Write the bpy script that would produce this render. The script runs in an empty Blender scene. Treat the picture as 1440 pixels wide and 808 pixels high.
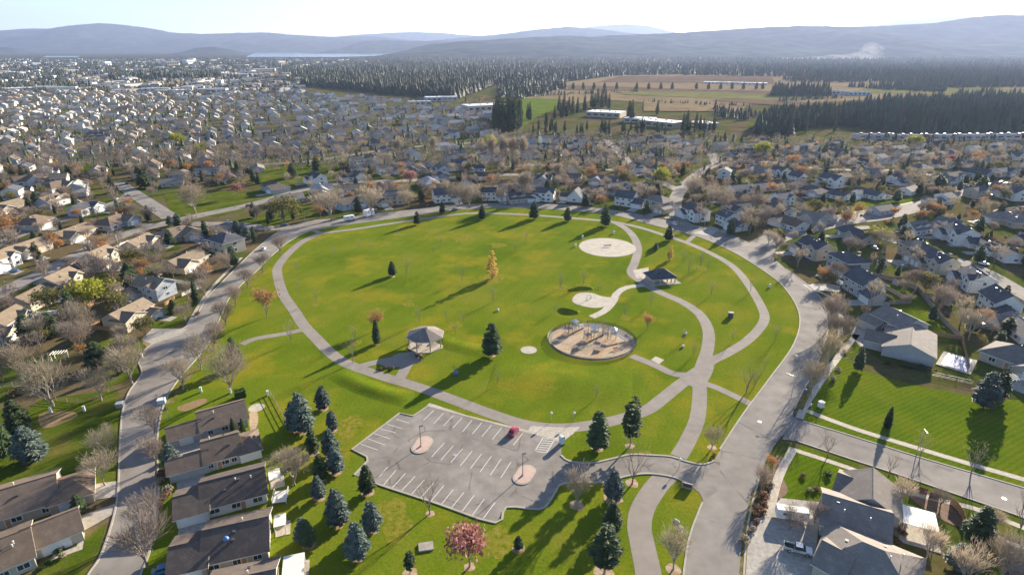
import bpy, bmesh, math, random
import numpy as np
from mathutils import Vector, Matrix, geometry, noise as mnoise

random.seed(7)
R = math.radians
PI = math.pi
sc = bpy.context.scene
COL = sc.collection

# ------------------------------------------------------------------ camera, sky, sun, exposure
CAM_H, FPX, HOR = 96.0, 830.0, 66.0          # height (m), focal length and horizon row of the 1440x808 photograph
PITCH = math.atan((404 - HOR) / FPX)
cam = bpy.data.cameras.new('camera'); cam_o = bpy.data.objects.new('camera', cam); COL.objects.link(cam_o)
cam_o.location = (0, 0, CAM_H); cam_o.rotation_euler = (PI / 2 - PITCH, 0, 0)
cam.sensor_fit = 'HORIZONTAL'; cam.sensor_width = 36; cam.lens = 36 * FPX / 1440
cam.clip_start = 1; cam.clip_end = 90000
sc.camera = cam_o

SUN_EL, SUN_AZ = R(17.2), R(38)               # elevation; azimuth clockwise from the view direction (+Y)
w = bpy.data.worlds.new('World'); sc.world = w; w.use_nodes = True
nt = w.node_tree; bg = nt.nodes['Background']
sky = nt.nodes.new('ShaderNodeTexSky'); sky.sky_type = 'NISHITA'; sky.sun_disc = False
sky.sun_elevation = SUN_EL; sky.sun_rotation = SUN_AZ
sky.altitude = 700; sky.air_density = 0.7; sky.dust_density = 0.45; sky.ozone_density = 1.5
nt.links.new(sky.outputs[0], bg.inputs[0]); bg.inputs[1].default_value = 0.072
sun = bpy.data.lights.new('sun', 'SUN'); sun.energy = 4.8; sun.angle = R(0.6); sun.color = (1.0, 0.88, 0.70)
sun_o = bpy.data.objects.new('sun', sun); COL.objects.link(sun_o)
sd = Vector((math.sin(SUN_AZ) * math.cos(SUN_EL), math.cos(SUN_AZ) * math.cos(SUN_EL), math.sin(SUN_EL)))
sun_o.rotation_euler = sd.to_track_quat('Z', 'Y').to_euler(); sun_o.location = (0, 0, 900)
vs = sc.view_settings; vs.view_transform = 'Standard'; vs.look = 'None'; vs.gamma = 1; vs.use_curve_mapping = False
vs.exposure = 1.78
sc.cycles.max_bounces = 6; sc.cycles.diffuse_bounces = 3; sc.cycles.glossy_bounces = 2
sc.cycles.transmission_bounces = 4; sc.cycles.transparent_max_bounces = 6; sc.cycles.volume_bounces = 0
sc.cycles.use_denoising = True
HAZE_DENSITY, HAZE_TOP = 4.6e-5, 1250.0

# ------------------------------------------------------------------ ground point under a pixel of the photograph
SP, CP = math.sin(PITCH), math.cos(PITCH)
def G(x, y, z=0.0):
    k = (y - 404) / FPX
    D = k * CP + SP; F = -k * SP + CP
    t = (CAM_H - z) / D
    return Vector(((x - 720) / FPX * t, F * t, z))
def P(x, y): return G(x, y).xy
def ray_at(x, y, fwd):                        # point on the pixel's ray at a given forward distance (far ridges)
    k = (y - 404) / FPX
    D = k * CP + SP; F = -k * SP + CP
    t = fwd / F
    return Vector(((x - 720) / FPX * t, fwd, CAM_H - D * t))
def height_at(xb, yb, yt):
    F = G(xb, yb).y; k = (yt - 404) / FPX
    return CAM_H - F * (SP + k * CP) / (CP - k * SP)
def spline(pts, n=6, closed=False):
    p = [Vector(q).to_2d() for q in pts]; out = []; m = len(p)
    rng = range(m if closed else m - 1)
    for i in rng:
        if closed: a, b, c, d = p[i-1], p[i], p[(i+1) % m], p[(i+2) % m]
        else: a, b, c, d = p[max(i-1, 0)], p[i], p[i+1], p[min(i+2, m-1)]
        for j in range(n):
            t = j / n
            out.append(.5 * ((2*b) + (c-a)*t + (2*a-5*b+4*c-d)*t*t + (3*b-a-3*c+d)*t**3))
    if not closed: out.append(p[-1])
    return out
def PX(pts): return [P(*q) for q in pts]

# ------------------------------------------------------------------ materials
MATS = {}
def new_mat(name):
    m = bpy.data.materials.new(name); m.use_nodes = True; MATS[name] = m
    return m, m.node_tree, m.node_tree.nodes['Principled BSDF']
def ramp_node(t, stops):
    r = t.nodes.new('ShaderNodeValToRGB'); e = r.color_ramp.elements
    while len(e) < len(stops): e.new(0.5)
    for i, (p_, c) in enumerate(stops): e[i].position = p_; e[i].color = (*c, 1)
    return r
def noise_node(t, vec, scale, detail=4, rough=.55):
    n = t.nodes.new('ShaderNodeTexNoise'); n.inputs['Scale'].default_value = scale
    n.inputs['Detail'].default_value = detail; n.inputs['Roughness'].default_value = rough
    if vec: t.links.new(vec, n.inputs['Vector'])
    return n
def mixc(t, fac, a, b, mode='MIX'):
    m = t.nodes.new('ShaderNodeMix'); m.data_type = 'RGBA'; m.blend_type = mode
    for sock, v in ((m.inputs['Factor'], fac), (m.inputs[6], a), (m.inputs[7], b)):
        if hasattr(v, 'links') or hasattr(v, 'is_linked'): t.links.new(v, sock)
        elif isinstance(v, (int, float)): sock.default_value = v
        else: sock.default_value = (*v, 1)
    return m.outputs[2]
def mat(name, c1, c2=None, scale=1.0, rough=.85, bump=0, bscale=None, c3=None, rnd=0, metal=0, coat=0, spec=.5, detail=4, scale2=None, amp2=.25, cracks=0, coords='Object', lo=.35, hi=.65):
    """Procedural colour from one or two noises, a bump, and a per-object shift (rnd)."""
    m, t, b = new_mat(name)
    tc = t.nodes.new('ShaderNodeTexCoord'); vec = tc.outputs[coords]
    if coords == 'World':
        vec = None
    c2 = c2 or tuple(x * .75 for x in c1)
    n = noise_node(t, vec, scale, detail)
    stops = [(lo, c1), (hi, c2)] if c3 is None else [(lo, c1), ((lo+hi)/2, c2), (hi, c3)]
    col = ramp_node(t, stops); t.links.new(n.outputs['Fac'], col.inputs[0]); out = col.outputs[0]
    if scale2:
        n2 = noise_node(t, vec, scale2, 3)
        r2 = ramp_node(t, [(.3, (1 - amp2,) * 3), (.7, (1 + amp2 * .6,) * 3)]); t.links.new(n2.outputs['Fac'], r2.inputs[0])
        out = mixc(t, 1.0, out, r2.outputs[0], 'MULTIPLY')
    if cracks:
        nd = noise_node(t, vec, cracks * 3, 3); ad = t.nodes.new('ShaderNodeMix'); ad.data_type = 'VECTOR'; ad.inputs['Factor'].default_value = .12
        t.links.new(vec, ad.inputs[4]); t.links.new(nd.outputs['Color'], ad.inputs[5])
        vo = t.nodes.new('ShaderNodeTexVoronoi'); vo.feature = 'DISTANCE_TO_EDGE'; vo.inputs['Scale'].default_value = cracks; t.links.new(vec, vo.inputs['Vector'])
        nb = noise_node(t, vec, cracks * 1.7, 2); rb = ramp_node(t, [(.48, (1, 1, 1)), (.56, (0, 0, 0))]); t.links.new(nb.outputs['Fac'], rb.inputs[0])
        rc = ramp_node(t, [(.0, (.60, .60, .60)), (.028, (1, 1, 1))]); t.links.new(vo.outputs['Distance'], rc.inputs[0])
        cr = mixc(t, rb.outputs[0], rc.outputs[0], (1, 1, 1)); out = mixc(t, 1.0, out, cr, 'MULTIPLY')
    if rnd:
        oi = t.nodes.new('ShaderNodeObjectInfo'); hs = t.nodes.new('ShaderNodeHueSaturation')
        mr = t.nodes.new('ShaderNodeMapRange'); mr.inputs[3].default_value = 1 - rnd; mr.inputs[4].default_value = 1 + rnd
        t.links.new(oi.outputs['Random'], mr.inputs[0]); t.links.new(mr.outputs[0], hs.inputs['Value'])
        mr2 = t.nodes.new('ShaderNodeMapRange'); mr2.inputs[3].default_value = .5 + rnd * .08; mr2.inputs[4].default_value = .5 - rnd * .08
        t.links.new(oi.outputs['Random'], mr2.inputs[0]); t.links.new(mr2.outputs[0], hs.inputs['Hue'])
        t.links.new(out, hs.inputs['Color']); out = hs.outputs[0]
    t.links.new(out, b.inputs['Base Color'])
    b.inputs['Roughness'].default_value = rough; b.inputs['Metallic'].default_value = metal
    b.inputs['Specular IOR Level'].default_value = spec; b.inputs['Coat Weight'].default_value = coat
    if bump:
        n3 = noise_node(t, vec, bscale or scale * 6, 4, .65); bp = t.nodes.new('ShaderNodeBump')
        bp.inputs['Strength'].default_value = bump; bp.inputs['Distance'].default_value = .08
        t.links.new(n3.outputs['Fac'], bp.inputs['Height']); t.links.new(bp.outputs[0], b.inputs['Normal'])
    return m
def leaf_mat(name, c1, c2, trans=.35, rnd=.15, rough=.7, scale=1.2):
    m, t, b = new_mat(name)
    tc = t.nodes.new('ShaderNodeTexCoord'); n = noise_node(t, tc.outputs['Object'], scale, 2)
    col = ramp_node(t, [(.3, c1), (.7, c2)]); t.links.new(n.outputs['Fac'], col.inputs[0])
    oi = t.nodes.new('ShaderNodeObjectInfo'); hs = t.nodes.new('ShaderNodeHueSaturation')
    mr = t.nodes.new('ShaderNodeMapRange'); mr.inputs[3].default_value = 1 - rnd; mr.inputs[4].default_value = 1 + rnd
    t.links.new(oi.outputs['Random'], mr.inputs[0]); t.links.new(mr.outputs[0], hs.inputs['Value'])
    t.links.new(col.outputs[0], hs.inputs['Color']); t.links.new(hs.outputs[0], b.inputs['Base Color'])
    b.inputs['Roughness'].default_value = rough; b.inputs['Specular IOR Level'].default_value = .3
    tr = t.nodes.new('ShaderNodeBsdfTranslucent'); t.links.new(hs.outputs[0], tr.inputs[0])
    mx = t.nodes.new('ShaderNodeMixShader'); mx.inputs[0].default_value = trans
    o = t.nodes['Material Output']
    t.links.new(b.outputs[0], mx.inputs[1]); t.links.new(tr.outputs[0], mx.inputs[2]); t.links.new(mx.outputs[0], o.inputs[0])
    return m
def lawn_mat(name, stops, scale, patch=None, mow=None, fine=1.5, vor=None):
    """grass: broad tone noise, straw patches, tufts, optional mowing stripes"""
    m, t, b = new_mat(name)
    tc = t.nodes.new('ShaderNodeTexCoord'); vec = tc.outputs['Object']
    n = noise_node(t, vec, scale, 6, .6)
    col = ramp_node(t, stops); t.links.new(n.outputs['Fac'], col.inputs[0]); out = col.outputs[0]
    if vor:
        v = t.nodes.new('ShaderNodeTexVoronoi'); v.inputs['Scale'].default_value = vor[0]; v.inputs['Randomness'].default_value = 1
        t.links.new(vec, v.inputs['Vector'])
        sep = t.nodes.new('ShaderNodeSeparateColor'); t.links.new(v.outputs['Color'], sep.inputs[0])
        r = ramp_node(t, vor[1]); t.links.new(sep.outputs[0], r.inputs[0])
        out = mixc(t, vor[2], out, r.outputs[0])
    if patch:
        n2 = noise_node(t, vec, patch[0], 5, .6); r2 = ramp_node(t, [(patch[1], (0, 0, 0)), (patch[2], (1, 1, 1))])
        t.links.new(n2.outputs['Fac'], r2.inputs[0]); out = mixc(t, r2.outputs[0], out, patch[3])
    if mow:
        mp = t.nodes.new('ShaderNodeMapping'); mp.inputs['Rotation'].default_value = (0, 0, R(mow[0])); t.links.new(vec, mp.inputs[0])
        wv = t.nodes.new('ShaderNodeTexWave'); wv.inputs['Scale'].default_value = mow[1]; wv.inputs['Distortion'].default_value = 1.2
        wv.inputs['Detail Scale'].default_value = .3
        t.links.new(mp.outputs[0], wv.inputs['Vector'])
        rr = ramp_node(t, [(.2, (1 - mow[2],) * 3), (.8, (1 + mow[2] * .6,) * 3)]); t.links.new(wv.outputs['Fac'], rr.inputs[0])
        out = mixc(t, 1.0, out, rr.outputs[0], 'MULTIPLY')
    n3 = noise_node(t, vec, fine, 5, .7); r3 = ramp_node(t, [(.3, (.74, .74, .74)), (.7, (1.22, 1.22, 1.22))])
    t.links.new(n3.outputs['Fac'], r3.inputs[0]); out = mixc(t, 1.0, out, r3.outputs[0], 'MULTIPLY')
    t.links.new(out, b.inputs['Base Color']); b.inputs['Roughness'].default_value = 1; b.inputs['Specular IOR Level'].default_value = 0
    bp = t.nodes.new('ShaderNodeBump'); bp.inputs['Strength'].default_value = .5; bp.inputs['Distance'].default_value = .15
    t.links.new(n3.outputs['Fac'], bp.inputs['Height']); t.links.new(bp.outputs[0], b.inputs['Normal'])
    return m

GRN1, GRN2, GRN3 = (.086, .135, .008), (.126, .170, .011), (.188, .188, .022)
M_park = lawn_mat('park grass', [(.28, GRN1), (.5, GRN2), (.72, GRN3)], .03, patch=(.05, .50, .66, (.215, .20, .016)), mow=(25, .05, .025))
M_lawn = lawn_mat('mown grass', [(.3, (.074, .122, .007)), (.5, (.10, .145, .008)), (.7, (.145, .162, .014))], .06, patch=(.09, .62, .78, (.15, .145, .012)), mow=(62, .22, .10))
M_yard = lawn_mat('yard grass', [(.3, (.050, .085, .008)), (.5, (.08, .11, .01)), (.7, (.14, .13, .03))], .09, patch=(.07, .55, .70, (.15, .115, .04)))
M_ground = lawn_mat('suburb ground', [(.3, (.05, .065, .018)), (.5, (.09, .085, .03)), (.68, (.15, .11, .06))], .05,
                    vor=(.055, [(.0, (.05, .085, .010)), (.3, (.085, .115, .014)), (.5, (.12, .10, .04)), (.75, (.15, .11, .065)), (1, (.09, .07, .045))], .7), fine=.5)
M_field_tan = lawn_mat('stubble field', [(.3, (.19, .145, .08)), (.5, (.25, .19, .11)), (.7, (.17, .14, .07))], .006, mow=(84, .02, .08), fine=.05)
M_field_brown = lawn_mat('ploughed field', [(.3, (.12, .085, .06)), (.5, (.155, .11, .075)), (.7, (.19, .135, .085))], .006, mow=(86, .015, .12), fine=.05)
M_field_green = lawn_mat('winter wheat field', [(.3, (.09, .135, .02)), (.5, (.11, .155, .022)), (.7, (.13, .145, .03))], .01, fine=.05)
M_field_olive = lawn_mat('olive pasture', [(.3, (.13, .14, .05)), (.5, (.17, .17, .06)), (.7, (.21, .18, .08))], .01, mow=(85, .02, .08), fine=.05)
M_asphalt = mat('worn asphalt', (.225, .205, .183), (.285, .258, .230), .05, .95, .12, 8, scale2=.25, amp2=.17, cracks=.07, spec=.15)
M_lot = mat('parking asphalt', (.215, .194, .171), (.278, .250, .222), .06, .95, .12, 8, scale2=.28, amp2=.22, cracks=.10, spec=.15)
M_path = mat('park path asphalt', (.255, .225, .195), (.30, .265, .23), .10, .95, .12, 8, scale2=.5, amp2=.1, spec=.15)
M_conc = mat('pale concrete', (.42, .37, .30), (.48, .43, .36), .25, .9, .15, 6, scale2=1.5, spec=.3)
M_kerb = mat('kerb concrete', (.34, .31, .26), (.42, .38, .31), .5, .9, .1, 6, spec=.3)
M_drive = mat('driveway concrete', (.34, .31, .27), (.42, .39, .34), .2, .88, .15, 6, scale2=1.2, spec=.35)
M_sand = mat('pale sand', (.38, .34, .275), (.47, .425, .345), .3, .95, .3, 4)
M_bark = mat('bark chips', (.30, .20, .12), (.42, .31, .20), .22, .95, .5, 6, c3=(.36, .22, .11), scale2=1.6)
M_mulch = mat('brown mulch', (.13, .075, .045), (.22, .13, .08), .9, .95, .5, 8, scale2=3)
M_leaflit = mat('fallen leaves', (.20, .12, .05), (.28, .18, .08), 1.5, .95, .6, 8, c3=(.16, .13, .04))
M_white = mat('white paint', (.78, .78, .76), (.70, .70, .68), 1.5, .6)
M_stripe = mat('worn white marking', (.66, .65, .62), (.5, .49, .46), 2.5, .8)
M_trim = mat('off white trim', (.74, .72, .67), (.66, .64, .59), 2, .65)
M_black = mat('black metal', (.025, .025, .028), (.04, .04, .042), 3, .5)
M_dark = mat('dark grey metal', (.08, .08, .085), (.11, .11, .115), 3, .5, metal=.3)
M_steel = mat('galvanised steel', (.45, .46, .47), (.55, .56, .57), 3, .45, metal=.6)
M_pink = mat('pink island concrete', (.46, .32, .26), (.52, .38, .31), .6, .9, .15, 6)
M_glass = mat('window glass', (.03, .04, .05), (.05, .06, .075), .5, .08, spec=.8)
M_water = mat('lake water', (.10, .16, .22), (.12, .18, .24), .002, .12, spec=.8)
M_wood = mat('weathered wood', (.24, .17, .11), (.33, .25, .17), 1.2, .85, .3, 12)
M_greywood = mat('grey fence wood', (.26, .23, .20), (.36, .32, .28), 1.2, .9, .3, 12)
M_cedar = mat('cedar boards', (.35, .19, .09), (.45, .27, .14), 1.2, .85, .3, 12)
M_barkwood = mat('tree bark', (.20, .155, .125), (.29, .235, .19), 2, .95, .6, 10)
M_palebark = mat('pale tree bark', (.27, .225, .18), (.36, .31, .255), 2, .9, .4, 10)
M_twig_tan = leaf_mat('tan twigs', (.29, .24, .17), (.40, .335, .245), .3, .22)
M_twig_mauve = leaf_mat('mauve twigs', (.235, .19, .16), (.32, .265, .225), .3, .22)
M_twig_pale = leaf_mat('pale twigs', (.38, .315, .235), (.50, .42, .32), .3, .2)
M_spruce_blue = leaf_mat('blue spruce needles', (.070, .105, .085), (.155, .19, .155), .15, .2, scale=.8)
M_spruce = leaf_mat('dark green needles', (.040, .072, .028), (.090, .128, .050), .2, .25, scale=.8)
M_pine = leaf_mat('pine needles', (.045, .070, .030), (.085, .115, .05), .2, .2, scale=.8)
M_gold = leaf_mat('golden leaves', (.48, .31, .07), (.58, .40, .12), .45)
M_orange = leaf_mat('orange brown leaves', (.34, .17, .06), (.42, .24, .10), .4)
M_red = leaf_mat('rusty red leaves', (.30, .125, .105), (.42, .20, .17), .4)
M_yellowgreen = leaf_mat('yellow green leaves', (.20, .22, .015), (.34, .33, .03), .45)
M_olive = leaf_mat('olive leaves', (.12, .12, .03), (.19, .17, .05), .4)
M_hedge = leaf_mat('evergreen hedge', (.025, .055, .012), (.06, .10, .02), .25)
M_brownshrub = leaf_mat('brown shrub leaves', (.17, .09, .05), (.26, .15, .09), .3)
M_farforest = leaf_mat('far conifer forest', (.030, .054, .029), (.055, .082, .042), .06, 0, scale=.02)
M_forestfloor = mat('forest floor', (.030, .040, .02), (.05, .055, .03), .004, 1, spec=0)
M_mount = mat('forested mountain', (.024, .038, .030), (.052, .060, .042), .0009, 1, c3=(.03, .042, .032), detail=8, spec=0, scale2=.005, amp2=.6)

def roof_mat(name, c1, c2):
    m, t, b = new_mat(name)
    tc = t.nodes.new('ShaderNodeTexCoord'); vec = tc.outputs['Object']
    n = noise_node(t, vec, .5, 6, .7); col = ramp_node(t, [(.25, tuple(x * .82 for x in c1)), (.5, c1), (.75, tuple(x * 1.1 for x in c2))]); t.links.new(n.outputs['Fac'], col.inputs[0])
    n2 = noise_node(t, vec, 5, 3, .7); r2 = ramp_node(t, [(.3, (.78,) * 3), (.7, (1.18,) * 3)]); t.links.new(n2.outputs['Fac'], r2.inputs[0])
    out = mixc(t, 1.0, col.outputs[0], r2.outputs[0], 'MULTIPLY')
    oi = t.nodes.new('ShaderNodeObjectInfo'); hs = t.nodes.new('ShaderNodeHueSaturation')
    mr = t.nodes.new('ShaderNodeMapRange'); mr.inputs[3].default_value = .85; mr.inputs[4].default_value = 1.15
    t.links.new(oi.outputs['Random'], mr.inputs[0]); t.links.new(mr.outputs[0], hs.inputs['Value']); t.links.new(out, hs.inputs['Color'])
    t.links.new(hs.outputs[0], b.inputs['Base Color']); b.inputs['Roughness'].default_value = .85; b.inputs['Specular IOR Level'].default_value = .22
    wv = t.nodes.new('ShaderNodeTexWave'); wv.bands_direction = 'Z'; wv.inputs['Scale'].default_value = 3.2; wv.inputs['Distortion'].default_value = .6
    t.links.new(vec, wv.inputs['Vector']); bp = t.nodes.new('ShaderNodeBump'); bp.inputs['Strength'].default_value = .35; bp.inputs['Distance'].default_value = .05
    t.links.new(wv.outputs['Fac'], bp.inputs['Height']); t.links.new(bp.outputs[0], b.inputs['Normal'])
    return m
def wall_mat(name, c1):
    m, t, b = new_mat(name)
    tc = t.nodes.new('ShaderNodeTexCoord'); vec = tc.outputs['Object']
    n = noise_node(t, vec, .6, 4); col = ramp_node(t, [(.3, c1), (.7, tuple(x * .86 for x in c1))]); t.links.new(n.outputs['Fac'], col.inputs[0])
    t.links.new(col.outputs[0], b.inputs['Base Color']); b.inputs['Roughness'].default_value = .8
    wv = t.nodes.new('ShaderNodeTexWave'); wv.bands_direction = 'Z'; wv.wave_profile = 'SAW'; wv.inputs['Scale'].default_value = 1.6
    t.links.new(vec, wv.inputs['Vector']); bp = t.nodes.new('ShaderNodeBump'); bp.inputs['Strength'].default_value = .4; bp.inputs['Distance'].default_value = .04
    t.links.new(wv.outputs['Fac'], bp.inputs['Height']); t.links.new(bp.outputs[0], b.inputs['Normal'])
    return m
ROOF = dict(brown=roof_mat('brown shingles', (.175, .130, .096), (.22, .165, .122)),
            tan=roof_mat('tan shingles', (.235, .180, .125), (.285, .225, .16)),
            grey=roof_mat('grey shingles', (.135, .132, .135), (.18, .176, .178)),
            slate=roof_mat('blue grey shingles', (.085, .090, .102), (.125, .128, .14)),
            dark=roof_mat('charcoal shingles', (.115, .092, .078), (.155, .124, .104)),
            pale=roof_mat('pale roofing with painted glare', (.40, .38, .35), (.50, .48, .45)),  # whitened base colour: sun glare on the far western roofs put into the shingles
            weath=roof_mat('weathered grey brown shingles', (.225, .195, .17), (.28, .245, .215)))
WALL = dict(white=wall_mat('white siding', (.72, .71, .68)), cream=wall_mat('cream siding', (.52, .46, .36)),
            beige=wall_mat('beige siding', (.47, .40, .31)), grey=wall_mat('grey siding', (.42, .42, .42)),
            blue=wall_mat('pale blue grey siding', (.43, .48, .54)), tan=wall_mat('tan siding', (.40, .32, .23)))

# ------------------------------------------------------------------ mesh helpers
class MB:
    """collects shapes; build() links them as ONE mesh object"""
    def __init__(s): s.v = []; s.f = []; s.m = []
    def add(s, vs_, fs, mi=0):
        o = len(s.v); s.v.extend([tuple(q) for q in vs_]); s.f.extend([tuple(i + o for i in f) for f in fs]); s.m.extend([mi] * len(fs))
    def box(s, c, size, rz=0, mi=0):
        cx, cy, cz = c; hx, hy, hz = size[0] / 2, size[1] / 2, size[2] / 2; ca, sa = math.cos(rz), math.sin(rz)
        vs_ = [(cx + x*ca - y*sa, cy + x*sa + y*ca, cz + z) for z in (-hz, hz) for x, y in ((-hx, -hy), (hx, -hy), (hx, hy), (-hx, hy))]
        s.add(vs_, [(3, 2, 1, 0), (4, 5, 6, 7), (0, 1, 5, 4), (1, 2, 6, 5), (2, 3, 7, 6), (3, 0, 4, 7)], mi)
    def prism(s, poly, z0, z1, mi=0):
        n = len(poly); vs_ = [(p[0], p[1], z0) for p in poly] + [(p[0], p[1], z1) for p in poly]
        s.add(vs_, [tuple(range(n-1, -1, -1)), tuple(range(n, 2*n))] + [(i, (i+1) % n, n + (i+1) % n, n + i) for i in range(n)], mi)
    def tube(s, p0, p1, r0, r1, n=5, mi=0, cap=False):
        p0, p1 = Vector(p0), Vector(p1); d = p1 - p0
        if d.length < 1e-6: return
        q = d.to_track_quat('Z', 'Y'); ex, ey = q @ Vector((1, 0, 0)), q @ Vector((0, 1, 0)); vs_ = []
        for p_, r in ((p0, r0), (p1, r1)):
            for k in range(n):
                a = 2 * PI * k / n; vs_.append(p_ + ex * (r * math.cos(a)) + ey * (r * math.sin(a)))
        fs = [(k, (k+1) % n, n + (k+1) % n, n + k) for k in range(n)]
        if cap: fs += [tuple(range(n-1, -1, -1)), tuple(range(n, 2*n))]
        s.add(vs_, fs, mi)
    def lathe(s, prof, n=10, c=(0, 0, 0), mi=0):
        vs_ = []
        for r, z in prof:
            for k in range(n):
                a = 2 * PI * k / n; vs_.append((c[0] + r*math.cos(a), c[1] + r*math.sin(a), c[2] + z))
        fs = [(i*n + k, i*n + (k+1) % n, (i+1)*n + (k+1) % n, (i+1)*n + k) for i in range(len(prof)-1) for k in range(n)]
        fs += [tuple(range(n-1, -1, -1)), tuple(range((len(prof)-1)*n, len(prof)*n))]
        s.add(vs_, fs, mi)
    def quad(s, a, b, c, d, mi=0): s.add([a, b, c, d], [(0, 1, 2, 3)], mi)
    def mesh(s, name, mats, smooth=False):
        me = bpy.data.meshes.new(name)
        me.from_pydata(s.v, [], s.f)
        for m_ in (mats if isinstance(mats, (list, tuple)) else [mats]): me.materials.append(m_)
        if any(s.m): me.polygons.foreach_set('material_index', s.m)
        if smooth: me.polygons.foreach_set('use_smooth', [True] * len(s.f))
        me.update(); return me
    def build(s, name, mats, parent=None, smooth=False, **kw): return place(s.mesh(name, mats, smooth), name, parent, **kw)
def place(me, name, parent=None, loc=None, rz=0, scale=None):
    o = bpy.data.objects.new(name, me); COL.objects.link(o)
    if parent is not None: o.parent = parent
    if loc is not None: o.location = loc
    if rz: o.rotation_euler = (0, 0, rz)
    if scale is not None: o.scale = scale if isinstance(scale, (tuple, list)) else (scale,) * 3
    return o
def tag(o, label=None, cat=None, group=None, kind=None):
    if label: o['label'] = label
    if cat: o['category'] = cat
    if group: o['group'] = group
    if kind: o['kind'] = kind
    return o
def empty(name, loc, rz=0, scale=None):
    o = bpy.data.objects.new(name, None); COL.objects.link(o); o.location = loc; o.rotation_euler = (0, 0, rz); o.empty_display_size = .3
    if scale is not None: o.scale = scale if isinstance(scale, (tuple, list)) else (scale,) * 3
    return o
def structure(o, parent=None):
    o['kind'] = 'structure'; return o
def sheet(name, poly, z, m, parent=None):
    vs_ = [Vector((p[0], p[1], z)) for p in poly]
    tris = geometry.tessellate_polygon([vs_])
    mb = MB(); mb.add(vs_, [t for t in tris])
    me = mb.mesh(name, m); bm = bmesh.new(); bm.from_mesh(me)
    for f in bm.faces:
        f.normal_update()
        if f.normal.z < 0: f.normal_flip()
    bm.to_mesh(me); bm.free()
    o = place(me, name, parent)
    if parent is None: structure(o)
    return o
def ribbon_mb(mb, pts, width, z, h=0, mi=0):
    """flat strip (h=0) or a raised strip along a 2-D polyline"""
    n = len(pts); L = []; Rr = []
    for i in range(n):
        d = (pts[min(i+1, n-1)] - pts[max(i-1, 0)]); d = d.normalized() if d.length > 1e-9 else Vector((1, 0)); nn = Vector((-d.y, d.x)) * width / 2
        L.append(pts[i] + nn); Rr.append(pts[i] - nn)
    if h == 0:
        mb.add([(p.x, p.y, z) for p in L] + [(p.x, p.y, z) for p in Rr], [(n+i, n+i+1, i+1, i) for i in range(n-1)], mi)
    else:
        vs_ = [(p.x, p.y, z) for p in L] + [(p.x, p.y, z) for p in Rr] + [(p.x, p.y, z+h) for p in L] + [(p.x, p.y, z+h) for p in Rr]
        fs = []
        for i in range(n-1):
            fs += [(3*n+i, 3*n+i+1, 2*n+i+1, 2*n+i), (i, i+1, 2*n+i+1, 2*n+i)[::-1], (n+i, n+i+1, 3*n+i+1, 3*n+i)]
        mb.add(vs_, fs, mi)
def ribbon(name, pts, width, z, m, h=0, kind='structure', n=6):
    mb = MB(); ribbon_mb(mb, spline(pts, n), width, z, h); o = mb.build(name, m)
    if kind: o['kind'] = kind
    return o
# ------------------------------------------------------------------ ground, far country
def big_ground():
    mb = MB(); mb.add([(-25500, -400, 0), (25500, -400, 0), (25500, 25000, 0), (-25500, 25000, 0)], [(0, 1, 2, 3)])
    return structure(mb.build('ground', M_ground))
big_ground()
def farfield(name, pts, m, z): return sheet(name, PX(pts), z, m)
farfield('wooded_plain', [(-500, 128), (150, 112), (420, 112), (640, 140), (700, 120), (1000, 104), (1960, 118), (1960, 70.5), (-500, 70.5)], M_forestfloor, .3)
farfield('field', [(725, 168), (840, 140), (1000, 150), (1180, 143), (1440, 128), (1500, 112), (1090, 103), (870, 106), (735, 124)], M_field_tan, .6)
farfield('field', [(790, 127), (1180, 137), (1190, 131), (1000, 127), (800, 120)], M_field_brown, .9)
farfield('field', [(840, 116), (1090, 119), (1085, 107), (870, 108)], M_field_brown, .9)
farfield('field', [(880, 134), (1080, 142), (1150, 140), (1180, 138), (1000, 130), (860, 129)], M_field_olive, 1.2)
farfield('field', [(1000, 143), (1140, 152), (1160, 146), (1020, 139)], M_field_brown, 1.2)
farfield('field', [(728, 186), (752, 168), (787, 152), (787, 140), (735, 139)], M_field_green, 1.2)
farfield('field', [(905, 157), (1040, 158), (1050, 150), (905, 143)], M_field_tan, 1.2)
farfield('field', [(1180, 131), (1420, 136), (1500, 127), (1240, 123)], M_field_olive, 1.2)
farfield('field', [(150, 118), (310, 119), (320, 110), (165, 109)], M_field_tan, .9)
farfield('field', [(110, 136), (200, 138), (205, 127), (90, 126)], M_field_tan, .6)
farfield('field', [(300, 108), (470, 106), (470, 99), (330, 100)], M_field_tan, .9)
sheet('lake', PX([(345, 80.5), (470, 80.5), (600, 77.5), (640, 74), (620, 71), (480, 71.5), (360, 73.5)]), 1.5, M_water)
sheet('lake', PX([(60, 81), (110, 81), (112, 79), (64, 79)]), 1.5, M_water)

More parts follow.
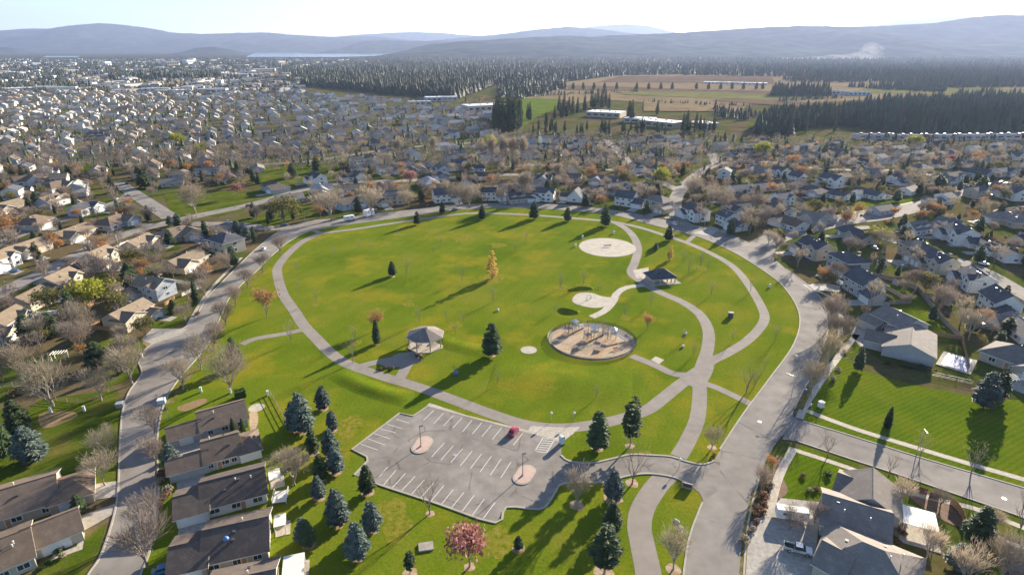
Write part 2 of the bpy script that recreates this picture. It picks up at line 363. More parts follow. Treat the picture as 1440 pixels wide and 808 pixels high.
def ridge(name, prof, dist, foot, seed, rough=1.0):
    """a mountain ridge: crest outline along x, folded slopes down to the plain on both sides"""
    rnd = random.Random(seed); top = []
    crest = [ray_at(x, y, dist) for x, y in prof]
    xs = np.array([c.x for c in crest]); zs = np.array([c.z for c in crest])
    n = 260; X = np.linspace(xs[0], xs[-1], n); Z = np.interp(X, xs, zs)
    k = np.array([1, 2, 3, 2, 1]) / 9; Z = np.convolve(np.pad(Z, 2, 'edge'), k, 'valid')
    rows = 26; vs_ = []
    for j in range(rows):
        u = j / (rows - 1) * 1.5                      # 0 foot .. 1 crest .. 1.5 behind
        for i in range(n):
            t = u if u <= 1 else 2 - u
            prof_h = t ** 1.25
            f = mnoise.fractal(Vector((X[i] / 900, u * foot / 900, seed * 7.3)), 1.0, 2.1, 5)
            zz = Z[i] * prof_h + f * rough * Z[i] * .42 * (1 - abs(2*t - 1)) * .9
            if abs(u - 1) < .08: zz += f * 10 + mnoise.noise(Vector((X[i] / 120, 3.1, seed))) * 9
            vs_.append((X[i], dist - foot * (1 - u) + f * foot * .05, max(zz, 0) - (6 if t < .02 else 0)))
    fs = [(j*n+i, j*n+i+1, (j+1)*n+i+1, (j+1)*n+i) for j in range(rows-1) for i in range(n-1)]
    mb = MB(); mb.add(vs_, fs); return structure(mb.build(name, M_mount, smooth=True))
ridge('mountains', [(-700, 44), (-350, 36), (-120, 44), (0, 42), (40, 39), (70, 40), (100, 35), (140, 31), (165, 33), (200, 38), (240, 44), (280, 47), (330, 46), (380, 45), (430, 50), (480, 51), (520, 51), (600, 58), (660, 72)], 14500, 3600, 1)
ridge('mountains', [(400, 60), (480, 50), (540, 46), (590, 44), (620, 46), (700, 52), (760, 60)], 19000, 3000, 2, .6)
ridge('mountains', [(520, 66), (600, 58), (640, 54), (690, 49), (742, 42), (770, 40), (800, 37), (840, 40), (880, 45), (940, 50), (1000, 56)], 13500, 3000, 3)
ridge('mountains', [(760, 46), (830, 37), (880, 33), (910, 35), (950, 45), (1000, 52)], 21000, 3000, 4, .6)
ridge('mountains', [(1180, 40), (1245, 33), (1270, 27), (1300, 26), (1340, 21), (1380, 22), (1440, 27), (1560, 24), (1700, 32)], 20000, 3000, 5, .6)
ridge('hills', [(546, 84), (575, 70), (600, 62), (650, 57), (700, 54), (760, 52), (800, 50), (830, 51), (870, 48), (940, 47), (1000, 43), (1020, 41), (1080, 38), (1120, 35), (1180, 36), (1250, 36), (1290, 33), (1340, 27), (1400, 20), (1440, 19), (1560, 18), (1750, 26), (2050, 30)], 8200, 2600, 6)
ridge('hills', [(462, 74), (480, 68), (510, 58), (540, 56), (580, 58), (620, 57), (700, 60), (760, 72)], 11200, 1800, 7)
ridge('hills', [(252, 80), (262, 73), (275, 68), (292, 66), (312, 67), (335, 73), (352, 79)], 8600, 700, 8, .5)
ridge('hills', [(-160, 64), (-40, 62), (0, 66), (15, 67), (32, 76), (50, 80)], 9000, 900, 9, .6)

# ------------------------------------------------------------------ park ground, roads, paths
INNER = [(180, 880), (192, 835), (198, 808), (209, 780), (219, 740), (223, 700), (222, 660), (221, 625), (224, 595), (232, 565), (250, 535), (280, 500), (296, 478), (306, 455), (322, 420), (342, 398), (362, 380), (384, 358), (408, 339), (440, 324), (497, 315), (572, 305), (635, 296), (720, 292), (800, 296), (860, 302), (932, 320), (982, 333), (1032, 355), (1080, 385), (1105, 407), (1124, 442), (1117, 482), (1080, 535), (1045, 582), (1012, 632)]
INNER2 = [(988, 706), (982, 720), (969, 757), (961, 808), (955, 880)]
OUTER = [(95, 880), (112, 835), (124, 808), (142, 780), (159, 730), (166, 690), (168, 640), (170, 600), (173, 575), (182, 550), (199, 526), (195, 510), (202, 494), (217, 482), (250, 466), (272, 450), (290, 420), (312, 397), (332, 377), (360, 350), (392, 325), (430, 311), (490, 306), (560, 297), (635, 289), (720, 286), (800, 289), (870, 297), (940, 310), (1000, 322), (1040, 335), (1080, 357), (1105, 378), (1135, 400), (1155, 420), (1166, 442), (1163, 470), (1148, 515), (1128, 552), (1117, 575), (1111, 600), (1090, 625), (1068, 670), (1053, 730), (1046, 808), (1045, 880)]
inner_w = spline(PX(INNER)); inner2_w = spline(PX(INNER2)); outer_w = spline(PX(OUTER))
sheet('lawn', inner_w + inner2_w, .05, M_park)
sheet('lawn', spline(PX([(1150, 535), (1168, 512), (1190, 503), (1215, 520), (1300, 545), (1400, 560), (1470, 575), (1470, 694), (1440, 685), (1362, 662), (1294, 642), (1227, 621), (1132, 591), (1128, 575)]), 2), .05, M_lawn)
sheet('lawn', PX([(60, 560), (165, 548), (172, 590), (166, 640), (163, 700), (120, 690), (-60, 760), (-80, 690), (-10, 610)]), .05, M_yard)
sheet('lawn', PX([(100, 770), (150, 735), (140, 775), (95, 850), (20, 860), (60, 790)]), .05, M_yard)
sheet('lawn', PX([(1126, 624), (1165, 637), (1220, 655), (1272, 672), (1345, 697), (1470, 740), (1470, 775), (1330, 722), (1260, 690), (1205, 668), (1116, 636)]), .045, M_yard)
sheet('lawn', PX([(1098, 638), (1130, 628), (1200, 660), (1175, 720), (1085, 695)]), .05, M_lawn)
sheet('lawn', PX([(1175, 450), (1205, 445), (1230, 475), (1200, 505), (1170, 500)]), .05, M_yard)
sheet('lawn', PX([(1235, 400), (1275, 402), (1320, 440), (1345, 480), (1310, 480), (1240, 415)]), .05, M_lawn)
sheet('lawn', PX([(215, 430), (262, 415), (270, 445), (240, 465), (210, 460)]), .05, M_yard)
sheet('lawn', PX([(150, 545), (140, 480), (170, 470), (205, 480), (192, 515), (195, 530)]), .05, M_yard)
sheet('lawn', PX([(275, 315), (345, 310), (420, 285), (440, 292), (380, 318), (340, 325)]), .05, M_yard)
sheet('lawn', PX([(230, 272), (262, 268), (350, 268), (430, 272), (350, 292), (265, 312), (240, 300)]), .05, M_yard)
sheet('lawn', PX([(365, 235), (480, 226), (478, 252), (400, 266), (365, 262)]), .05, M_yard)
sheet('lawn', PX([(1190, 302), (1260, 294), (1290, 282), (1280, 276), (1205, 285)]), .05, M_lawn)
sheet('lawn', PX([(955, 250), (1000, 226), (990, 222), (940, 245)]), .05, M_yard)
sheet('lawn', PX([(940, 262), (970, 244), (960, 240), (928, 258)]), .05, M_yard)
sheet('lawn', PX([(80, 236), (150, 226), (165, 233), (90, 243)]), .05, M_yard)

sheet('road', spline(PX(OUTER)) + (spline(PX(INNER)) + inner2_w)[::-1], .09, M_asphalt)
def road_poly(name, a, b, z, m=None): return sheet(name, spline(PX(a)) + spline(PX(b))[::-1], z, m or M_asphalt)
# side street on the right
SU = [(1112, 584), (1129, 592), (1179, 607), (1227, 622), (1294, 643), (1362, 663), (1440, 686), (1560, 722)]
SL = [(1100, 618), (1123, 621), (1165, 635), (1220, 653), (1272, 670), (1345, 695), (1440, 728), (1560, 775)]
road_poly('road', SU, SL, .11)
# street leaving top right
road_poly('road', [(1045, 345), (1085, 326), (1120, 318), (1175, 303), (1235, 296), (1292, 283), (1333, 273), (1340, 262), (1325, 250)],
          [(1085, 362), (1105, 340), (1150, 326), (1200, 315), (1250, 308), (1310, 293), (1350, 277), (1362, 262), (1345, 248)], .11)
RD = []                                                   # centre lines of the other streets (world), for planting and houses
def street(pts, wd=9.5, z=.10, m=None):
    wp = PX(pts); RD.append((spline(wp, 4), wd / 2)); return ribbon('road', wp, wd, z, m or M_asphalt)
street([(-120, 470), (0, 412), (60, 384), (105, 361), (175, 330), (262, 307), (360, 286), (437, 264), (490, 257), (620, 252), (700, 246), (760, 246)], 10)
street([(240, 306), (208, 285), (182, 268), (165, 256)], 10, .13)
street([(268, 315), (330, 316), (378, 321), (408, 319)], 9, .12)
street([(978, 330), (950, 300), (955, 270), (985, 242), (1006, 230), (1000, 215)], 9, .12)
street([(890, 240), (872, 215), (850, 196)], 9, .12)
street([(1210, 318), (1250, 336), (1300, 350), (1380, 380), (1450, 420), (1520, 455)], 9, .12)
street([(1362, 262), (1420, 258), (1500, 262)], 8, .12)
street([(360, 232), (440, 226), (520, 214), (600, 205), (690, 200)], 8, .12)
street([(-20, 350), (60, 318), (150, 290), (185, 272)], 8, .12)
street([(700, 235), (760, 232), (830, 236), (900, 246), (955, 268)], 8, .13)
street([(1006, 230), (1080, 228), (1160, 238), (1260, 240), (1330, 250)], 8, .13)

# kerbs and pavements
KB = [('kerb', spline(PX(INNER)), 0), ('kerb', inner2_w, 0), ('kerb', spline(PX(OUTER[:12])), 0), ('kerb', spline(PX(OUTER[11:21])), 0), ('kerb', spline(PX(OUTER[22:31])), 0), ('kerb', spline(PX(OUTER[32:40])), 0), ('kerb', spline(PX(OUTER[42:])), 0), ('kerb', spline(PX(SU[1:])), 0), ('kerb', spline(PX(SL[1:])), 0)]
for nm, pts, _ in KB:
    mb = MB(); ribbon_mb(mb, pts, .38, .0, .21); structure(mb.build('kerb', M_kerb))
ribbon('pavement', PX([(1116, 630), (1096, 668), (1083, 715), (1074, 760), (1068, 808), (1066, 870)]), 2.0, .077, M_conc)
ribbon('pavement', PX([(1205, 470), (1184, 495), (1160, 528), (1135, 565), (1124, 588)]), 2.0, .075, M_conc)
ribbon('pavement', PX([(1126, 574), (1200, 602), (1294, 631), (1367, 653), (1440, 674), (1540, 704)]), 1.9, .08, M_conc)
ribbon('pavement', PX([(1116, 632), (1165, 648), (1205, 662), (1272, 690), (1330, 705), (1374, 716), (1440, 742), (1540, 780)]), 1.6, .08, M_conc)
ribbon('pavement', PX([(1140, 405), (1170, 420), (1183, 445), (1180, 470)]), 1.6, .07, M_conc)
ribbon('pavement', PX([(262, 462), (283, 425), (302, 400), (325, 376), (340, 362)]), 1.5, .07, M_conc)
ribbon('pavement', PX([(1190, 300), (1240, 293), (1285, 284)]), 1.6, .075, M_conc)

PATHS = []
def path(pts, wd=3.8, z=.07, m=None):
    wp = PX(pts); PATHS.append((spline(wp, 4), wd / 2)); return ribbon('path', wp, wd, z, m or M_path)
path([(340, 484), (360, 476), (395, 470), (424, 464)], 3.0, .075)
path([(452, 328), (425, 340), (405, 357), (391, 375), (391, 390), (399, 415), (414, 437), (427, 457), (446, 477), (466, 497), (490, 512), (535, 528), (585, 543), (635, 561), (675, 576), (715, 590), (740, 597), (771, 601), (802, 601), (840, 596), (875, 588), (910, 576), (932, 560), (957, 540), (975, 528), (983, 524)], 4.2)
path([(452, 328), (500, 322), (545, 315), (600, 307), (660, 300), (720, 301), (770, 304), (820, 308), (862, 312), (900, 320), (932, 330), (970, 343), (1007, 360), (1032, 376), (1052, 400), (1071, 432), (1074, 452), (1053, 477), (1022, 497), (1000, 508), (983, 524)], 3.6, .075)
path([(862, 312), (878, 320), (891, 333), (897, 350), (893, 368), (888, 384), (905, 398), (926, 410), (960, 425), (984, 442), (996, 465), (995, 490), (988, 512), (983, 530), (984, 555), (980, 590), (967, 620), (954, 642)], 4.2, .08)
path([(888, 500), (920, 513), (950, 526), (983, 527)], 3.2, .085, M_path)
path([(988, 538), (1010, 546), (1040, 560), (1056, 568)], 2.8, .085)
path([(832, 446), (850, 437), (862, 424), (868, 412), (882, 404), (905, 401)], 3.2, .085, M_conc)
path([(940, 666), (922, 685), (905, 712), (899, 738), (904, 768), (912, 808), (916, 860)], 5.2, .08)
path([(502, 516), (535, 508), (566, 503), (585, 498)], 3.2, .085)
path([(556, 538), (565, 527), (572, 514), (585, 500)], 3.6, .088)
path([(442, 324), (452, 329)], 3, .08)
path([(978, 330), (966, 340)], 2.6, .085)
sheet('plaza', spline(PX([(957, 531), (972, 519), (990, 509), (1004, 512), (998, 532), (984, 546), (966, 540)]), 4, True), .092, M_path)

# ------------------------------------------------------------------ car park with its markings
LOT = [(602, 571), (676, 590), (752, 610), (790, 622), (789, 640), (800, 648), (830, 651), (865, 644), (887, 639), (917, 640), (944, 642), (966, 649), (988, 653), (1004, 648), (1014, 630), (1010, 690), (989, 704), (984, 693), (969, 681), (948, 671), (917, 666), (896, 667), (875, 671), (856, 678), (834, 678), (792, 680), (782, 690), (772, 706), (758, 716), (712, 713), (697, 735), (615, 708), (532, 681), (523, 676), (498, 668), (517, 648), (516, 642), (495, 632), (562, 581), (581, 585)]
lot = sheet('car_park', PX(LOT), .10, M_lot)
mb = MB()
KLOT = [LOT[34:] + LOT[:1], LOT[18:34], LOT[4:14]]
for seg in KLOT: ribbon_mb(mb, spline(PX(seg), 3 if seg is not KLOT[0] else 1), .5, .0, .24)
structure(mb.build('kerb', M_kerb))
sheet('pavement', PX([(600, 570.5), (604, 566.5), (657, 584), (743, 605), (746, 599), (795, 601), (816, 600), (806, 610), (790, 622), (750, 610.5)]), .115, M_conc)
def LZ(pts): return [(440 + x / 4, 560 + y / 4) for x, y in pts]
stripes = list(zip(LZ([(680, 68), (735, 83), (790, 97), (840, 108), (895, 123), (950, 137), (1005, 150), (1062, 166), (1180, 195)]), LZ([(622, 124), (680, 142), (735, 154), (788, 167), (842, 187), (897, 200), (952, 214), (1010, 230), (1128, 264)])))
stripes += list(zip(LZ([(739, 250), (790, 266), (843, 282), (896, 296), (949, 312), (1004, 326), (1058, 342), (1115, 357)]), LZ([(668, 330), (720, 347), (775, 362), (829, 380), (885, 396), (940, 414), (998, 432), (1057, 447)])))
stripes += list(zip(LZ([(420, 388), (468, 403), (522, 420), (575, 438), (628, 457), (682, 473), (737, 490), (790, 512), (850, 528), (907, 545), (965, 565), (1025, 585)]), LZ([(374, 440), (398, 487), (447, 502), (500, 518), (552, 542), (608, 558), (665, 577), (722, 597), (780, 615), (838, 637), (897, 657), (960, 673)])))
stripes += list(zip(LZ([(470, 118), (418, 145), (365, 168), (340, 197), (312, 228), (270, 258)]), LZ([(540, 138), (500, 170), (465, 193), (435, 228), (405, 262), (365, 290)])))
for k in range(7): stripes.append((LZ([(1298 + k * 3 - 0, 222 + k * 11)])[0], LZ([(1362 - k * 9 + 6, 222 + k * 13)])[0]))
stripes += [(LZ([(1296, 220)])[0], LZ([(1252, 292)])[0]), (LZ([(1366, 222)])[0], LZ([(1315, 306)])[0])]
stripes = stripes[:-9] + [(LZ([(1300 - 7*k, 226 + 12 * k)])[0], LZ([(1362 - 8 * k, 230 + 12.5 * k)])[0]) for k in range(7)] + stripes[-2:]
for i, (a, b) in enumerate(stripes):
    pa, pb = P(*a), P(*b); d = pb - pa; m_ = (pa + pb) / 2
    mbx = MB(); mbx.box((0, 0, 0), (d.length, .17 if i < len(stripes) - 9 else .22, .012)); mbx.build('stripe', M_stripe, lot, loc=(m_.x, m_.y, .108), rz=math.atan2(d.y, d.x))
def island(x, y):
    c = P(x, y); a = P(x + 8, y - 12) - P(x - 8, y + 12); rz = math.atan2(a.y, a.x)
    def stad(l, r): return [(l * (1 if math.cos(t) > 0 else -1) + r * math.cos(t), r * math.sin(t)) for t in [2*PI*(k+.5)/28 for k in range(28)]]
    e = empty('traffic_island', (c.x, c.y, .1), rz)
    q = MB(); q.prism(stad(1.5, 2.25), 0, .15); q.build('kerb_ring', M_kerb, e)
    q = MB(); q.prism(stad(1.4, 1.95), .1, .175); q.build('pink_paving', M_pink, e); return e
tag(island(593.8, 625.5), 'pink paved kerbed island at the left of the car park, under a lamp post', 'traffic island', 'lamp islands in the car park')
tag(island(737.5, 667.5), 'pink paved kerbed island near the car park exit, under a lamp post', 'traffic island', 'lamp islands in the car park')
sheet('rubber_mulch', spline(PX([(200, 478), (215, 470), (222, 480), (210, 490)]), 3, True), .06, M_leaflit)

sheet('plaza', PX([(531, 511), (560, 497), (592, 492), (594, 507), (572, 516), (545, 516)]), .09, M_path)
# round slabs in the park
def disc(name, x, y, rx, z, m, ry=None):
    c = P(x, y); return sheet(name, [(c.x + rx * math.cos(t), c.y + (ry or rx) * math.sin(t)) for t in [2*PI*k/48 for k in range(48)]], z, m)
disc('sand_court', 854, 347.5, 14.6, .10, M_sand, 15.5)
disc('concrete_pad', 743.5, 492, 2.8, .10, M_conc)
sheet('splash_pad', spline(PX([(806, 418), (815, 412), (832, 412), (845, 416), (858, 418), (868, 414), (864, 424), (850, 431), (836, 433), (818, 430), (806, 425)]), 4, True), .10, M_sand)
sheet('concrete_pad', PX([(915, 506), (922, 501), (934, 506), (927, 512)]), .10, M_conc)

# low grass banks beside the paths
def bank(pts, wd, h, nm='grass_bank'):
    line = spline(PX(pts), 8); n = len(line); m_ = 11; vs_ = []
    for i, p in enumerate(line):
        d = (line[min(i+1, n-1)] - line[max(i-1, 0)]).normalized(); nn = Vector((-d.y, d.x)); e = math.sin(PI * i / (n - 1)) ** .6
        for j in range(m_):
            s = -1 + 2 * j / (m_ - 1); q = p + nn * (s * wd / 2)
            vs_.append((q.x, q.y, .055 + h * e * .5 * (1 + math.cos(PI * s)) - (.03 if abs(s) > .99 or e < .01 else 0)))
    q = MB(); q.add(vs_, [(i*m_+j, i*m_+j+1, (i+1)*m_+j+1, (i+1)*m_+j) for i in range(n-1) for j in range(m_-1)])
    return structure(q.build(nm, M_park, smooth=True))
bank([(474, 523), (500, 538), (525, 548), (552, 556), (578, 562)], 9, .7)
bank([(690, 525), (730, 528), (780, 533), (840, 540), (890, 545)], 26, .6)
bank([(600, 470), (640, 485), (690, 497)], 10, .45)
bank([(800, 409), (815, 406), (835, 406)], 4, 1.2)
bank([(786, 434), (800, 438), (815, 440)], 4, 1.3)

# leaf litter and mulch strips
M_litterlawn = lawn_mat('leaf strewn grass', [(.35, (.10, .125, .012)), (.5, (.17, .14, .05)), (.65, (.25, .19, .10))], .5, fine=2.5)
ribbon('leaf_litter', PX([(238, 568), (256, 540), (288, 505), (303, 482), (313, 455), (329, 422), (350, 398), (372, 380)]), 2.0, .066, M_litterlawn)
ribbon('leaf_litter', PX([(1062, 690), (1050, 740), (1044, 808)]), 1.2, .11, M_litterlawn)
ribbon('leaf_litter', PX([(1170, 470), (1155, 515), (1136, 550), (1124, 575)]), 1.8, .115, M_litterlawn)
sheet('mulch_bed', spline(PX([(55, 583), (90, 578), (110, 582), (95, 592), (62, 602)]), 3, True), .06, M_leaflit)
sheet('mulch_bed', spline(PX([(250, 572), (285, 560), (290, 566), (260, 578)]), 3, True), .06, M_leaflit)
sheet('mulch_bed', spline(PX([(1092, 640), (1104, 648), (1100, 668), (1108, 690), (1092, 700), (1086, 670)]), 3, True), .06, M_mulch)
sheet('mulch_bed', spline(PX([(1275, 690), (1300, 692), (1345, 712), (1362, 735), (1340, 738), (1290, 708)]), 3, True), .06, M_mulch)
sheet('mulch_bed', spline(PX([(352, 572), (362, 580), (362, 598), (352, 608)]), 3, True), .06, M_bark)
disc('patio', 361, 573, 2.2, .07, M_conc)

M_strawlawn = lawn_mat('straw flecked grass', [(.35, (.11, .145, .008)), (.5, (.19, .185, .02)), (.65, (.25, .21, .05))], .8, fine=3)
rl = random.Random(2)
for x, y, r in ((692, 392, 5.5), (652, 397, 3), (575, 427, 2.5), (500, 482, 2), (650, 335, 6), (610, 325, 4), (700, 345, 4), (790, 405, 3), (820, 402, 3), (850, 470, 2), (735, 550, 2), (640, 456, 2.5), (560, 330, 3), (530, 484, 2), (880, 447, 2), (985, 377, 3), (920, 395, 2.5), (620, 480, 1.6), (445, 427, 2), (420, 455, 2), (470, 640, 3), (490, 600, 4), (560, 745, 3), (540, 720, 4), (905, 640, 2), (700, 760, 3)):
    c = P(x, y); n = 18; ph = rl.uniform(0, 6)
    sheet('leaf_litter', [(c.x + r * (1 + .25 * math.sin(3 * t + ph) + rl.uniform(-.15, .15)) * math.cos(t), c.y + r * 1.2 * (1 + .25 * math.sin(2 * t + ph) + rl.uniform(-.15, .15)) * math.sin(t)) for t in [2*PI*k/n for k in range(n)]], .058, M_strawlawn)
# ------------------------------------------------------------------ houses
CACHE = {}
def cached(key, fn):
    if key not in CACHE: CACHE[key] = fn()
    return CACHE[key]
def wall_mesh(L, W, e, r, hip):
    q = MB(); hx, hy = L/2, W/2
    vs_ = [(-hx, -hy, 0), (hx, -hy, 0), (hx, hy, 0), (-hx, hy, 0), (-hx, -hy, e), (hx, -hy, e), (hx, hy, e), (-hx, hy, e)]
    fs = [(0, 1, 5, 4), (2, 3, 7, 6)]
    if hip: fs += [(1, 2, 6, 5), (3, 0, 4, 7)]
    else: vs_ += [(-hx, 0, e + r), (hx, 0, e + r)]; fs += [(1, 2, 6, 9, 5), (3, 0, 4, 8, 7)]
    q.add(vs_, fs); return q
def roof_mesh(L, W, e, r, hip, ov=.55, th=.17):
    """mi 0 shingles, 1 trim: sloping slabs with fascia edges"""
    q = MB(); sl = r / (W/2); hx, hy = L/2 + ov, W/2 + ov; z0 = e - sl * ov + .05; zr = e + r + .05
    if hip:
        k = min(W/2 + ov, L/2 + ov - .3); rx = hx - k
        b = [(-hx, -hy, z0), (hx, -hy, z0), (hx, hy, z0), (-hx, hy, z0)]
        t = [(x, y, z + th) for x, y, z in b]; a0, a1 = (-rx, 0, zr + th), (rx, 0, zr + th)
        q.add(t + [a0, a1], [(0, 1, 5, 4), (2, 3, 4, 5), (1, 2, 5), (3, 0, 4)], 0)
        q.add(b + t, [(0, 1, 5, 4), (1, 2, 6, 5), (2, 3, 7, 6), (3, 0, 4, 7)], 1); q.add(b, [(3, 2, 1, 0)], 1)
    else:
        for s in (-1, 1):
            b = [(-hx, s*hy, z0), (hx, s*hy, z0), (hx, 0, zr), (-hx, 0, zr)]; t = [(x, y, z + th) for x, y, z in b]
            o = (0, 1, 2, 3) if s < 0 else (3, 2, 1, 0)
            q.add(t, [o], 0); q.add(b, [o[::-1]], 1)
            q.add(b + t, [(0, 1, 5, 4), (1, 2, 6, 5), (3, 0, 4, 7)], 1)
        q.tube((-hx, 0, zr + th), (hx, 0, zr + th), .12, .12, 4, 0)
    return q
def win_frame():
    q = MB(); 
    for c, s_ in (((0, 0, .47), (1.1, .1, .08)), ((0, 0, -.47), (1.1, .14, .08)), ((-.51, 0, 0), (.08, .1, 1)), ((.51, 0, 0), (.08, .1, 1)), ((0, 0, 0), (.05, .08, 1))): q.box(c, s_)
    return q
ME_FRAME = win_frame().mesh('window_frame', M_white)
def pane_mb():
    q = MB(); q.box((0, .01, 0), (1.0, .06, .92)); return q
ME_PANE = pane_mb().mesh('pane', M_glass)
def garage_door_mb():
    q = MB()
    for k in range(4): q.box((0, 0, .28 + .55 * k), (1, .10, .53))
    return q
ME_GDOOR = garage_door_mb().mesh('garage_door', M_white)
def door_mb():
    q = MB(); q.box((0, 0, 1.05), (.95, .1, 2.1)); q.box((0, -.02, 2.16), (1.2, .12, .12), mi=1); q.box((-.54, -.02, 1.05), (.12, .12, 2.1), mi=1); q.box((.54, -.02, 1.05), (.12, .12, 2.1), mi=1); q.box((.34, -.08, 1.0), (.06, .08, .2), mi=2); return q
ME_DOOR = door_mb().mesh('door', [M_cedar, M_white, M_steel])
def vent_mb():
    q = MB(); q.tube((0, 0, -.5), (0, 0, .55), .09, .09, 6, cap=True); q.tube((0, 0, .55), (0, 0, .7), .17, .17, 6, cap=True); return q
ME_VENT = vent_mb().mesh('vent_pipe', M_trim)
def boxvent_mb():
    q = MB(); q.box((0, 0, 0), (.45, .45, .5)); q.box((0, 0, .28), (.6, .6, .08)); return q
ME_BOXVENT = boxvent_mb().mesh('box_vent', M_dark)

STYLES = {  # blocks: (L, W, eave, rise, axis(0 along x,1 along y), cx, cy, hip); front is -y
    'ranch': [(17, 10, 2.8, 2.4, 0, 0, 0, 0), (7.5, 9.0, 2.75, 2.1, 1, -4.4, -3.2, 0)],
    'ranch_hip': [(17, 10.4, 2.8, 2.7, 0, 0, 0, 1), (7.2, 9.2, 2.75, 2.2, 1, 4.6, -3.6, 0)],
    'two': [(12.5, 9, 5.4, 2.4, 0, 0, 0, 0), (6.8, 8.6, 2.8, 1.9, 1, -6.2, -3.0, 0), (4.4, 5.0, 5.3, 1.4, 1, 3.4, -3.1, 0)],
    'two_hip': [(12.5, 9.6, 5.4, 2.3, 0, 0, 0, 1), (7.0, 8.0, 2.8, 1.9, 1, 5.4, -4.0, 0)],
    'split': [(15, 9, 4.0, 2.3, 0, 0, 0, 0), (7, 8, 3.9, 1.9, 1, 4.6, -2.4, 0)],
    'plain': [(14, 9, 3.0, 2.2, 0, 0, 0, 0)],
    'gable2': [(11, 8.5, 5.2, 3.1, 0, 0, 0, 0), (6.4, 7.6, 2.8, 2.2, 0, 8.2, -1.2, 0)],
    'dormer': [(13, 9, 3.2, 3.4, 0, 0, 0, 0), (2.4, 4.6, 4.8, .8, 1, -3.2, -2.2, 0), (2.4, 4.6, 4.8, .8, 1, 2.8, -2.2, 0), (6.4, 7.4, 2.8, 2.1, 0, 9.0, -.6, 0)],
    'tri': [(9, 9, 5.4, 2.2, 0, 0, 0, 0), (9.4, 8.4, 3.1, 2.0, 0, 8.6, .2, 0), (6.6, 7.6, 2.8, 1.9, 1, 9.6, -3.6, 0)],
    'cross': [(15, 9, 3.0, 2.7, 0, 0, 0, 0), (13, 8.6, 3.05, 2.9, 1, 1.8, -.6, 0), (6.2, 7, 2.75, 1.8, 0, -8.6, .8, 0)],
    'hip_l': [(14, 10, 3.0, 2.7, 0, 0, 0, 1), (12, 8.6, 2.95, 2.4, 1, -3.8, -3.6, 1)],
    'aframe': [(10, 10, 2.9, 5.2, 1, 0, 0, 0), (7, 7, 2.7, 1.8, 0, -7.4, .8, 0)],
    'big': [(19, 11, 5.2, 2.9, 0, 0, 0, 0), (8.5, 12, 5.0, 2.4, 1, -4.5, -4.0, 0), (8, 9.5, 2.9, 2.0, 1, 6.5, -6.0, 0)],
}
HOUSES = []                                              # (x, y, radius) keeps trees clear of the walls
def add_window(root, blk, face, u, z, wd, ht):
    L, W, e, r, ax, cx, cy, hip = blk
    hx, hy = L/2, W/2
    loc, rz = {'f': ((u, -hy - .02), 0), 'b': ((u, hy + .02), PI), 'r': ((hx + .02, u), PI/2), 'l': ((-hx - .02, u), -PI/2)}[face]
    x, y = loc; g = ax * PI/2 if isinstance(ax, int) else ax
    x, y, rz = x*math.cos(g) - y*math.sin(g), x*math.sin(g) + y*math.cos(g), rz + g
    f = place(ME_FRAME, 'window', root, (cx + x, cy + y, z), rz, (wd, 1, ht)); place(ME_PANE, 'pane', f)
def ang_of(ax): return ax * PI/2 if isinstance(ax, int) else ax
def face_of(blk, face, u):
    L, W, e, r, ax, cx, cy, hip = blk; hx, hy = L/2, W/2
    (x, y), rz = {'f': ((u, -hy - .03), 0), 'b': ((u, hy + .03), PI), 'r': ((hx + .03, u), PI/2), 'l': ((-hx - .03, u), -PI/2)}[face]
    g = ang_of(ax); x, y, rz = x*math.cos(g) - y*math.sin(g), x*math.sin(g) + y*math.cos(g), rz + g
    return cx + x, cy + y, rz
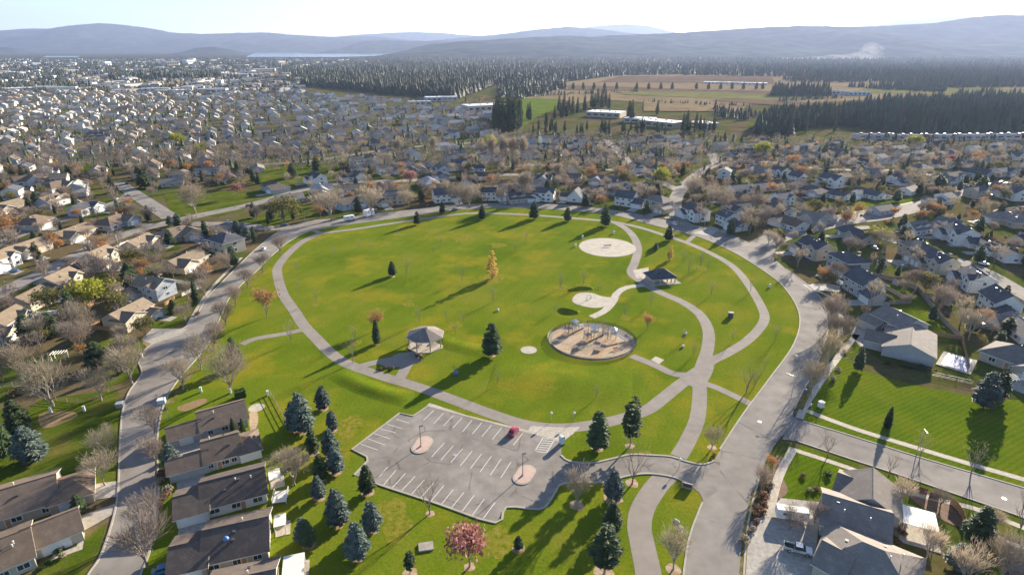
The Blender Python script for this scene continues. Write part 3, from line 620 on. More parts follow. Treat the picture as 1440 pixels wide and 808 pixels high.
def house(x, y, dx, dy, style, roof, wall, label, group=None, detail=2, s=1.0, world=None, rz=None, name='house', blocks=None, seed=None, cat='house'):
    rnd = random.Random(seed if seed is not None else int(x * 31 + y * 17))
    if world is None:
        c = P(x, y); a = P(x + dx, y + dy) - c; rz = math.atan2(a.y, a.x)
    else: c = Vector(world)
    e = empty(name, (c.x, c.y, 0.02), rz, s); tag(e, label, cat, group)
    HOUSES.append((c.x, c.y, 9.5 * s))
    rm, wm = ROOF[roof], WALL[wall]; bl = blocks or STYLES[style]
    for i, b in enumerate(bl):
        L, W, ev, r, ax, cx, cy, hip = b; rr = ang_of(ax)
        wk = cached(('w', L, W, ev, r, hip, wall), lambda: wall_mesh(L, W, ev, r, hip).mesh('wall', wm))
        rk = cached(('r', L, W, ev, r, hip, roof), lambda: roof_mesh(L, W, ev, r, hip).mesh('roof', [rm, M_trim]))
        place(wk, 'wall' if i == 0 else ('wing_wall' if ev > 3.2 else 'garage_wall'), e, (cx, cy, 0), rr)
        place(rk, 'roof' if i == 0 else ('wing_roof' if ev > 3.2 else 'garage_roof'), e, (cx, cy, 0), rr)
    if detail >= 1:
        m0 = bl[0]; L, W, ev, r, ax, cx, cy, hip = m0; fl = [1.5] if ev < 3.6 else ([1.6, 4.2] if ev > 4.6 else [2.4])
        for z in fl:
            for face, n in (('f', 3), ('b', 3), ('l', 1), ('r', 1)):
                ln = L if face in 'fb' else W
                for k in range(n):
                    u = (k + .5) / n * ln - ln/2 + rnd.uniform(-.3, .3)
                    add_window(e, m0, face, u, z, rnd.choice([1.2, 1.6, 2.0]), rnd.choice([1.2, 1.35]))
        for b in bl[1:]:
            if b[2] > 3.2:
                fc = 'l' if b[4] else 'f'
                add_window(e, b, fc, 0, 1.6, 1.8, 1.4); add_window(e, b, fc, 0, b[2] - 1.2, 1.6, 1.3)
        if len(bl) > 1:
            g = bl[-1] if bl[-1][2] < 3.2 else bl[1]
            gx, gy, grz = face_of(g, 'l' if g[4] else 'f', 0)
            place(ME_GDOOR, 'garage_door', e, (gx, gy, 0), grz, (4.9 if g[1] > 6.5 else 3.2, 1, 1))
            dx_, dy_, drz = face_of(m0, 'f', L * (.12 if g[5] < 0 else -.12))
            place(ME_DOOR, 'door', e, (dx_, dy_, .05), drz)
        else:
            dx_, dy_, drz = face_of(m0, 'f', .8); place(ME_DOOR, 'door', e, (dx_, dy_, .05), drz)
    if detail >= 2:
        L, W, ev, r, ax, cx, cy, hip = bl[0]
        for k in range(rnd.randint(2, 4)):
            u, v = rnd.uniform(-L*.3, L*.3), rnd.choice([-1, 1]) * rnd.uniform(.9, W*.3)
            z = ev + r * (1 - abs(v) / (W/2)) + .22
            if ax: u, v = -v, u
            place(ME_VENT if k % 2 else ME_BOXVENT, 'vent_pipe' if k % 2 else 'box_vent', e, (cx + u, cy + v, z))
        if rnd.random() < .45 and blocks is None:
            q = MB(); q.box((0, 0, 2.2), (1.1, .9, 6.6 + ev - 2.8)); q.box((0, 0, 5.5 + ev - 2.8), (1.3, 1.1, .2))
            q.build('chimney', M_barkwood, e, loc=(L*.22, W*.18, .5))
    return e
def house_on_ridge(x1, y1, x2, y2, zr, Wd, ev, rz_flip=False, **k):
    """a house whose main ridge runs between two pixels at height zr"""
    a, b = G(x1, y1, zr).xy, G(x2, y2, zr).xy; c = (a + b) / 2; d = b - a; L = d.length
    return c, math.atan2(d.y, d.x), L
DRIVES = []
def driveway(h_e, blk, ln=9, wd=5.5):
    gx, gy, grz = face_of(blk, 'l' if blk[4] else 'f', 0)
    m_ = Matrix.Translation(h_e.location) @ Matrix.Rotation(h_e.rotation_euler.z, 4, 'Z') @ Matrix.Scale(h_e.scale.x, 4)
    ang = grz - PI/2; d = Vector((math.cos(ang), math.sin(ang))); n = Vector((-d.y, d.x)) * wd / 2
    p = Vector((gx, gy)); q = [p - d*.3 + n, p + d*ln + n, p + d*ln - n, p - d*.3 - n]
    DRIVES.append(((m_ @ Vector((p.x + d.x*ln*.55 + n.x*.35, p.y + d.y*ln*.55 + n.y*.35, 0))).xy, grz - PI/2 + h_e.rotation_euler.z))
    return sheet('driveway', [(m_ @ Vector((v.x, v.y, 0))).xy for v in q], .065 + (hash((round(gx, 2), round(h_e.location.x, 1))) % 7) * .002, M_drive)

# near left: long low houses between the left street and the park
def lodge(ridge, zr, Wd, roof, wall, label, left_wing, right_wing=None, flip=1, porch=None):
    c, rz, L = house_on_ridge(*ridge, zr, Wd, 2.8)
    rise = zr - 2.9; bl = [(L - 1.2, Wd, 2.8, rise, 0, 0, 0, 0)]
    if left_wing: bl.append(left_wing(L))
    if right_wing: bl.append(right_wing(L))
    e = house(0, 0, 0, 0, None, roof, wall, label, 'long low houses beside the left street', 2, world=c, rz=rz, blocks=bl, seed=int(ridge[1]))
    if porch:
        px, py, pw, pd = porch(L); q = MB(); q.box((0, 0, 2.5), (pw, pd, .16))
        for sx in (-1, 1):
            for sy in (-1, 1): q.box((sx * (pw/2 - .15), sy * (pd/2 - .15), 1.2), (.15, .15, 2.4))
        q.build('porch_cover', M_trim, e, loc=(px, py, 0))
        q = MB(); q.box((0, 0, .04), (pw + .6, pd + .6, .12)); q.build('patio', M_conc, e, loc=(px + .3, py, .03))
    driveway(e, bl[1] if len(bl) > 1 else bl[0], 10, 6)
    return e
lodge((274, 581, 344, 562), 5.4, 10.2, 'brown', 'grey', 'brown roofed low house farthest up the left street row, with a round patio', lambda L: (7.5, 6.5, 2.6, 1.7, 0, -L/2 - 3.2, -2.0, 0))
lodge((280, 623, 336, 608), 5.4, 10.4, 'brown', 'grey', 'second brown roofed low house down the left street row, stepped dark roof end', lambda L: (8.5, 6.5, 2.6, 1.6, 0, -L/2 - 3.0, -2.2, 0), lambda L: (5, 9, 2.6, 1.6, 0, L/2 + 1.6, -1.0, 1))
lodge((278, 680, 373, 656), 5.6, 11.2, 'dark', 'white', 'dark roofed white low house, third in the left street row, with white gabled bay', lambda L: (6.2, 9.5, 2.7, 1.9, 0, -L/2 - 1.5, -1.5, 0), None, 1, lambda L: (L/2 + 1.6, .6, 2.6, 3.8))
lodge((282, 747, 379, 726), 5.7, 12, 'dark', 'cream', 'dark roofed low house with a blue roof dome, fourth in the left street row', lambda L: (6.5, 10, 2.7, 2.0, 0, -L/2 - 2.0, -1.6, 0), None, 1, lambda L: (L/2 + 1.5, 2.0, 2.4, 3.6))
lodge((286, 822, 389, 800), 5.6, 11.2, 'dark', 'cream', 'last low house of the left street row, cut by the bottom edge', lambda L: (6.5, 10, 2.7, 2.0, 0, -L/2 - 2.0, -1.6, 0), None, 1, lambda L: (L/2 + 2.4, 3.0, 4, 6))
lodge((-40, 701, 80, 666), 5.6, 13, 'brown', 'beige', 'long brown roofed house west of the left street with a lit garage roof', lambda L: (8, 7, 2.8, 1.8, 0, -L/2 - 3, 0, 0), lambda L: (8, 9.5, 2.8, 2.1, 0, L/2 + 2.2, -2.5, 1))
lodge((-60, 781, 44, 741), 5.4, 12, 'brown', 'cream', 'brown roofed house with a cream gabled garage, lower left corner of the photo', lambda L: (8, 7, 2.8, 1.8, 0, -L/2 - 3, 0, 0), lambda L: (9, 8.5, 2.8, 2.3, 0, L/2 + 3.0, .6, 0))

B = 'blue grey'
HL = [  # x, y (base centre), axis dx, dy, style, roof, wall, scale, label
    (38, 357, 30, -10, 'ranch', 'tan', 'cream', 1.15, 'tan roofed cream house with wide lit gable, far left street'),
    (103, 335, 30, -11, 'ranch', 'tan', 'cream', 1.15, 'tan roofed cream house with a small white front gable on the upper left street'),
    (3, 376, 30, -12, 'two', 'tan', 'white', 1.0, 'white two storey house at the left photo edge beside the upper left street'),
    (163, 318, 34, -12, 'ranch_hip', 'brown', 'grey', 1.15, 'brown hipped house with a shaded crossing gable beyond the upper left street'),
    (250, 336, 34, -8, 'ranch_hip', 'tan', 'beige', 1.2, 'broad tan hipped house north of the cream two storey corner house'),
    (320, 352, -26, -8, 'two_hip', 'slate', 'cream', 1.2, 'cream two storey house with dark roofs at the bend of the ring street'),
    (262, 374, 30, -14, 'ranch', 'tan', 'cream', 1.1, 'tan roofed cream house behind bare shrubs, next to the cream two storey corner house'),
    (198, 350, 26, -12, 'split', 'tan', 'cream', 1.0, 'stepped tan roofed house with a white skylight on the upper left street'),
    (143, 372, 26, -13, 'two', 'tan', 'cream', 1.0, 'tall cream house with tan roof beside the dark street shadow, upper left street'),
    (88, 408, 26, -13, 'two', 'tan', 'cream', 1.05, 'cream gabled house just above the bright yellow green tree'),
    (50, 428, 26, -14, 'split', 'tan', 'cream', 1.0, 'low tan roofed cream house with white deck, left of the bright yellow green tree'),
    (14, 466, 26, -16, 'two', 'tan', 'cream', 1.0, 'cream gabled house at the left photo edge below the white deck house'),
    (220, 415, 34, 6, 'two', 'tan', 'blue', 1.05, 'pale blue house with a tan roof and white front porch facing the left street'),
    (184, 452, 30, -16, 'big', 'tan', 'cream', .8, 'tan hipped house with stone gables above the curved driveway on the left street'),
    (104, 385, 26, -12, 'plain', 'slate', 'grey', .8, 'small slate roofed garage house behind the cream gabled house'),
    (42, 259, 30, -4, 'cross', 'brown', 'white', 1.2, 'low brown roofed house far left beside an orange bush'),
    (80, 268, 30, -8, 'ranch_hip', 'brown', 'blue', 1.2, 'brown roofed pale blue house beside the round dark shrubs at far left'),
    (10, 298, 30, -8, 'ranch', 'tan', 'beige', 1.2, 'beige house at the left photo edge below the orange bush'),
    (73, 290, 30, -10, 'dormer', 'brown', 'blue', 1.1, 'pale blue house with bare trees, third row from the upper left street'),
    (120, 300, 30, -10, 'split', 'slate', 'blue', 1.05, 'slate roofed house with several small front gables left of the dark firs'),
    (50, 318, 30, -10, 'hip_l', 'brown', 'grey', 1.1, 'low brown hipped house behind bare orange trees at the left'),
    (388, 268, 30, 8, 'ranch_hip', 'dark', 'grey', 1.15, 'long dark hipped house on the green beside the white two storey house'),
    (447, 258, 30, 10, 'two', 'slate', 'white', 1.05, 'bright white two storey house standing alone by the small green'),
    (408, 284, 30, -4, 'ranch', 'weath', 'grey', 1.0, 'grey house half hidden by the big olive bush near the ring street'),
    (502, 234, 34, -4, 'tri', 'slate', 'white', 1.1, 'white house with a wide slate roof in the second row north of the ring'),
    (500, 252, 34, -4, 'cross', 'dark', 'white', 1.0, 'white fronted house with dark roof between bare tree rows, northwest of the park'),
    (540, 245, 34, -4, 'tri', 'slate', 'white', 1.0, 'slate roofed white house with a small dormer beside a bare tree, north row'),
    (492, 292, 34, -8, 'split', 'dark', 'blue', 1.1, 'grey gabled house behind the white trailers on the ring street'),
    (552, 286, 34, -4, 'two', 'slate', 'cream', 1.05, 'slate roofed cream house right of the tall pale poplars'),
    (585, 242, 34, -2, 'hip_l', 'grey', 'grey', 1.1, 'grey hipped house behind the red tree'),
    (622, 283, 34, -3, 'gable2', 'slate', 'white', 1.05, 'white gabled house with a white garage door right of the small fir, ring street'),
    (645, 238, 34, -2, 'two', 'slate', 'beige', 1.05, 'beige gabled two storey house with a red brown front, north row'),
    (668, 240, 34, 0, 'ranch', 'slate', 'white', .95, 'low white house right of the beige gabled house, north row'),
    (688, 280, 34, 0, 'tri', 'slate', 'white', 1.05, 'slate roofed house with white garage above the park, by round bare trees'),
    (615, 252, 34, 0, 'ranch_hip', 'slate', 'grey', 1.05, 'low slate hipped house behind the white gabled ring street house'),
    (680, 252, 34, 0, 'plain', 'dark', 'white', 1.0, 'dark plain roof in the shade behind the top of the park'),
    (766, 281, 34, 2, 'two', 'slate', 'white', 1.05, 'white two storey house with double garage, left of the steep gables above the park'),
    (810, 282, 34, 3, 'aframe', 'slate', 'white', 1.0, 'steep gabled white house above the park'),
    (880, 288, 34, 5, 'gable2', 'slate', 'white', 1.1, 'white house with broken slate gables above the sand court'),
    (925, 294, 34, 8, 'two_hip', 'weath', 'beige', 1.15, 'large grey brown hipped house by the ring street right of the sand court'),
    (978, 308, 34, 14, 'two', 'slate', 'white', 1.1, 'white double garage house beside the street mouth at the top right of the ring'),
    (1022, 316, 34, 14, 'tri', 'slate', 'white', 1.05, 'slate roofed white house right of the street mouth, by a small dark fir'),
    (800, 254, 34, 2, 'ranch', 'brown', 'grey', 1.1, 'brown roofed low house beside an orange tree, second row above the park'),
    (850, 258, 34, 3, 'ranch', 'grey', 'grey', 1.15, 'long grey roofed house below the small orange tree, second row'),
    (762, 256, 34, 2, 'cross', 'slate', 'grey', 1.0, 'slate roofed low house behind the white double garage house'),
    (895, 240, 30, 12, 'split', 'slate', 'white', 1.0, 'white gabled house at the foot of the sloping roof row'),
    (928, 246, 30, 10, 'ranch', 'slate', 'cream', 1.1, 'slate roofed house among the faint coloured trees, second row'),
    (1018, 250, 10, -14, 'tri', 'slate', 'white', 1.05, 'white sided house right of the pale cul de sac'),
    (990, 272, 34, 10, 'dormer', 'slate', 'grey', 1.1, 'grey house just above the street mouth at the top right of the ring'),
    (1068, 244, 34, 8, 'ranch', 'weath', 'cream', 1.1, 'cream house with lit gable right of the pale cul de sac'),
    (1042, 285, 34, 14, 'hip_l', 'brown', 'beige', 1.15, 'brown hipped house among mauve bare trees, right of the street mouth'),
    (1095, 248, 34, 8, 'two', 'slate', 'white', 1.0, 'white gabled house left of the orange bushes, upper right'),
    (1120, 256, 34, 8, 'gable2', 'slate', 'white', .95, 'white gabled house right of the orange bushes, upper right'),
    (1168, 262, 34, 8, 'two', 'slate', 'white', 1.15, 'wide slate roofed white house above the green verge, upper right'),
    (1105, 266, 34, 8, 'cross', 'dark', 'grey', 1.0, 'dark roofed low house behind the green verge at its left end'),
    (1143, 273, 34, 8, 'ranch_hip', 'dark', 'grey', 1.05, 'dark hipped house with a lit white gutter behind the green verge'),
    (1178, 279, 34, 8, 'plain', 'slate', 'white', .9, 'small slate roofed house with conical shrubs behind the green verge'),
    (1222, 277, 34, 8, 'ranch', 'slate', 'white', 1.0, 'low white house beside a single dark fir behind the green verge'),
    (1268, 258, 34, 10, 'big', 'slate', 'white', .8, 'big slate roofed white house at the bend of the upper right street'),
    (1277, 272, 34, -10, 'plain', 'weath', 'white', 1.0, 'pale roofed low house below the big slate roof at the street bend'),
    (1215, 236, 34, 8, 'dormer', 'slate', 'white', 1.1, 'slate roofed white house beside a pale yard, upper right'),
    (1187, 228, 34, 8, 'ranch', 'dark', 'white', 1.1, 'dark roofed white house with three lit dormers, upper right'),
    (1145, 360, 30, 14, 'two', 'slate', 'beige', 1.1, 'beige two storey house with white garage nearest the street junction right of the park'),
    (1190, 380, 30, 16, 'two_hip', 'slate', 'grey', 1.15, 'dark hipped two storey house between the junction house and the grey gabled house'),
    (1206, 338, 30, 12, 'cross', 'slate', 'grey', 1.05, 'slate roofed house left of the yellow bush on the upper right street'),
    (1348, 340, 32, 16, 'two', 'slate', 'white', 1.15, 'white two storey house with slate roof standing clear at the right'),
    (1288, 362, 32, 16, 'two_hip', 'slate', 'beige', 1.1, 'beige hipped house behind the yellow bush'),
    (1318, 380, 32, 16, 'two', 'slate', 'cream', 1.05, 'cream gabled house left of the fenced back yards at the right'),
    (1412, 362, 30, 16, 'ranch', 'slate', 'white', 1.05, 'low slate roofed white house at the right photo edge beside parked cars'),
    (1382, 350, 30, 16, 'ranch', 'slate', 'white', .95, 'white gabled house between the clear standing white house and the parked cars'),
    (1095, 300, 34, 12, 'ranch', 'slate', 'blue', 1.05, 'pale blue gabled house just above the street junction, right of the park'),
    (1424, 316, 32, 12, 'hip_l', 'weath', 'beige', 1.2, 'large pale hipped house at the right photo edge by a bare yard'),
    (1425, 280, 32, 10, 'two', 'slate', 'white', 1.05, 'white house at the right photo edge behind dark round trees'),
    (1212, 412, 26, 16, 'gable2', 'slate', 'grey', 1.15, 'grey gabled two storey house directly above the biggest house on the right'),
    (1370, 405, 26, 20, 'two', 'slate', 'white', 1.05, 'white two storey house, upper one of the pair behind the right hand back yards'),
    (1402, 438, 26, 20, 'gable2', 'slate', 'white', 1.1, 'white gabled two storey house with bay windows, lower one of the pair at right'),
    (1436, 470, 26, 20, 'ranch', 'weath', 'white', 1.0, 'grey brown roofed white house at the right photo edge below the gabled pair'),
    (1438, 517, 28, 10, 'ranch_hip', 'weath', 'beige', 1.2, 'broad weathered hipped roof at the right photo edge by the two big spruces'),
]
for h in HL:
    x, y, dx, dy, st, ro, wa, s_, lb = h
    e = house(x, y, dx, dy, st, ro, wa, lb, 'houses around the park', 2 if y > 300 else 1, s_)
    if y > 255 and len(STYLES[st]) > 1: driveway(e, STYLES[st][-1] if STYLES[st][-1][2] < 3.2 else STYLES[st][1], 8, 5)

# the nearest right-hand houses, block by block from their ridges
def ridge_house(label, roof, wall, ridges, seed, group='houses around the park'):
    """ridges: (x1, y1, x2, y2, ridge height, width, eave, hip) in photograph pixels"""
    x1, y1, x2, y2, zr, *_ = ridges[0]
    c = (G(x1, y1, zr).xy + G(x2, y2, zr).xy) / 2; d = G(x2, y2, zr).xy - G(x1, y1, zr).xy; rz = math.atan2(d.y, d.x); bl = []
    for x1, y1, x2, y2, zr, W, ev, hip in ridges:
        a, b = G(x1, y1, zr).xy, G(x2, y2, zr).xy; m_ = (a + b) / 2 - c; dd = b - a
        lx, ly = m_.x * math.cos(-rz) - m_.y * math.sin(-rz), m_.x * math.sin(-rz) + m_.y * math.cos(-rz)
        bl.append((dd.length + (W * .9 if hip else 0) - 1.0, W, ev, zr - ev - .2, float(math.atan2(dd.y, dd.x) - rz), lx, ly, hip))
    return house(0, 0, 0, 0, None, roof, wall, label, group, 2, world=c, rz=rz, blocks=bl, seed=seed)
ridge_house('biggest house on the right, weathered roofs stepping down to a pale gable beside the pool', 'weath', 'grey',
    [(1245, 428, 1292, 450, 7.8, 12, 5.0, 0), (1284, 452, 1281, 484, 6.4, 14.5, 3.4, 0), (1218, 438, 1246, 450, 5.0, 7.5, 3.0, 0), (1219, 462, 1262, 472, 5.2, 9, 3.0, 0)], 5)
sheet('driveway', PX([(1196, 470), (1206, 452), (1226, 468), (1222, 490), (1210, 488)]), .075, M_drive)
# lower right corner houses
ridge_house('grey brown house with dark shaded roof slope, beside the white patio cover', 'weath', 'grey',
    [(1157, 693, 1257, 722, 6.2, 12, 3.0, 0), (1228, 657, 1228, 700, 6.6, 11.5, 3.1, 0), (1178, 664, 1200, 672, 4.6, 8, 2.7, 0)], 11)
ridge_house('brown roofed house with long cream fascia cut by the bottom edge at lower right', 'weath', 'cream',
    [(1204, 757, 1254, 778, 6.4, 13, 3.0, 1), (1156, 759, 1202, 783, 5.2, 9, 2.8, 0)], 12)
ridge_house('pale blue house in the lower right corner behind bare branches', 'grey', 'blue', [(1425, 768, 1500, 790, 5.4, 9, 2.8, 0)], 13)
sheet('driveway', PX([(1052, 735), (1080, 722), (1098, 700), (1155, 706), (1148, 770), (1140, 815), (1048, 815)]), .085, M_drive)
sheet('driveway', PX([(165, 698), (122, 704), (120, 682), (165, 676)]), .085, M_drive)
sheet('driveway', PX([(160, 722), (108, 752), (105, 728), (162, 708)]), .085, M_drive)
sheet('path', PX([(75, 780), (108, 768), (112, 752), (120, 748), (116, 772), (72, 788)]), .08, M_conc)
sheet('driveway', PX([(198, 478), (214, 462), (264, 462), (256, 470), (214, 484)]), .095, M_drive)
sheet('driveway', PX([(1068, 760), (1090, 720), (1110, 724), (1100, 770)]), .09, M_drive)
sheet('driveway', PX([(1128, 400), (1160, 398), (1182, 402), (1180, 410), (1140, 408)]), .095, M_drive)
sheet('driveway', PX([(975, 328), (1000, 318), (1012, 322), (1000, 332)]), .13, M_drive)

# rows of houses filling the middle distance, along the streets
def in_poly(p, poly):
    x, y = p; c = False; n = len(poly)
    for i in range(n):
        (x1, y1), (x2, y2) = poly[i], poly[i-1]
        if (y1 > y) != (y2 > y) and x < (x2 - x1) * (y - y1) / (y2 - y1) + x1: c = not c
    return c
def clear_of_houses(p, r):
    return all((p[0]-h[0])**2 + (p[1]-h[1])**2 > (h[2] + r)**2 for h in HOUSES)
PARKW = [tuple(v) for v in spline(PX(OUTER))] 
OPEN = [[tuple(v) for v in PX(q)] for q in (
    [(225, 268), (430, 262), (440, 300), (265, 316), (235, 300)], [(365, 228), (480, 224), (480, 250), (365, 262)], [(1150, 500), (1540, 560), (1540, 700), (1120, 580)],
    [(690, 128), (728, 190), (1010, 190), (1010, 150), (700, 120)], [(1170, 302), (1300, 294), (1300, 272), (1190, 285)], [(-20, 545), (175, 545), (170, 700), (-200, 800)], [(70, 245), (70, 225), (165, 222), (165, 240)])]
def near_road(p, extra):
    v = Vector(p)
    for pts, hw in RD:
        for a, b in zip(pts[:-1], pts[1:]):
            d = b - a; t = max(0, min(1, (v - a).dot(d) / max(d.length_squared, 1e-6)))
            if (v - a - d * t).length < hw + extra: return True
    return False
def in_any_open(p): return any(in_poly(p, q) for q in OPEN)
ROOFS_W = ['brown', 'weath', 'weath', 'tan', 'grey', 'pale', 'slate', 'slate']; WALLS_W = ['white', 'cream', 'beige', 'white', 'grey', 'blue']
n_ind = len(HOUSES)
BANDS = {}
def band_label(px, py, ro, st='plain', wa='white'):
    where = ('the western' if px < 430 else 'the northern' if px < 1000 else 'the eastern')
    dist = 'middle rows' if py > 232 else 'upper rows' if py > 215 else 'far rows'
    rn = {"brown": "brown", "grey": "grey", "weath": "pale grey", "pale": "whitish", "tan": "tan", "dark": "charcoal", "slate": "blue grey"}[ro]
    sn = {'ranch': 'low', 'ranch_hip': 'low hipped', 'two': 'two storey', 'two_hip': 'two storey hipped', 'split': 'split level', 'plain': 'plain', 'gable2': 'steep gabled', 'dormer': 'dormered', 'tri': 'three level', 'cross': 'cross gabled', 'hip_l': 'angled hipped'}[st]
    return f'{sn} {wa} house, {rn} roof, {dist} of {where} subdivision', f'houses in {dist} of {where} subdivision'
def to_px(p, z=0):
    D = (CAM_H - z); F = p[1]; X = p[0]
    Zc = D * SP + F * CP; Yc = D * CP - F * SP
    return 720 + FPX * X / Zc, 404 + FPX * Yc / Zc
cand = []
rg = random.Random(21)
th = R(24)
for i in range(-70, 90):
    for j in range(-30, 60):
        if j % 2 == 0: off = 13
        else: off = -13
        u, v = i * 19.5 + rg.uniform(-3, 3), (j // 2) * 76 + (38 if j % 2 else 0) + off * 0 + rg.uniform(-2.5, 2.5)
        x = u * math.cos(th) - v * math.sin(th); y = 300 + u * math.sin(th) + v * math.cos(th)
        if y < 180 or y > 1500: continue
        px, py = to_px((x, y))
        if not (-60 < px < 1500) or py < 131: continue
        lim = 131 if px < 420 else 131 + (px - 420) * .055 if px < 560 else 150 if px < 690 else 196 if px < 1000 else 206
        if py < lim: continue
        cand.append((y, x, px, py, j))
cand.sort()
def keep(p, py):
    if in_poly(p, PARKW) or in_any_open(p): return False
    return not near_road(p, 9)
FARH = MB(); far_mats = [ROOF['brown'], ROOF['pale'], ROOF['weath'], ROOF['tan'], ROOF['slate'], WALL['white'], WALL['cream'], WALL['beige'], WALL['blue']]
STN = ['ranch', 'ranch_hip', 'two', 'two_hip', 'split', 'plain', 'gable2', 'dormer', 'tri', 'cross', 'hip_l', 'two', 'dormer', 'cross']
for y, x, px, py, j in cand:
    if not keep((x, y), py) or not clear_of_houses((x, y), 9.0): continue
    if rg.random() < .06: continue
    rz = th + (PI if j % 2 else 0) + (PI/2 if px < 640 and rg.random() < .7 else 0) + rg.choice([0, 0, 0, PI/2]) * (1 if rg.random() < .25 else 0) + rg.uniform(-.06, .06)
    ro = rg.choice(ROOFS_W if px < 700 else ['slate', 'grey', 'weath', 'dark', 'slate', 'brown']); wa = rg.choice(WALLS_W)
    if n_ind < 296 and py < 345:
        st = rg.choice(STN); lb, gp = band_label(px, py, ro, st, 'pale blue' if wa == 'blue' else wa); n_ind += 1
        house(px, py, 0, 0, st, ro, wa, lb, gp, 1 if py > 232 else 0, rg.uniform(.92, 1.12), world=(x, y), rz=rz, seed=n_ind)
    elif py < 345:
        HOUSES.append((x, y, 9.5)); s_ = rg.uniform(.9, 1.15)
        L, W, ev, r = rg.choice([(16, 10, 2.9, 2.4), (13, 9, 5.2, 2.4), (18, 10, 3, 2.5), (14, 10, 4, 2.6)])
        wmi = 5 + rg.choice([0, 0, 0, 1, 2, 3]); rmi = rg.choice([0, 1, 1, 1, 2, 2, 3, 4] if px < 700 else [0, 2, 4, 4])
        M4 = Matrix.Translation((x, y, 0)) @ Matrix.Rotation(rz, 4, 'Z') @ Matrix.Scale(s_, 4)
        q = wall_mesh(L, W, ev, r, 0); FARH.add([M4 @ Vector(v) for v in q.v], q.f, wmi)
        hx, hy, sl = L/2 + .5, W/2 + .5, r/(W/2); z0, zr = ev - sl*.5 + .2, ev + r + .2
        vs_ = [(-hx, -hy, z0), (hx, -hy, z0), (hx, 0, zr), (-hx, 0, zr), (hx, hy, z0), (-hx, hy, z0)]
        FARH.add([M4 @ Vector(v) for v in vs_], [(0, 1, 2, 3), (3, 2, 4, 5)], rmi)
        gx = rg.choice([-1, 1]) * L * .26
        vs_ = [(gx-3.6, -W/2-3, 2.6), (gx, -W/2-3, 4.6), (gx+3.6, -W/2-3, 2.6), (gx-3.6, 0, 2.6), (gx, 0, 4.6), (gx+3.6, 0, 2.6)]
        FARH.add([M4 @ Vector(v) for v in vs_], [(0, 1, 4, 3), (1, 2, 5, 4)], rmi)
        vs_ = [(gx-3.3, -W/2-2.8, 0), (gx+3.3, -W/2-2.8, 0), (gx+3.3, -W/2-2.8, 2.6), (gx, -W/2-2.8, 4.4), (gx-3.3, -W/2-2.8, 2.6), (gx-3.3, 0, 0), (gx-3.3, 0, 2.6), (gx+3.3, 0, 0), (gx+3.3, 0, 2.6)]
        FARH.add([M4 @ Vector(v) for v in vs_], [(0, 1, 2, 3, 4), (5, 0, 4, 6), (1, 7, 8, 2)], wmi)
tag(FARH.build('far_houses', far_mats), 'hundreds of small distant houses filling the plain beyond the nearer rows', kind='stuff')
# ------------------------------------------------------------------ trees
def spruce_meshes(seed, h, r, base=.06, whorls=22, dens=8, droop=.35, fluff=1.0, gap=0, shape=.72):
    """trunk and crown meshes: whorls of drooping, forked sprays of needles"""
    rnd = random.Random(seed); t_ = MB(); c_ = MB()
    t_.tube((0, 0, -.1), (0, 0, h * .97), max(.12, h * .017), .02, 6)
    for k in range(whorls):
        f = base + (1 - base) * (k / whorls) ** .92; z = h * f
        rad0 = r * ((1 - f) ** shape * .95 + .05) * min(1, .62 + 1.6 * (f - base))
        nb = max(4, int(dens * (.55 + .6 * (1 - f)))); a0 = rnd.random() * 6.28
        for b in range(nb):
            if rnd.random() < gap: continue
            a = a0 + 2*PI*b/nb + rnd.uniform(-.25, .25); rad = rad0 * rnd.uniform(.6, 1.16)
            d = Vector((math.cos(a), math.sin(a), 0)); n = Vector((-d.y, d.x, 0)); dz = rnd.uniform(-.2, .15)
            p0 = Vector((0, 0, z + rad * .12)); p1 = p0 + d * rad * .55 + Vector((0, 0, -droop * rad * .25 + dz)); p2 = p0 + d * rad + Vector((0, 0, -droop * rad * .75 + dz))
            wd = (.16 + .17 * rad) * fluff
            up = Vector((0, 0, wd * .35)); tilt = rnd.uniform(-.5, .5)
            nn = (n + Vector((0, 0, tilt))).normalized()
            c_.add([p0, p1 - nn * wd, p1 + up, p1 + nn * wd, p2], [(0, 1, 2), (0, 2, 3), (1, 4, 2), (2, 4, 3)])
            for sgn in (-1, 1):
                for q in ((.45, .75), (.72, .5)):
                    o = p0.lerp(p2, q[0]); l = wd * 2.0 * q[1] + .15
                    tip = o + (d * .6 + n * sgn * .9).normalized() * l + Vector((0, 0, rnd.uniform(-.25, .25) * l))
                    m_ = o + (d * .2 + n * sgn * .5) * l * .6 + Vector((0, 0, .3 * l))
                    c_.add([o, o + d * l * .55, tip, m_], [(0, 1, 2, 3)])
    c_.add([(0, 0, h * 1.02), (.14, 0, h * .93), (-.07, .12, h * .93), (-.07, -.12, h * .93)], [(0, 1, 2), (0, 2, 3), (0, 3, 1)])
    return t_, c_
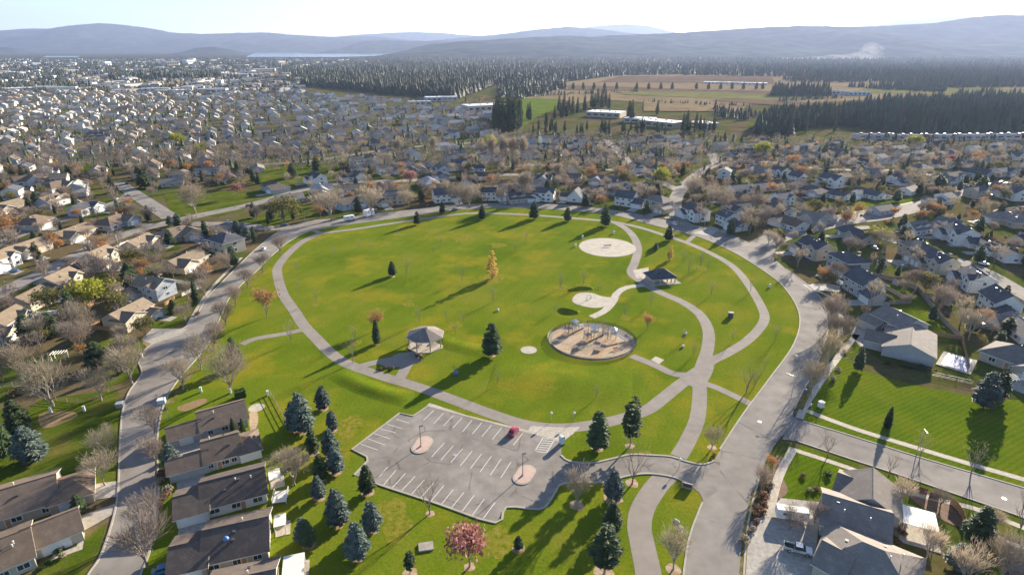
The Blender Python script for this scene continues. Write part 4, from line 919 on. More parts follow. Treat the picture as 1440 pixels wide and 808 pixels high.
def bare_meshes(seed, h, spread, depth=4, upright=.35, trunk=.25, twl=1.0, tww=.014, nch=4, tips=3):
    """trunk and limbs, and a crown of fine twigs"""
    rnd = random.Random(seed); t_ = MB(); c_ = MB(); ends = []
    def grow(p, d, l, r, dep):
        e = p + d * l; mid = p + d * l * .5 + Vector((rnd.uniform(-1, 1), rnd.uniform(-1, 1), 0)) * l * .05
        n = 6 if dep == depth else 4 if dep > 1 else 3
        t_.tube(p, mid, r, r * .82, n); t_.tube(mid, e, r * .82, r * .66, n)
        if dep == 0: ends.append((e, d)); return
        k = nch if dep < depth else nch + 1
        for i in range(k):
            a = 2*PI*(i + rnd.random() * .6)/k; s = rnd.uniform(.45, .95) * spread
            q = d.to_track_quat('Z', 'Y'); side = q @ Vector((math.cos(a), math.sin(a), 0))
            nd = (d + side * s + Vector((0, 0, upright * rnd.uniform(.3, 1)))).normalized()
            st = p + d * l * rnd.uniform(.4, 1.0) if i else e
            grow(st, nd, l * rnd.uniform(.66, .86) * (1.5 if dep == depth else 1), r * .55, dep - 1)
        if dep <= 1: ends.append((e, d))
    grow(Vector((0, 0, -.1)), Vector((rnd.uniform(-.05, .05), rnd.uniform(-.05, .05), 1)).normalized(), h * trunk, h * .0125, depth)
    top = max(v[2] for v in t_.v) + twl * .5; s = h / top
    for e, d in ends:
        for i in range(tips):
            dd = (d + Vector((rnd.uniform(-1, 1), rnd.uniform(-1, 1), rnd.uniform(-.4, .9))) * .55).normalized(); l = twl * rnd.uniform(.5, 1.2)
            n = dd.cross(Vector((rnd.uniform(-1, 1), rnd.uniform(-1, 1), rnd.uniform(-1, 1)))).normalized() * tww
            m_ = e + dd * l * .5 + n * 2
            c_.add([e - n * .6, m_, e + dd * l, e + n * .6], [(0, 1, 2), (0, 2, 3)])
    for q in (t_, c_): q.v = [(x*s, y*s, z*s) for x, y, z in q.v]
    return t_, c_, [(e*s, d) for e, d in ends]
def leafy_meshes(seed, h, spread, upright, n_leaf, size, trunk=.22, fill=.55):
    t_, c_, ends = bare_meshes(seed, h, spread, 3, upright, trunk, .6, .02, 4, 1)
    rnd = random.Random(seed + 99); c_ = MB()
    for i in range(n_leaf):
        e, d = rnd.choice(ends); p = e + Vector((rnd.gauss(0, 1), rnd.gauss(0, 1), rnd.gauss(0, .9))) * fill
        a = Vector((rnd.uniform(-1, 1), rnd.uniform(-1, 1), rnd.uniform(-1, 1))).normalized(); b = a.orthogonal().normalized(); c2 = a.cross(b)
        s = size * rnd.uniform(.6, 1.3)
        c_.add([p - b*s, p - c2*s*.6, p + b*s, p + c2*s*.6], [(0, 1, 2, 3)])
    return t_, c_
def bush_mesh(seed, r, h, n, size):
    rnd = random.Random(seed); c_ = MB()
    lob = [(rnd.uniform(-.5, .5) * r, rnd.uniform(-.5, .5) * r, rnd.uniform(.3, .6) * h) for _ in range(6)]
    for i in range(n):
        l = rnd.choice(lob); v = Vector((rnd.gauss(0, 1), rnd.gauss(0, 1), rnd.gauss(0, 1))).normalized() * rnd.uniform(.6, 1)
        p = Vector(l) + Vector((v.x * r * .6, v.y * r * .6, v.z * h * .45)); p.z = max(p.z, .05)
        a = (v + Vector((rnd.uniform(-.6, .6), rnd.uniform(-.6, .6), rnd.uniform(-.6, .6)))).normalized(); b = a.orthogonal().normalized(); c2 = a.cross(b); s = size * rnd.uniform(.6, 1.3)
        c_.add([p - b*s, p - c2*s*.7, p + b*s, p + c2*s*.7], [(0, 1, 2, 3)])
    return c_
KIND = {}
def reg(kind, pairs, tm, cm, name, cat, h): KIND[kind] = ([(t_.mesh('trunk', tm), c_.mesh('crown', cm)) for t_, c_ in pairs], name, cat, h)
reg('blue', [spruce_meshes(s, 10, 3.9, .10, 18, 9, .22, 1.35, .12, .58) for s in (1, 2, 3)], M_barkwood, M_spruce_blue, 'spruce_tree', 'spruce', 10)
reg('spruce', [spruce_meshes(s, 10, 3.4, .10, 20, 9, .32, 1.25, .1, .62) for s in (4, 5, 6)], M_barkwood, M_spruce, 'spruce_tree', 'spruce', 10)
reg('fir', [spruce_meshes(s, 10, 2.1, .08, 24, 8, .45, 1.0) for s in (7, 8, 9)], M_barkwood, M_spruce, 'fir_tree', 'fir', 10)
reg('pine', [spruce_meshes(s, 10, 3.0, .25, 14, 8, .1, 1.3, .18, .55) for s in (10, 11)], M_palebark, M_pine, 'pine_tree', 'pine', 10)
reg('cone', [spruce_meshes(s, 10, 2.3, .0, 24, 11, .25, 1.0) for s in (12, 13)], M_barkwood, M_hedge, 'arborvitae', 'evergreen shrub', 10)
def B2(s, *a, **k): return bare_meshes(s, *a, **k)[:2]
reg('bare', [B2(s, 10, .62, 4, .22, .15) for s in (20, 21, 22, 23)], M_palebark, M_twig_tan, 'bare_tree', 'bare tree', 10)
reg('mauve', [B2(s, 10, .58, 4, .25, .14) for s in (24, 25, 26)], M_barkwood, M_twig_mauve, 'bare_tree', 'bare tree', 10)
reg('pale', [B2(s, 10, .55, 4, .25, .16) for s in (27, 28)], M_palebark, M_twig_pale, 'bare_tree', 'bare tree', 10)
reg('poplar', [B2(s, 10, .33, 4, .7, .17, .8, .022) for s in (30, 31)], M_palebark, M_twig_tan, 'bare_tree', 'bare tree', 10)
reg('young', [B2(s, 10, .42, 3, .5, .3, 1.3, .011, 3, 4) for s in (32, 33, 34)], M_barkwood, M_twig_tan, 'young_tree', 'young tree', 10)
reg('gold', [leafy_meshes(s, 10, .45, .9, 900, .32) for s in (40, 41)], M_barkwood, M_gold, 'golden_tree', 'tree', 10)
reg('larch', [spruce_meshes(s, 10, 2.8, .08, 17, 7, .1, 1.1, .25, .6) for s in (14, 15)], M_barkwood, M_gold, 'larch_tree', 'larch', 10)
reg('orange', [leafy_meshes(s, 10, .7, .5, 900, .3) for s in (42, 43)], M_barkwood, M_orange, 'orange_tree', 'tree', 10)
reg('red', [leafy_meshes(s, 10, .7, .55, 1100, .3) for s in (44, 45)], M_barkwood, M_red, 'red_tree', 'tree', 10)
reg('ygreen', [leafy_meshes(s, 10, .95, .3, 1600, .36) for s in (46, 47)], M_barkwood, M_yellowgreen, 'yellow_green_tree', 'tree', 10)
reg('olive', [leafy_meshes(s, 10, .95, .3, 1400, .34) for s in (48, 49)], M_barkwood, M_olive, 'olive_tree', 'tree', 10)
BUSH = {k: [bush_mesh(s, 1.0, 1.1, 260, .16).mesh('bush', m_) for s in (50, 51, 52)] for k, m_ in (('green', M_hedge), ('brown', M_brownshrub), ('tan', M_twig_tan), ('blue', M_spruce_blue))}
rt = random.Random(5)
def tree(kind, p, h, label, group=None, wide=1.0, parts=True, rz=None):
    var, name, cat, h0 = KIND[kind]; t_, c_ = rt.choice(var); s = h / h0; rz = rt.uniform(0, 6.28) if rz is None else rz
    e = empty(name, (p[0], p[1], .03), rz, (s * wide, s * wide, s)); tag(e, label, cat, group)
    place(t_, 'trunk', e); place(c_, 'crown', e); return e
def tree_px(kind, xb, yb, yt, label, group=None, wide=1.0):
    return tree(kind, P(xb, yb), max(1.5, height_at(xb, yb, yt)), label, group, wide)
def mulch_ring(x, y, r):
    c = P(x, y); q = MB(); n = 14; rr = random.Random(int(x * 7 + y)); rad = [r * rr.uniform(.85, 1.12) for _ in range(n)]
    q.add([(0, 0, .05)] + [(rad[k] * math.cos(2*PI*k/n), rad[k] * math.sin(2*PI*k/n), 0) for k in range(n)], [(0, k+1, (k+1) % n + 1) for k in range(n)])
    return structure(q.build('mulch_bed', M_bark, loc=(c.x, c.y, .065)))

G1 = 'evergreens in the row between the low houses and the car park'
ROW = [('blue', 426, 607, 546, 'tallest dark evergreen at the top of the row beside the low houses'), ('blue', 455, 575, 538, 'uppermost small evergreen of the row, nearest the gazebo path'),
    ('blue', 415, 604, 560, 'leftmost evergreen of the row, touching the lawn with the low houses'), ('blue', 468, 604, 574, 'round blue spruce left of the car park corner, above two others'),
    ('spruce', 441, 637, 598, 'dark evergreen in the inner column of the row, below the tallest one'), ('blue', 466, 641, 599, 'blue spruce second from the top in the outer column'),
    ('blue', 473, 664, 622, 'blue spruce third in the outer column, level with the car park corner'), ('spruce', 452, 674, 634, 'dark spruce in the inner column beside the bare pink brown tree'),
    ('blue', 449, 700, 665, 'small blue spruce under the inner dark spruce'), ('blue', 476, 737, 682, 'wide blue spruce left of the car park lower corner, with dark shade side'),
    ('spruce', 517, 693, 649, 'dark green spruce on the lawn tip at the car park corner'), ('blue', 524, 745, 700, 'blue spruce with a bark ring, right one of the lowest pair'),
    ('blue', 504, 783, 729, 'palest blue spruce at the bottom of the row'), ('spruce', 434, 766, 726, 'small dark fir left of the lowest blue spruces'), ('pine', 577, 806, 770, 'spiky dark pine at the bottom edge of the photo')]
for k, x, yb, yt, lb in ROW: tree_px(k, x, yb, yb + (yt - yb) * .9, lb, G1, 1.02); mulch_ring(x, yb, 1.5)
for k, x, yb, yt, lb, wd in (
    ('spruce', 840, 630, 577, 'full dark spruce on the lawn above the car park driveway', 1.1), ('pine', 886, 627, 556, 'open pine with a pale trunk right of the full dark spruce by the driveway', .9),
    ('blue', 862, 700, 661, 'small blue spruce just below the driveway, in a bark ring', 1.1), ('spruce', 860, 745, 706, 'half shaded spruce between the small blue spruce and the big green pine', 1.2),
    ('pine', 850, 806, 738, 'big green pine at the bottom, left of the wide path', 1.25), ('spruce', 729, 771, 753, 'tiny evergreen alone on the lawn right of the red tree', 1.3),
    ('spruce', 692, 500, 453, 'lone spruce in the open lawn right of the gazebo', 1.15), ('fir', 530, 483, 449, 'slim green fir with a rusty tree top behind it, left of the gazebo', 1.2),
    ('spruce', 552, 388, 367, 'small dark fir alone in the middle of the upper left lawn', 1.2), ('spruce', 678, 309, 288, 'small fir on the top path, centre of the upper park edge', 1.2),
    ('spruce', 751, 308, 283, 'fir on the top path, right of the park edge centre', 1.3), ('spruce', 798, 311, 291, 'smaller fir on the top path between two taller firs', 1.3), ('spruce', 851, 318, 289, 'tallest fir on the top path, just left of the path fork', 1.2),
    ('spruce', 587, 316, 297, 'leftmost small fir on the top path', 1.2), ('spruce', 940, 338, 316, 'fir between the two right hand paths, above the golden tree', 1.3), ('spruce', 922, 352, 341, 'very small round evergreen near the sand court path', 1.4), ('spruce', 1027, 331, 306, 'fir outside the ring street at its upper right corner', 1.1),
    ('spruce', 30, 610, 562, 'darkest of the three spruces at the lower left photo edge', 1.25), ('spruce', 5, 642, 590, 'green spruce cut by the left photo edge', 1.3), ('blue', 46, 647, 600, 'round pale blue spruce in front of the two at the lower left photo edge', 1.4),
    ('spruce', 332, 517, 474, 'leaning evergreen beside the left street near the spur path', 1.0), ('blue', 244, 660, 624, 'small blue spruce tucked beside the garage roofs of the low houses', 1.1),
    ('spruce', 1206, 521, 488, 'shaded spruce at the left corner of the biggest house on the right', .9), ('blue', 1383, 572, 522, 'wider of the twin spruces at the far end of the right lawn', 1.1), ('spruce', 1401, 563, 518, 'right one of the twin spruces at the far end of the right lawn', 1.0),
    ('cone', 1247, 601, 571, 'small cone shaped evergreen by the pavement of the right lawn', 1.0), ('spruce', 1372, 765, 712, 'dark evergreen beside the curved fence at lower right', 1.2), ('blue', 1345, 800, 765, 'silvery shaded evergreen among bare branches at lower right', 1.4),
    ('fir', 1235, 388, 350, 'narrow dark fir between the hipped houses right of the ring', 1.0), ('fir', 357, 257, 233, 'fir between houses west of the small green', 1.3), ('spruce', 412, 250, 229, 'round dark fir on the small green', 1.5), ('spruce', 446, 242, 218, 'pair topping dark fir beside the small green', 1.3),
    ('spruce', 204, 264, 236, 'largest dark fir clump by the western side street', 1.6), ('spruce', 358, 306, 284, 'fir on the verge of the western street', 1.2), ('fir', 180, 306, 283, 'dark fir, left of the shaded side street mouth', 1.5), ('fir', 168, 305, 280, 'tallest dark fir of the clump behind the hipped brown house', 1.5),
    ('fir', 210, 311, 288, 'dark fir right at the shaded side street corner', 1.4), ('blue', 240, 318, 303, 'first small blue fir before the broad tan hipped house', 1.3), ('blue', 251, 320, 300, 'second small blue fir before the broad tan hipped house', 1.2), ('blue', 335, 331, 310, 'blue fir behind the cream two storey corner house', 1.3), ('blue', 348, 338, 318, 'wide blue fir right of the cream two storey corner house', 1.3),
    ('spruce', 185, 400, 368, 'dark round evergreen behind the bright yellow green tree', 1.5), ('spruce', 138, 515, 480, 'dark shrubby evergreen in the shaded garden left of the curved driveway', 1.6), ('spruce', 240, 345, 322, 'green fir between tan roofs on the upper left street', 1.3), ('olive', 190, 375, 350, 'olive green tree in front of the stepped tan house', 1.3),
    ('spruce', 622, 300, 284, 'dark shrubby evergreen beside the white garage on the ring street', 1.2), ('spruce', 593, 282, 262, 'small dark fir right of the red tree', 1.2), ('spruce', 1240, 262, 246, 'fir left of the big slate house at the street bend', 1.2), ('spruce', 1318, 268, 243, 'dark clump of fir at the inner bend of the upper right street', 1.7),
    ('spruce', 1198, 286, 270, 'round dark tree on the upper right green verge, left one', 1.3), ('spruce', 1260, 284, 265, 'round dark tree on the upper right green verge, middle one', 1.4), ('spruce', 1292, 274, 255, 'round dark tree on the upper right green verge, right one', 1.3),
    ('spruce', 1378, 272, 246, 'larger dark tree outside the bend of the upper right street', 1.5), ('spruce', 1268, 322, 300, 'dark fir in the yard by the parked white car, upper right', 1.3), ('spruce', 995, 254, 236, 'left of two round dark trees at the pale cul de sac', 1.4), ('spruce', 1002, 258, 240, 'right of two round dark trees at the pale cul de sac', 1.4),
    ('fir', 819, 232, 216, 'narrow fir below the sloping roof row', 1.4), ('fir', 785, 236, 218, 'slim fir among roofs above the park, left of the slope row', 1.0),
    ('blue', 428, 760, 728, 'small blue evergreen in the shade beside the last low houses', 1.1), ('cone', 330, 612, 587, 'left green cone shrub between the first two low houses', .9), ('cone', 343, 611, 588, 'right green cone shrub between the first two low houses', .9),
    ('spruce', 1415, 470, 445, 'dark bush like evergreen by the pool fence', 1.6), ('spruce', 1366, 466, 440, 'green evergreen behind the covered pool', 1.4), ('spruce', 113, 721, 695, 'dark evergreen bush between the two lower left houses', 1.3)):
    tree_px(k, x, yb, yt, lb, None, wd)
for x, y, r in ((840, 630, 1.6), (886, 627, 1.2), (862, 700, 2.3), (850, 806, 2), (729, 771, 1.4), (692, 500, 1.2), (811, 710, 1.7), (889, 679, 1.6), (947, 800, 1.5), (605, 722, 1), (660, 797, 1.2), (552, 389, 1.2), (1001, 629, 1.2), (600, 768, 0)):
    if r: mulch_ring(x, y, r)
q = MB(); q.box((0, 0, .2), (3.0, 2.2, .35)); tag(q.build('planter_box', M_greywood, loc=(*P(599, 769), .02), rz=.2), 'small dark wooden frame set in the lawn left of the red tree', 'planter')

for k, x, yb, yt, lb, wd in (
    ('red', 660, 797, 735, 'rusty red tree on the lawn below the car park', 1.3), ('ygreen', 135, 432, 394, 'bright yellow green tree behind the pale blue house', 1.5), ('orange', 376, 446, 402, 'round pale orange tree beside the left path', 1.0), ('larch', 692, 392, 351, 'golden larch shaped tree in the middle of the lawn', 1.0),
    ('orange', 529, 464, 437, 'rusty tree top behind the slim green fir', 1.1), ('larch', 942, 366, 343, 'small golden tree right of the sand court path', 1.0), ('orange', 910, 464, 440, 'small pinkish round tree inside the right path loop', .9), ('olive', 400, 312, 276, 'big round olive green bush by the ring street, upper left', 1.5),
    ('red', 577, 262, 240, 'red brown tree in the second row north of the ring', 1.5), ('bare', 275, 300, 255, 'wide tan tree on the western green', 1.3), ('ygreen', 283, 218, 203, 'bright yellow tree among far western houses', 1.4), ('ygreen', 250, 205, 188, 'olive yellow tree among far western houses', 1.5),
    ('orange', 31, 248, 236, 'orange bush at the far left', 2.0), ('orange', 12, 340, 300, 'orange brown tree at the left edge', 1.6), ('orange', 830, 256, 232, 'pinkish orange tree right of the brown roofed low house', 1.0), ('orange', 873, 254, 233, 'small orange tree behind the long grey roof', .9), ('red', 939, 258, 243, 'faint coral tree in the second row above the park', 1.0), ('ygreen', 930, 262, 236, 'faint green tree beside the coral tree', 1.0),
    ('ygreen', 1234, 345, 320, 'yellow bush by the upper right street', 1.5), ('orange', 1113, 235, 216, 'taller orange bush, upper right', 1.6), ('orange', 1126, 248, 232, 'wide orange brown bush, upper right', 1.8), ('ygreen', 1072, 222, 200, 'yellow tree between far northern roofs', 1.3), ('red', 1336, 232, 215, 'red brown tree among far eastern roofs', 1.2), ('orange', 1372, 232, 212, 'orange tree among far eastern roofs', 1.2), ('ygreen', 1285, 206, 190, 'pale yellow tree before the long metal roofs', 1.6),
    ('orange', 1380, 460, 432, 'orange brown shrub tree beside the covered pool', 1.0), ('ygreen', 690, 216, 190, 'yellowish poplar row tree', .8), ('red', 335, 278, 258, 'pink brown tree by the western green', 1.3)):
    tree_px(k, x, yb, yt, lb, None, wd)
for k, x, yb, yt, lb, wd in (
    ('bare', 75, 572, 503, 'widest pale bare tree in the lower left yard', 1.25), ('bare', 143, 563, 515, 'bare tan tree left of the street bulge', 1.2), ('bare', 187, 540, 480, 'pale bare tree at the street bulge', 1.2), ('pale', 258, 548, 498, 'bare tree on the park side of the left street', 1.1), ('bare', 325, 552, 486, 'tall bare tan tree beside the leaning evergreen', 1.1), ('bare', 283, 520, 470, 'bare tree in front of the left street shade', 1.0),
    ('mauve', 219, 612, 567, 'first mauve bare tree in the left street verge, upper end', 1.1), ('mauve', 221, 655, 613, 'second mauve bare tree in the left street verge', 1.1), ('bare', 150, 640, 600, 'bare tree above the lit driveway of the long brown house', 1.1), ('bare', 148, 682, 636, 'bushy bare tree beside the lit hipped garage', 1.2), ('mauve', 212, 742, 690, 'mauve bare tree in the left street verge, third down', 1.2), ('mauve', 208, 797, 725, 'big mauve bare tree in the left street verge near the bottom', 1.1),
    ('mauve', 415, 682, 625, 'pinkish brown bare tree left of the evergreen row', 1.2), ('bare', 118, 482, 420, 'bare whitish tree in the garden below the deck house', 1.0), ('pale', 62, 480, 440, 'pale birch like bare tree beside the cream gabled house', 1.1), ('mauve', 112, 500, 448, 'mauve bare tree in the shaded garden', 1.0), ('bare', 30, 530, 480, 'low bare tree at the left edge garden', 1.2), ('bare', 170, 480, 455, 'tan bare shrub tree by the stone gabled house', 1.2), ('mauve', 160, 400, 362, 'mauve bare tree behind the yellow green tree', 1.1), ('bare', 265, 420, 392, 'tan bare tree before the pale blue house', 1.1), ('bare', 262, 455, 425, 'small bare tree in the lawn above the curved driveway', 1.0), ('bare', 290, 395, 370, 'tan bare tree right of the pale blue house', 1.2), ('bare', 310, 375, 355, 'bare tree at the ring street above the pale blue house', 1.2), ('orange', 205, 385, 362, 'red orange shrub tree in front of the tan roofed cream house', 1.3),
    ('pale', 811, 712, 652, 'upright pale bare tree beside the driveway bend', .9), ('young', 889, 680, 622, 'thin tall bare tree standing below the driveway', 1.6), ('pale', 947, 800, 738, 'bare tree in the lower grass wedge', 1.0), ('young', 605, 722, 668, 'thin bare tree on the lower edge of the car park', 1.4), ('bare', 1001, 630, 598, 'small bare tree at the driveway mouth corner', 1.0), ('young', 1050, 552, 510, 'thin bare tree at the right spur path', 1.6),
    ('pale', 467, 310, 262, 'tall pale poplar left of the white trailers', 1.6), ('pale', 522, 304, 258, 'tall pale poplar right of the white trailers', 1.3), ('bare', 575, 292, 265, 'bare tree in front of the slate roofed cream house', 1.5), ('bare', 646, 290, 255, 'first of the round bare trees left of the top house', 1.5), ('bare', 660, 290, 258, 'second of the round bare trees left of the top house', 1.4), ('bare', 706, 284, 262, 'bare tree right of the top house', 1.4), ('poplar', 693, 238, 190, 'leftmost of the four tall tan poplars above the park', 1.0), ('poplar', 706, 238, 190, 'second of the four tall tan poplars above the park', 1.0), ('poplar', 721, 237, 191, 'third of the four tall tan poplars above the park', 1.0), ('poplar', 735, 237, 192, 'rightmost of the four tall tan poplars above the park', 1.0), ('poplar', 560, 232, 192, 'tall bare tree above the slate roofed white house', 1.2), ('poplar', 610, 222, 192, 'tan poplar clump among the northern rows', 1.3), ('poplar', 785, 262, 228, 'bare tree by the steep gabled house', 1.6), ('poplar', 736, 284, 240, 'bare tree left of the white double garage house', 1.6), ('bare', 970, 278, 246, 'pale bare tree at the cul de sac', 1.4), ('bare', 1015, 296, 262, 'mauve bare tree beside the street mouth', 1.4), ('mauve', 1060, 300, 268, 'larger mauve bare tree left of the pale blue house', 1.5), ('mauve', 1075, 318, 290, 'mauve bare tree at the street junction', 1.4), ('pale', 1080, 345, 322, 'pale bare tree at the ring junction', 1.5), ('bare', 1240, 355, 322, 'bare tree between hipped houses, upper right', 1.2),
    ('mauve', 1165, 462, 410, 'mauve bare tree at the outer kerb of the ring, upper', 1.1), ('mauve', 1178, 490, 440, 'mauve bare tree at the outer kerb of the ring, middle', 1.2), ('bare', 1160, 520, 462, 'tan bare tree at the outer kerb of the ring, lower', 1.1), ('bare', 1140, 558, 505, 'tan bare tree leaning over the ring street', 1.0), ('pale', 1362, 478, 430, 'pale bare tree behind the pool', 1.2), ('mauve', 1320, 440, 402, 'mauve bare tree in the fenced back yard', 1.3), ('mauve', 1285, 405, 375, 'mauve bare tree above the fenced back yard', 1.3), ('orange', 1155, 400, 375, 'orange brown bare tree by the white garage at the bend', 1.0),
    ('young', 1164, 642, 606, 'thin bare tree on the near verge of the side street, left', 1.6), ('young', 1250, 668, 635, 'thin bare tree beside the grey brown house roof', 1.6), ('young', 1294, 640, 610, 'thin bare tree on the far verge of the side street, left', 1.6), ('young', 1365, 668, 625, 'thin bare tree on the far verge of the side street, right', 1.6), ('young', 1432, 746, 690, 'thin bare tree at the right photo edge', 1.5),
    ('mauve', 1322, 712, 690, 'bare shrub tree by the white patio', 1.6), ('pale', 1265, 710, 672, 'bare tree beside the grey brown house corner', 1.1), ('pale', 1300, 790, 735, 'bare tree in the back yard with post shadows', .9), ('pale', 1355, 830, 765, 'pale bare tree at the bottom right, left one', .9), ('pale', 1405, 820, 745, 'pale bare tree at the bottom right, middle one', .85), ('mauve', 1430, 850, 790, 'mauve bare tree in the bottom right corner', 1.0), ('mauve', 1110, 745, 712, 'bare shrub tree by the white trailer', 1.3), ('mauve', 1145, 735, 705, 'bare bush along the grey brown house wall', 1.2), ('bare', 1395, 745, 715, 'small bare tree right of the curved fence', 1.2), ('orange', 1082, 660, 640, 'orange brown shrub tree at the corner verge', 1.0), ('mauve', 1070, 690, 655, 'bare shrub tree on the corner verge', 1.0)):
    tree_px(k, x, yb, yt, lb, None, wd)
for x, yb, yt, lb in ((303, 488, 452, 'lowest bare tree on the park verge of the left ring street, by the leaf strip'), (318, 458, 424, 'second bare tree up the park verge of the left ring street'), (332, 430, 398, 'third bare tree up the park verge of the left ring street'), (349, 404, 374, 'fourth bare tree up the park verge of the left ring street'), (370, 383, 353, 'fifth bare tree up the park verge of the left ring street'), (395, 358, 330, 'topmost bare tree on the park verge of the left ring street')): tree_px('mauve', x, yb, yt, lb, None, 1.1)
# young staked trees scattered over the park lawn
YG = 'young staked trees on the park lawn'
for i, (x, yb, yt) in enumerate([(410, 482, 450), (500, 480, 455), (497, 510, 470), (590, 455, 430), (628, 450, 435), (640, 470, 455), (652, 455, 438), (693, 425, 400), (650, 395, 372), (572, 388, 362), (522, 352, 340), (610, 358, 345), (575, 425, 412), (445, 425, 405), (420, 410, 395), (418, 385, 365), (788, 405, 380), (820, 400, 378), (848, 470, 445), (780, 440, 425), (878, 445, 425), (915, 430, 410), (962, 480, 462), (975, 500, 478), (1055, 410, 390), (995, 380, 360), (968, 384, 360), (985, 375, 350), (1030, 480, 462), (700, 540, 520), (725, 355, 340), (838, 560, 540), (640, 530, 510), (470, 360, 345), (505, 350, 335), (560, 330, 318), (620, 345, 330), (740, 340, 325), (960, 370, 350), (1060, 545, 520), (1075, 520, 500), (1090, 480, 455), (1000, 415, 395)]):
    tree('young', P(x, yb), max(3.2, height_at(x, yb, yt)), 'thin leafless young tree in the park lawn, ' + ('on the upper left lawn' if x < 640 and yb < 430 else 'around the gazebo' if x < 720 and yb >= 430 else 'between the golden larch and the playground' if x < 800 else 'left of the splash pad path' if x < 860 else 'inside the right hand path loop' if x < 1000 else 'on the strip beside the right ring street'), YG, 1.15)
# verge trees along the right side of the ring and the left street, houses' gardens
ring_line = spline(PX(OUTER), 2)
def near_road_line(p, line, d): return any((Vector(p) - q).length < d for q in line)
def garden_fill(n_target, kinds, poly_px, hmin, hmax, label, group, seed, rmin=.6):
    rr = random.Random(seed); pw = [tuple(v) for v in PX(poly_px)]
    x0, x1 = min(p[0] for p in pw), max(p[0] for p in pw); y0, y1 = min(p[1] for p in pw), max(p[1] for p in pw); n = 0; tries = 0
    while n < n_target and tries < n_target * 60:
        tries += 1; p = (rr.uniform(x0, x1), rr.uniform(y0, y1))
        if not in_poly(p, pw) or in_poly(p, PARKW) or not clear_of_houses(p, rmin) or near_road(p, 1.5) or in_any_open(p): continue
        k = rr.choice(kinds); h = rr.uniform(hmin, hmax); n += 1
        qx, qy = to_px(p); sz = ('small ', '', 'tall ')[0 if h < hmin + (hmax - hmin) * .33 else 1 if h < hmin + (hmax - hmin) * .7 else 2] if k not in BUSH else ''
        zone = ', in the far rows' if qy < 275 else ', by the ring street' if near_road_line(p, ring_line, 45) else ', in the middle rows' if qy < 340 else ', in the near rows'
        lb_ = sz + label[k] + zone
        if k in BUSH:
            s = h / 1.3; o = place(rr.choice(BUSH[k]), 'bush', None, (p[0], p[1], .03), rr.uniform(0, 6), (s, s, s * rr.uniform(.7, 1.1))); tag(o, lb_, 'bush', group)
        else: tree(k, p, h, lb_, group, rr.uniform(.95, 1.35))
W_ = [(-40, 240), (360, 236), (430, 300), (330, 380), (262, 470), (200, 480), (150, 560), (-60, 570)]; N_ = [(360, 238), (1080, 238), (1080, 335), (950, 310), (720, 284), (440, 308)]; E_ = [(1080, 240), (1470, 240), (1470, 505), (1230, 470), (1165, 430), (1090, 365)]
def lab(where): return dict(bare=f'tan bare tree between the houses {where}', mauve=f'mauve bare tree between the houses {where}', pale=f'pale bare tree between the houses {where}', spruce=f'dark evergreen between the houses {where}', fir=f'slim dark fir between the houses {where}', orange=f'orange brown tree between the houses {where}', ygreen=f'yellow green tree between the houses {where}', olive=f'olive tree between the houses {where}', poplar=f'narrow bare tree between the houses {where}', green=f'evergreen bush in a yard {where}', brown=f'brown bush in a yard {where}', tan=f'tan twiggy bush in a yard {where}', blue=f'blue grey bush in a yard {where}')
garden_fill(135, ['bare', 'bare', 'mauve', 'mauve', 'pale', 'spruce', 'spruce', 'orange', 'orange', 'fir', 'olive'], W_, 4.5, 10.5, lab('west of the park'), 'garden trees west of the park', 1)
garden_fill(125, ['bare', 'mauve', 'bare', 'poplar', 'spruce', 'spruce', 'mauve', 'orange', 'orange', 'bare'], N_, 4.5, 10, lab('north of the park'), 'garden trees north of the park', 2)
garden_fill(135, ['mauve', 'bare', 'mauve', 'mauve', 'spruce', 'spruce', 'spruce', 'mauve', 'olive', 'orange', 'bare', 'mauve'], E_, 4, 10, lab('east of the park'), 'garden trees east of the park', 3)
garden_fill(95, ['green', 'brown', 'tan', 'brown', 'blue'], W_, .8, 1.9, lab('west of the park'), 'garden bushes west of the park', 4)
garden_fill(40, ['spruce', 'olive', 'fir', 'spruce'], W_, 5, 11, lab('west of the park'), 'garden trees west of the park', 14)
garden_fill(30, ['spruce', 'olive', 'spruce'], N_, 5, 11, lab('north of the park'), 'garden trees north of the park', 15)
garden_fill(35, ['spruce', 'spruce', 'olive'], E_, 5, 10, lab('east of the park'), 'garden trees east of the park', 16)
garden_fill(50, ['green', 'brown', 'tan', 'brown'], N_, .8, 1.9, lab('north of the park'), 'garden bushes north of the park', 5)
garden_fill(95, ['green', 'brown', 'tan', 'brown', 'blue'], E_, .8, 1.9, lab('east of the park'), 'garden bushes east of the park', 6)
def bushes(pts, kinds, h, label, group, seed):
    rr = random.Random(seed)
    for x, y in pts:
        k = rr.choice(kinds); s = h * rr.uniform(.75, 1.25) / 1.3; c = P(x, y)
        tag(place(rr.choice(BUSH[k]), 'bush', None, (c.x, c.y, .03), rr.uniform(0, 6), s), label[k] if isinstance(label, dict) else label, 'bush', group)
bushes([(232, 700), (238, 690), (228, 712), (226, 680), (236, 650), (230, 668)], ['brown', 'tan'], 1.8, 'brown bush between the left street and the low house garages', 'bushes beside the left street', 1)
bushes([(1062, 735), (1058, 748), (1066, 722), (1048, 760), (1075, 700), (1080, 685), (1072, 712)], ['brown', 'tan'], 1.7, 'rusty bush on the verge at the lower right corner of the ring', 'bushes on the lower right verge', 2)
bushes([(1268, 752), (1272, 738), (1262, 742), (1258, 752), (1266, 765)], ['brown', 'tan'], 1.3, 'brown shrub along the wall beside the white patio cover', 'shrubs beside the white patio', 3)
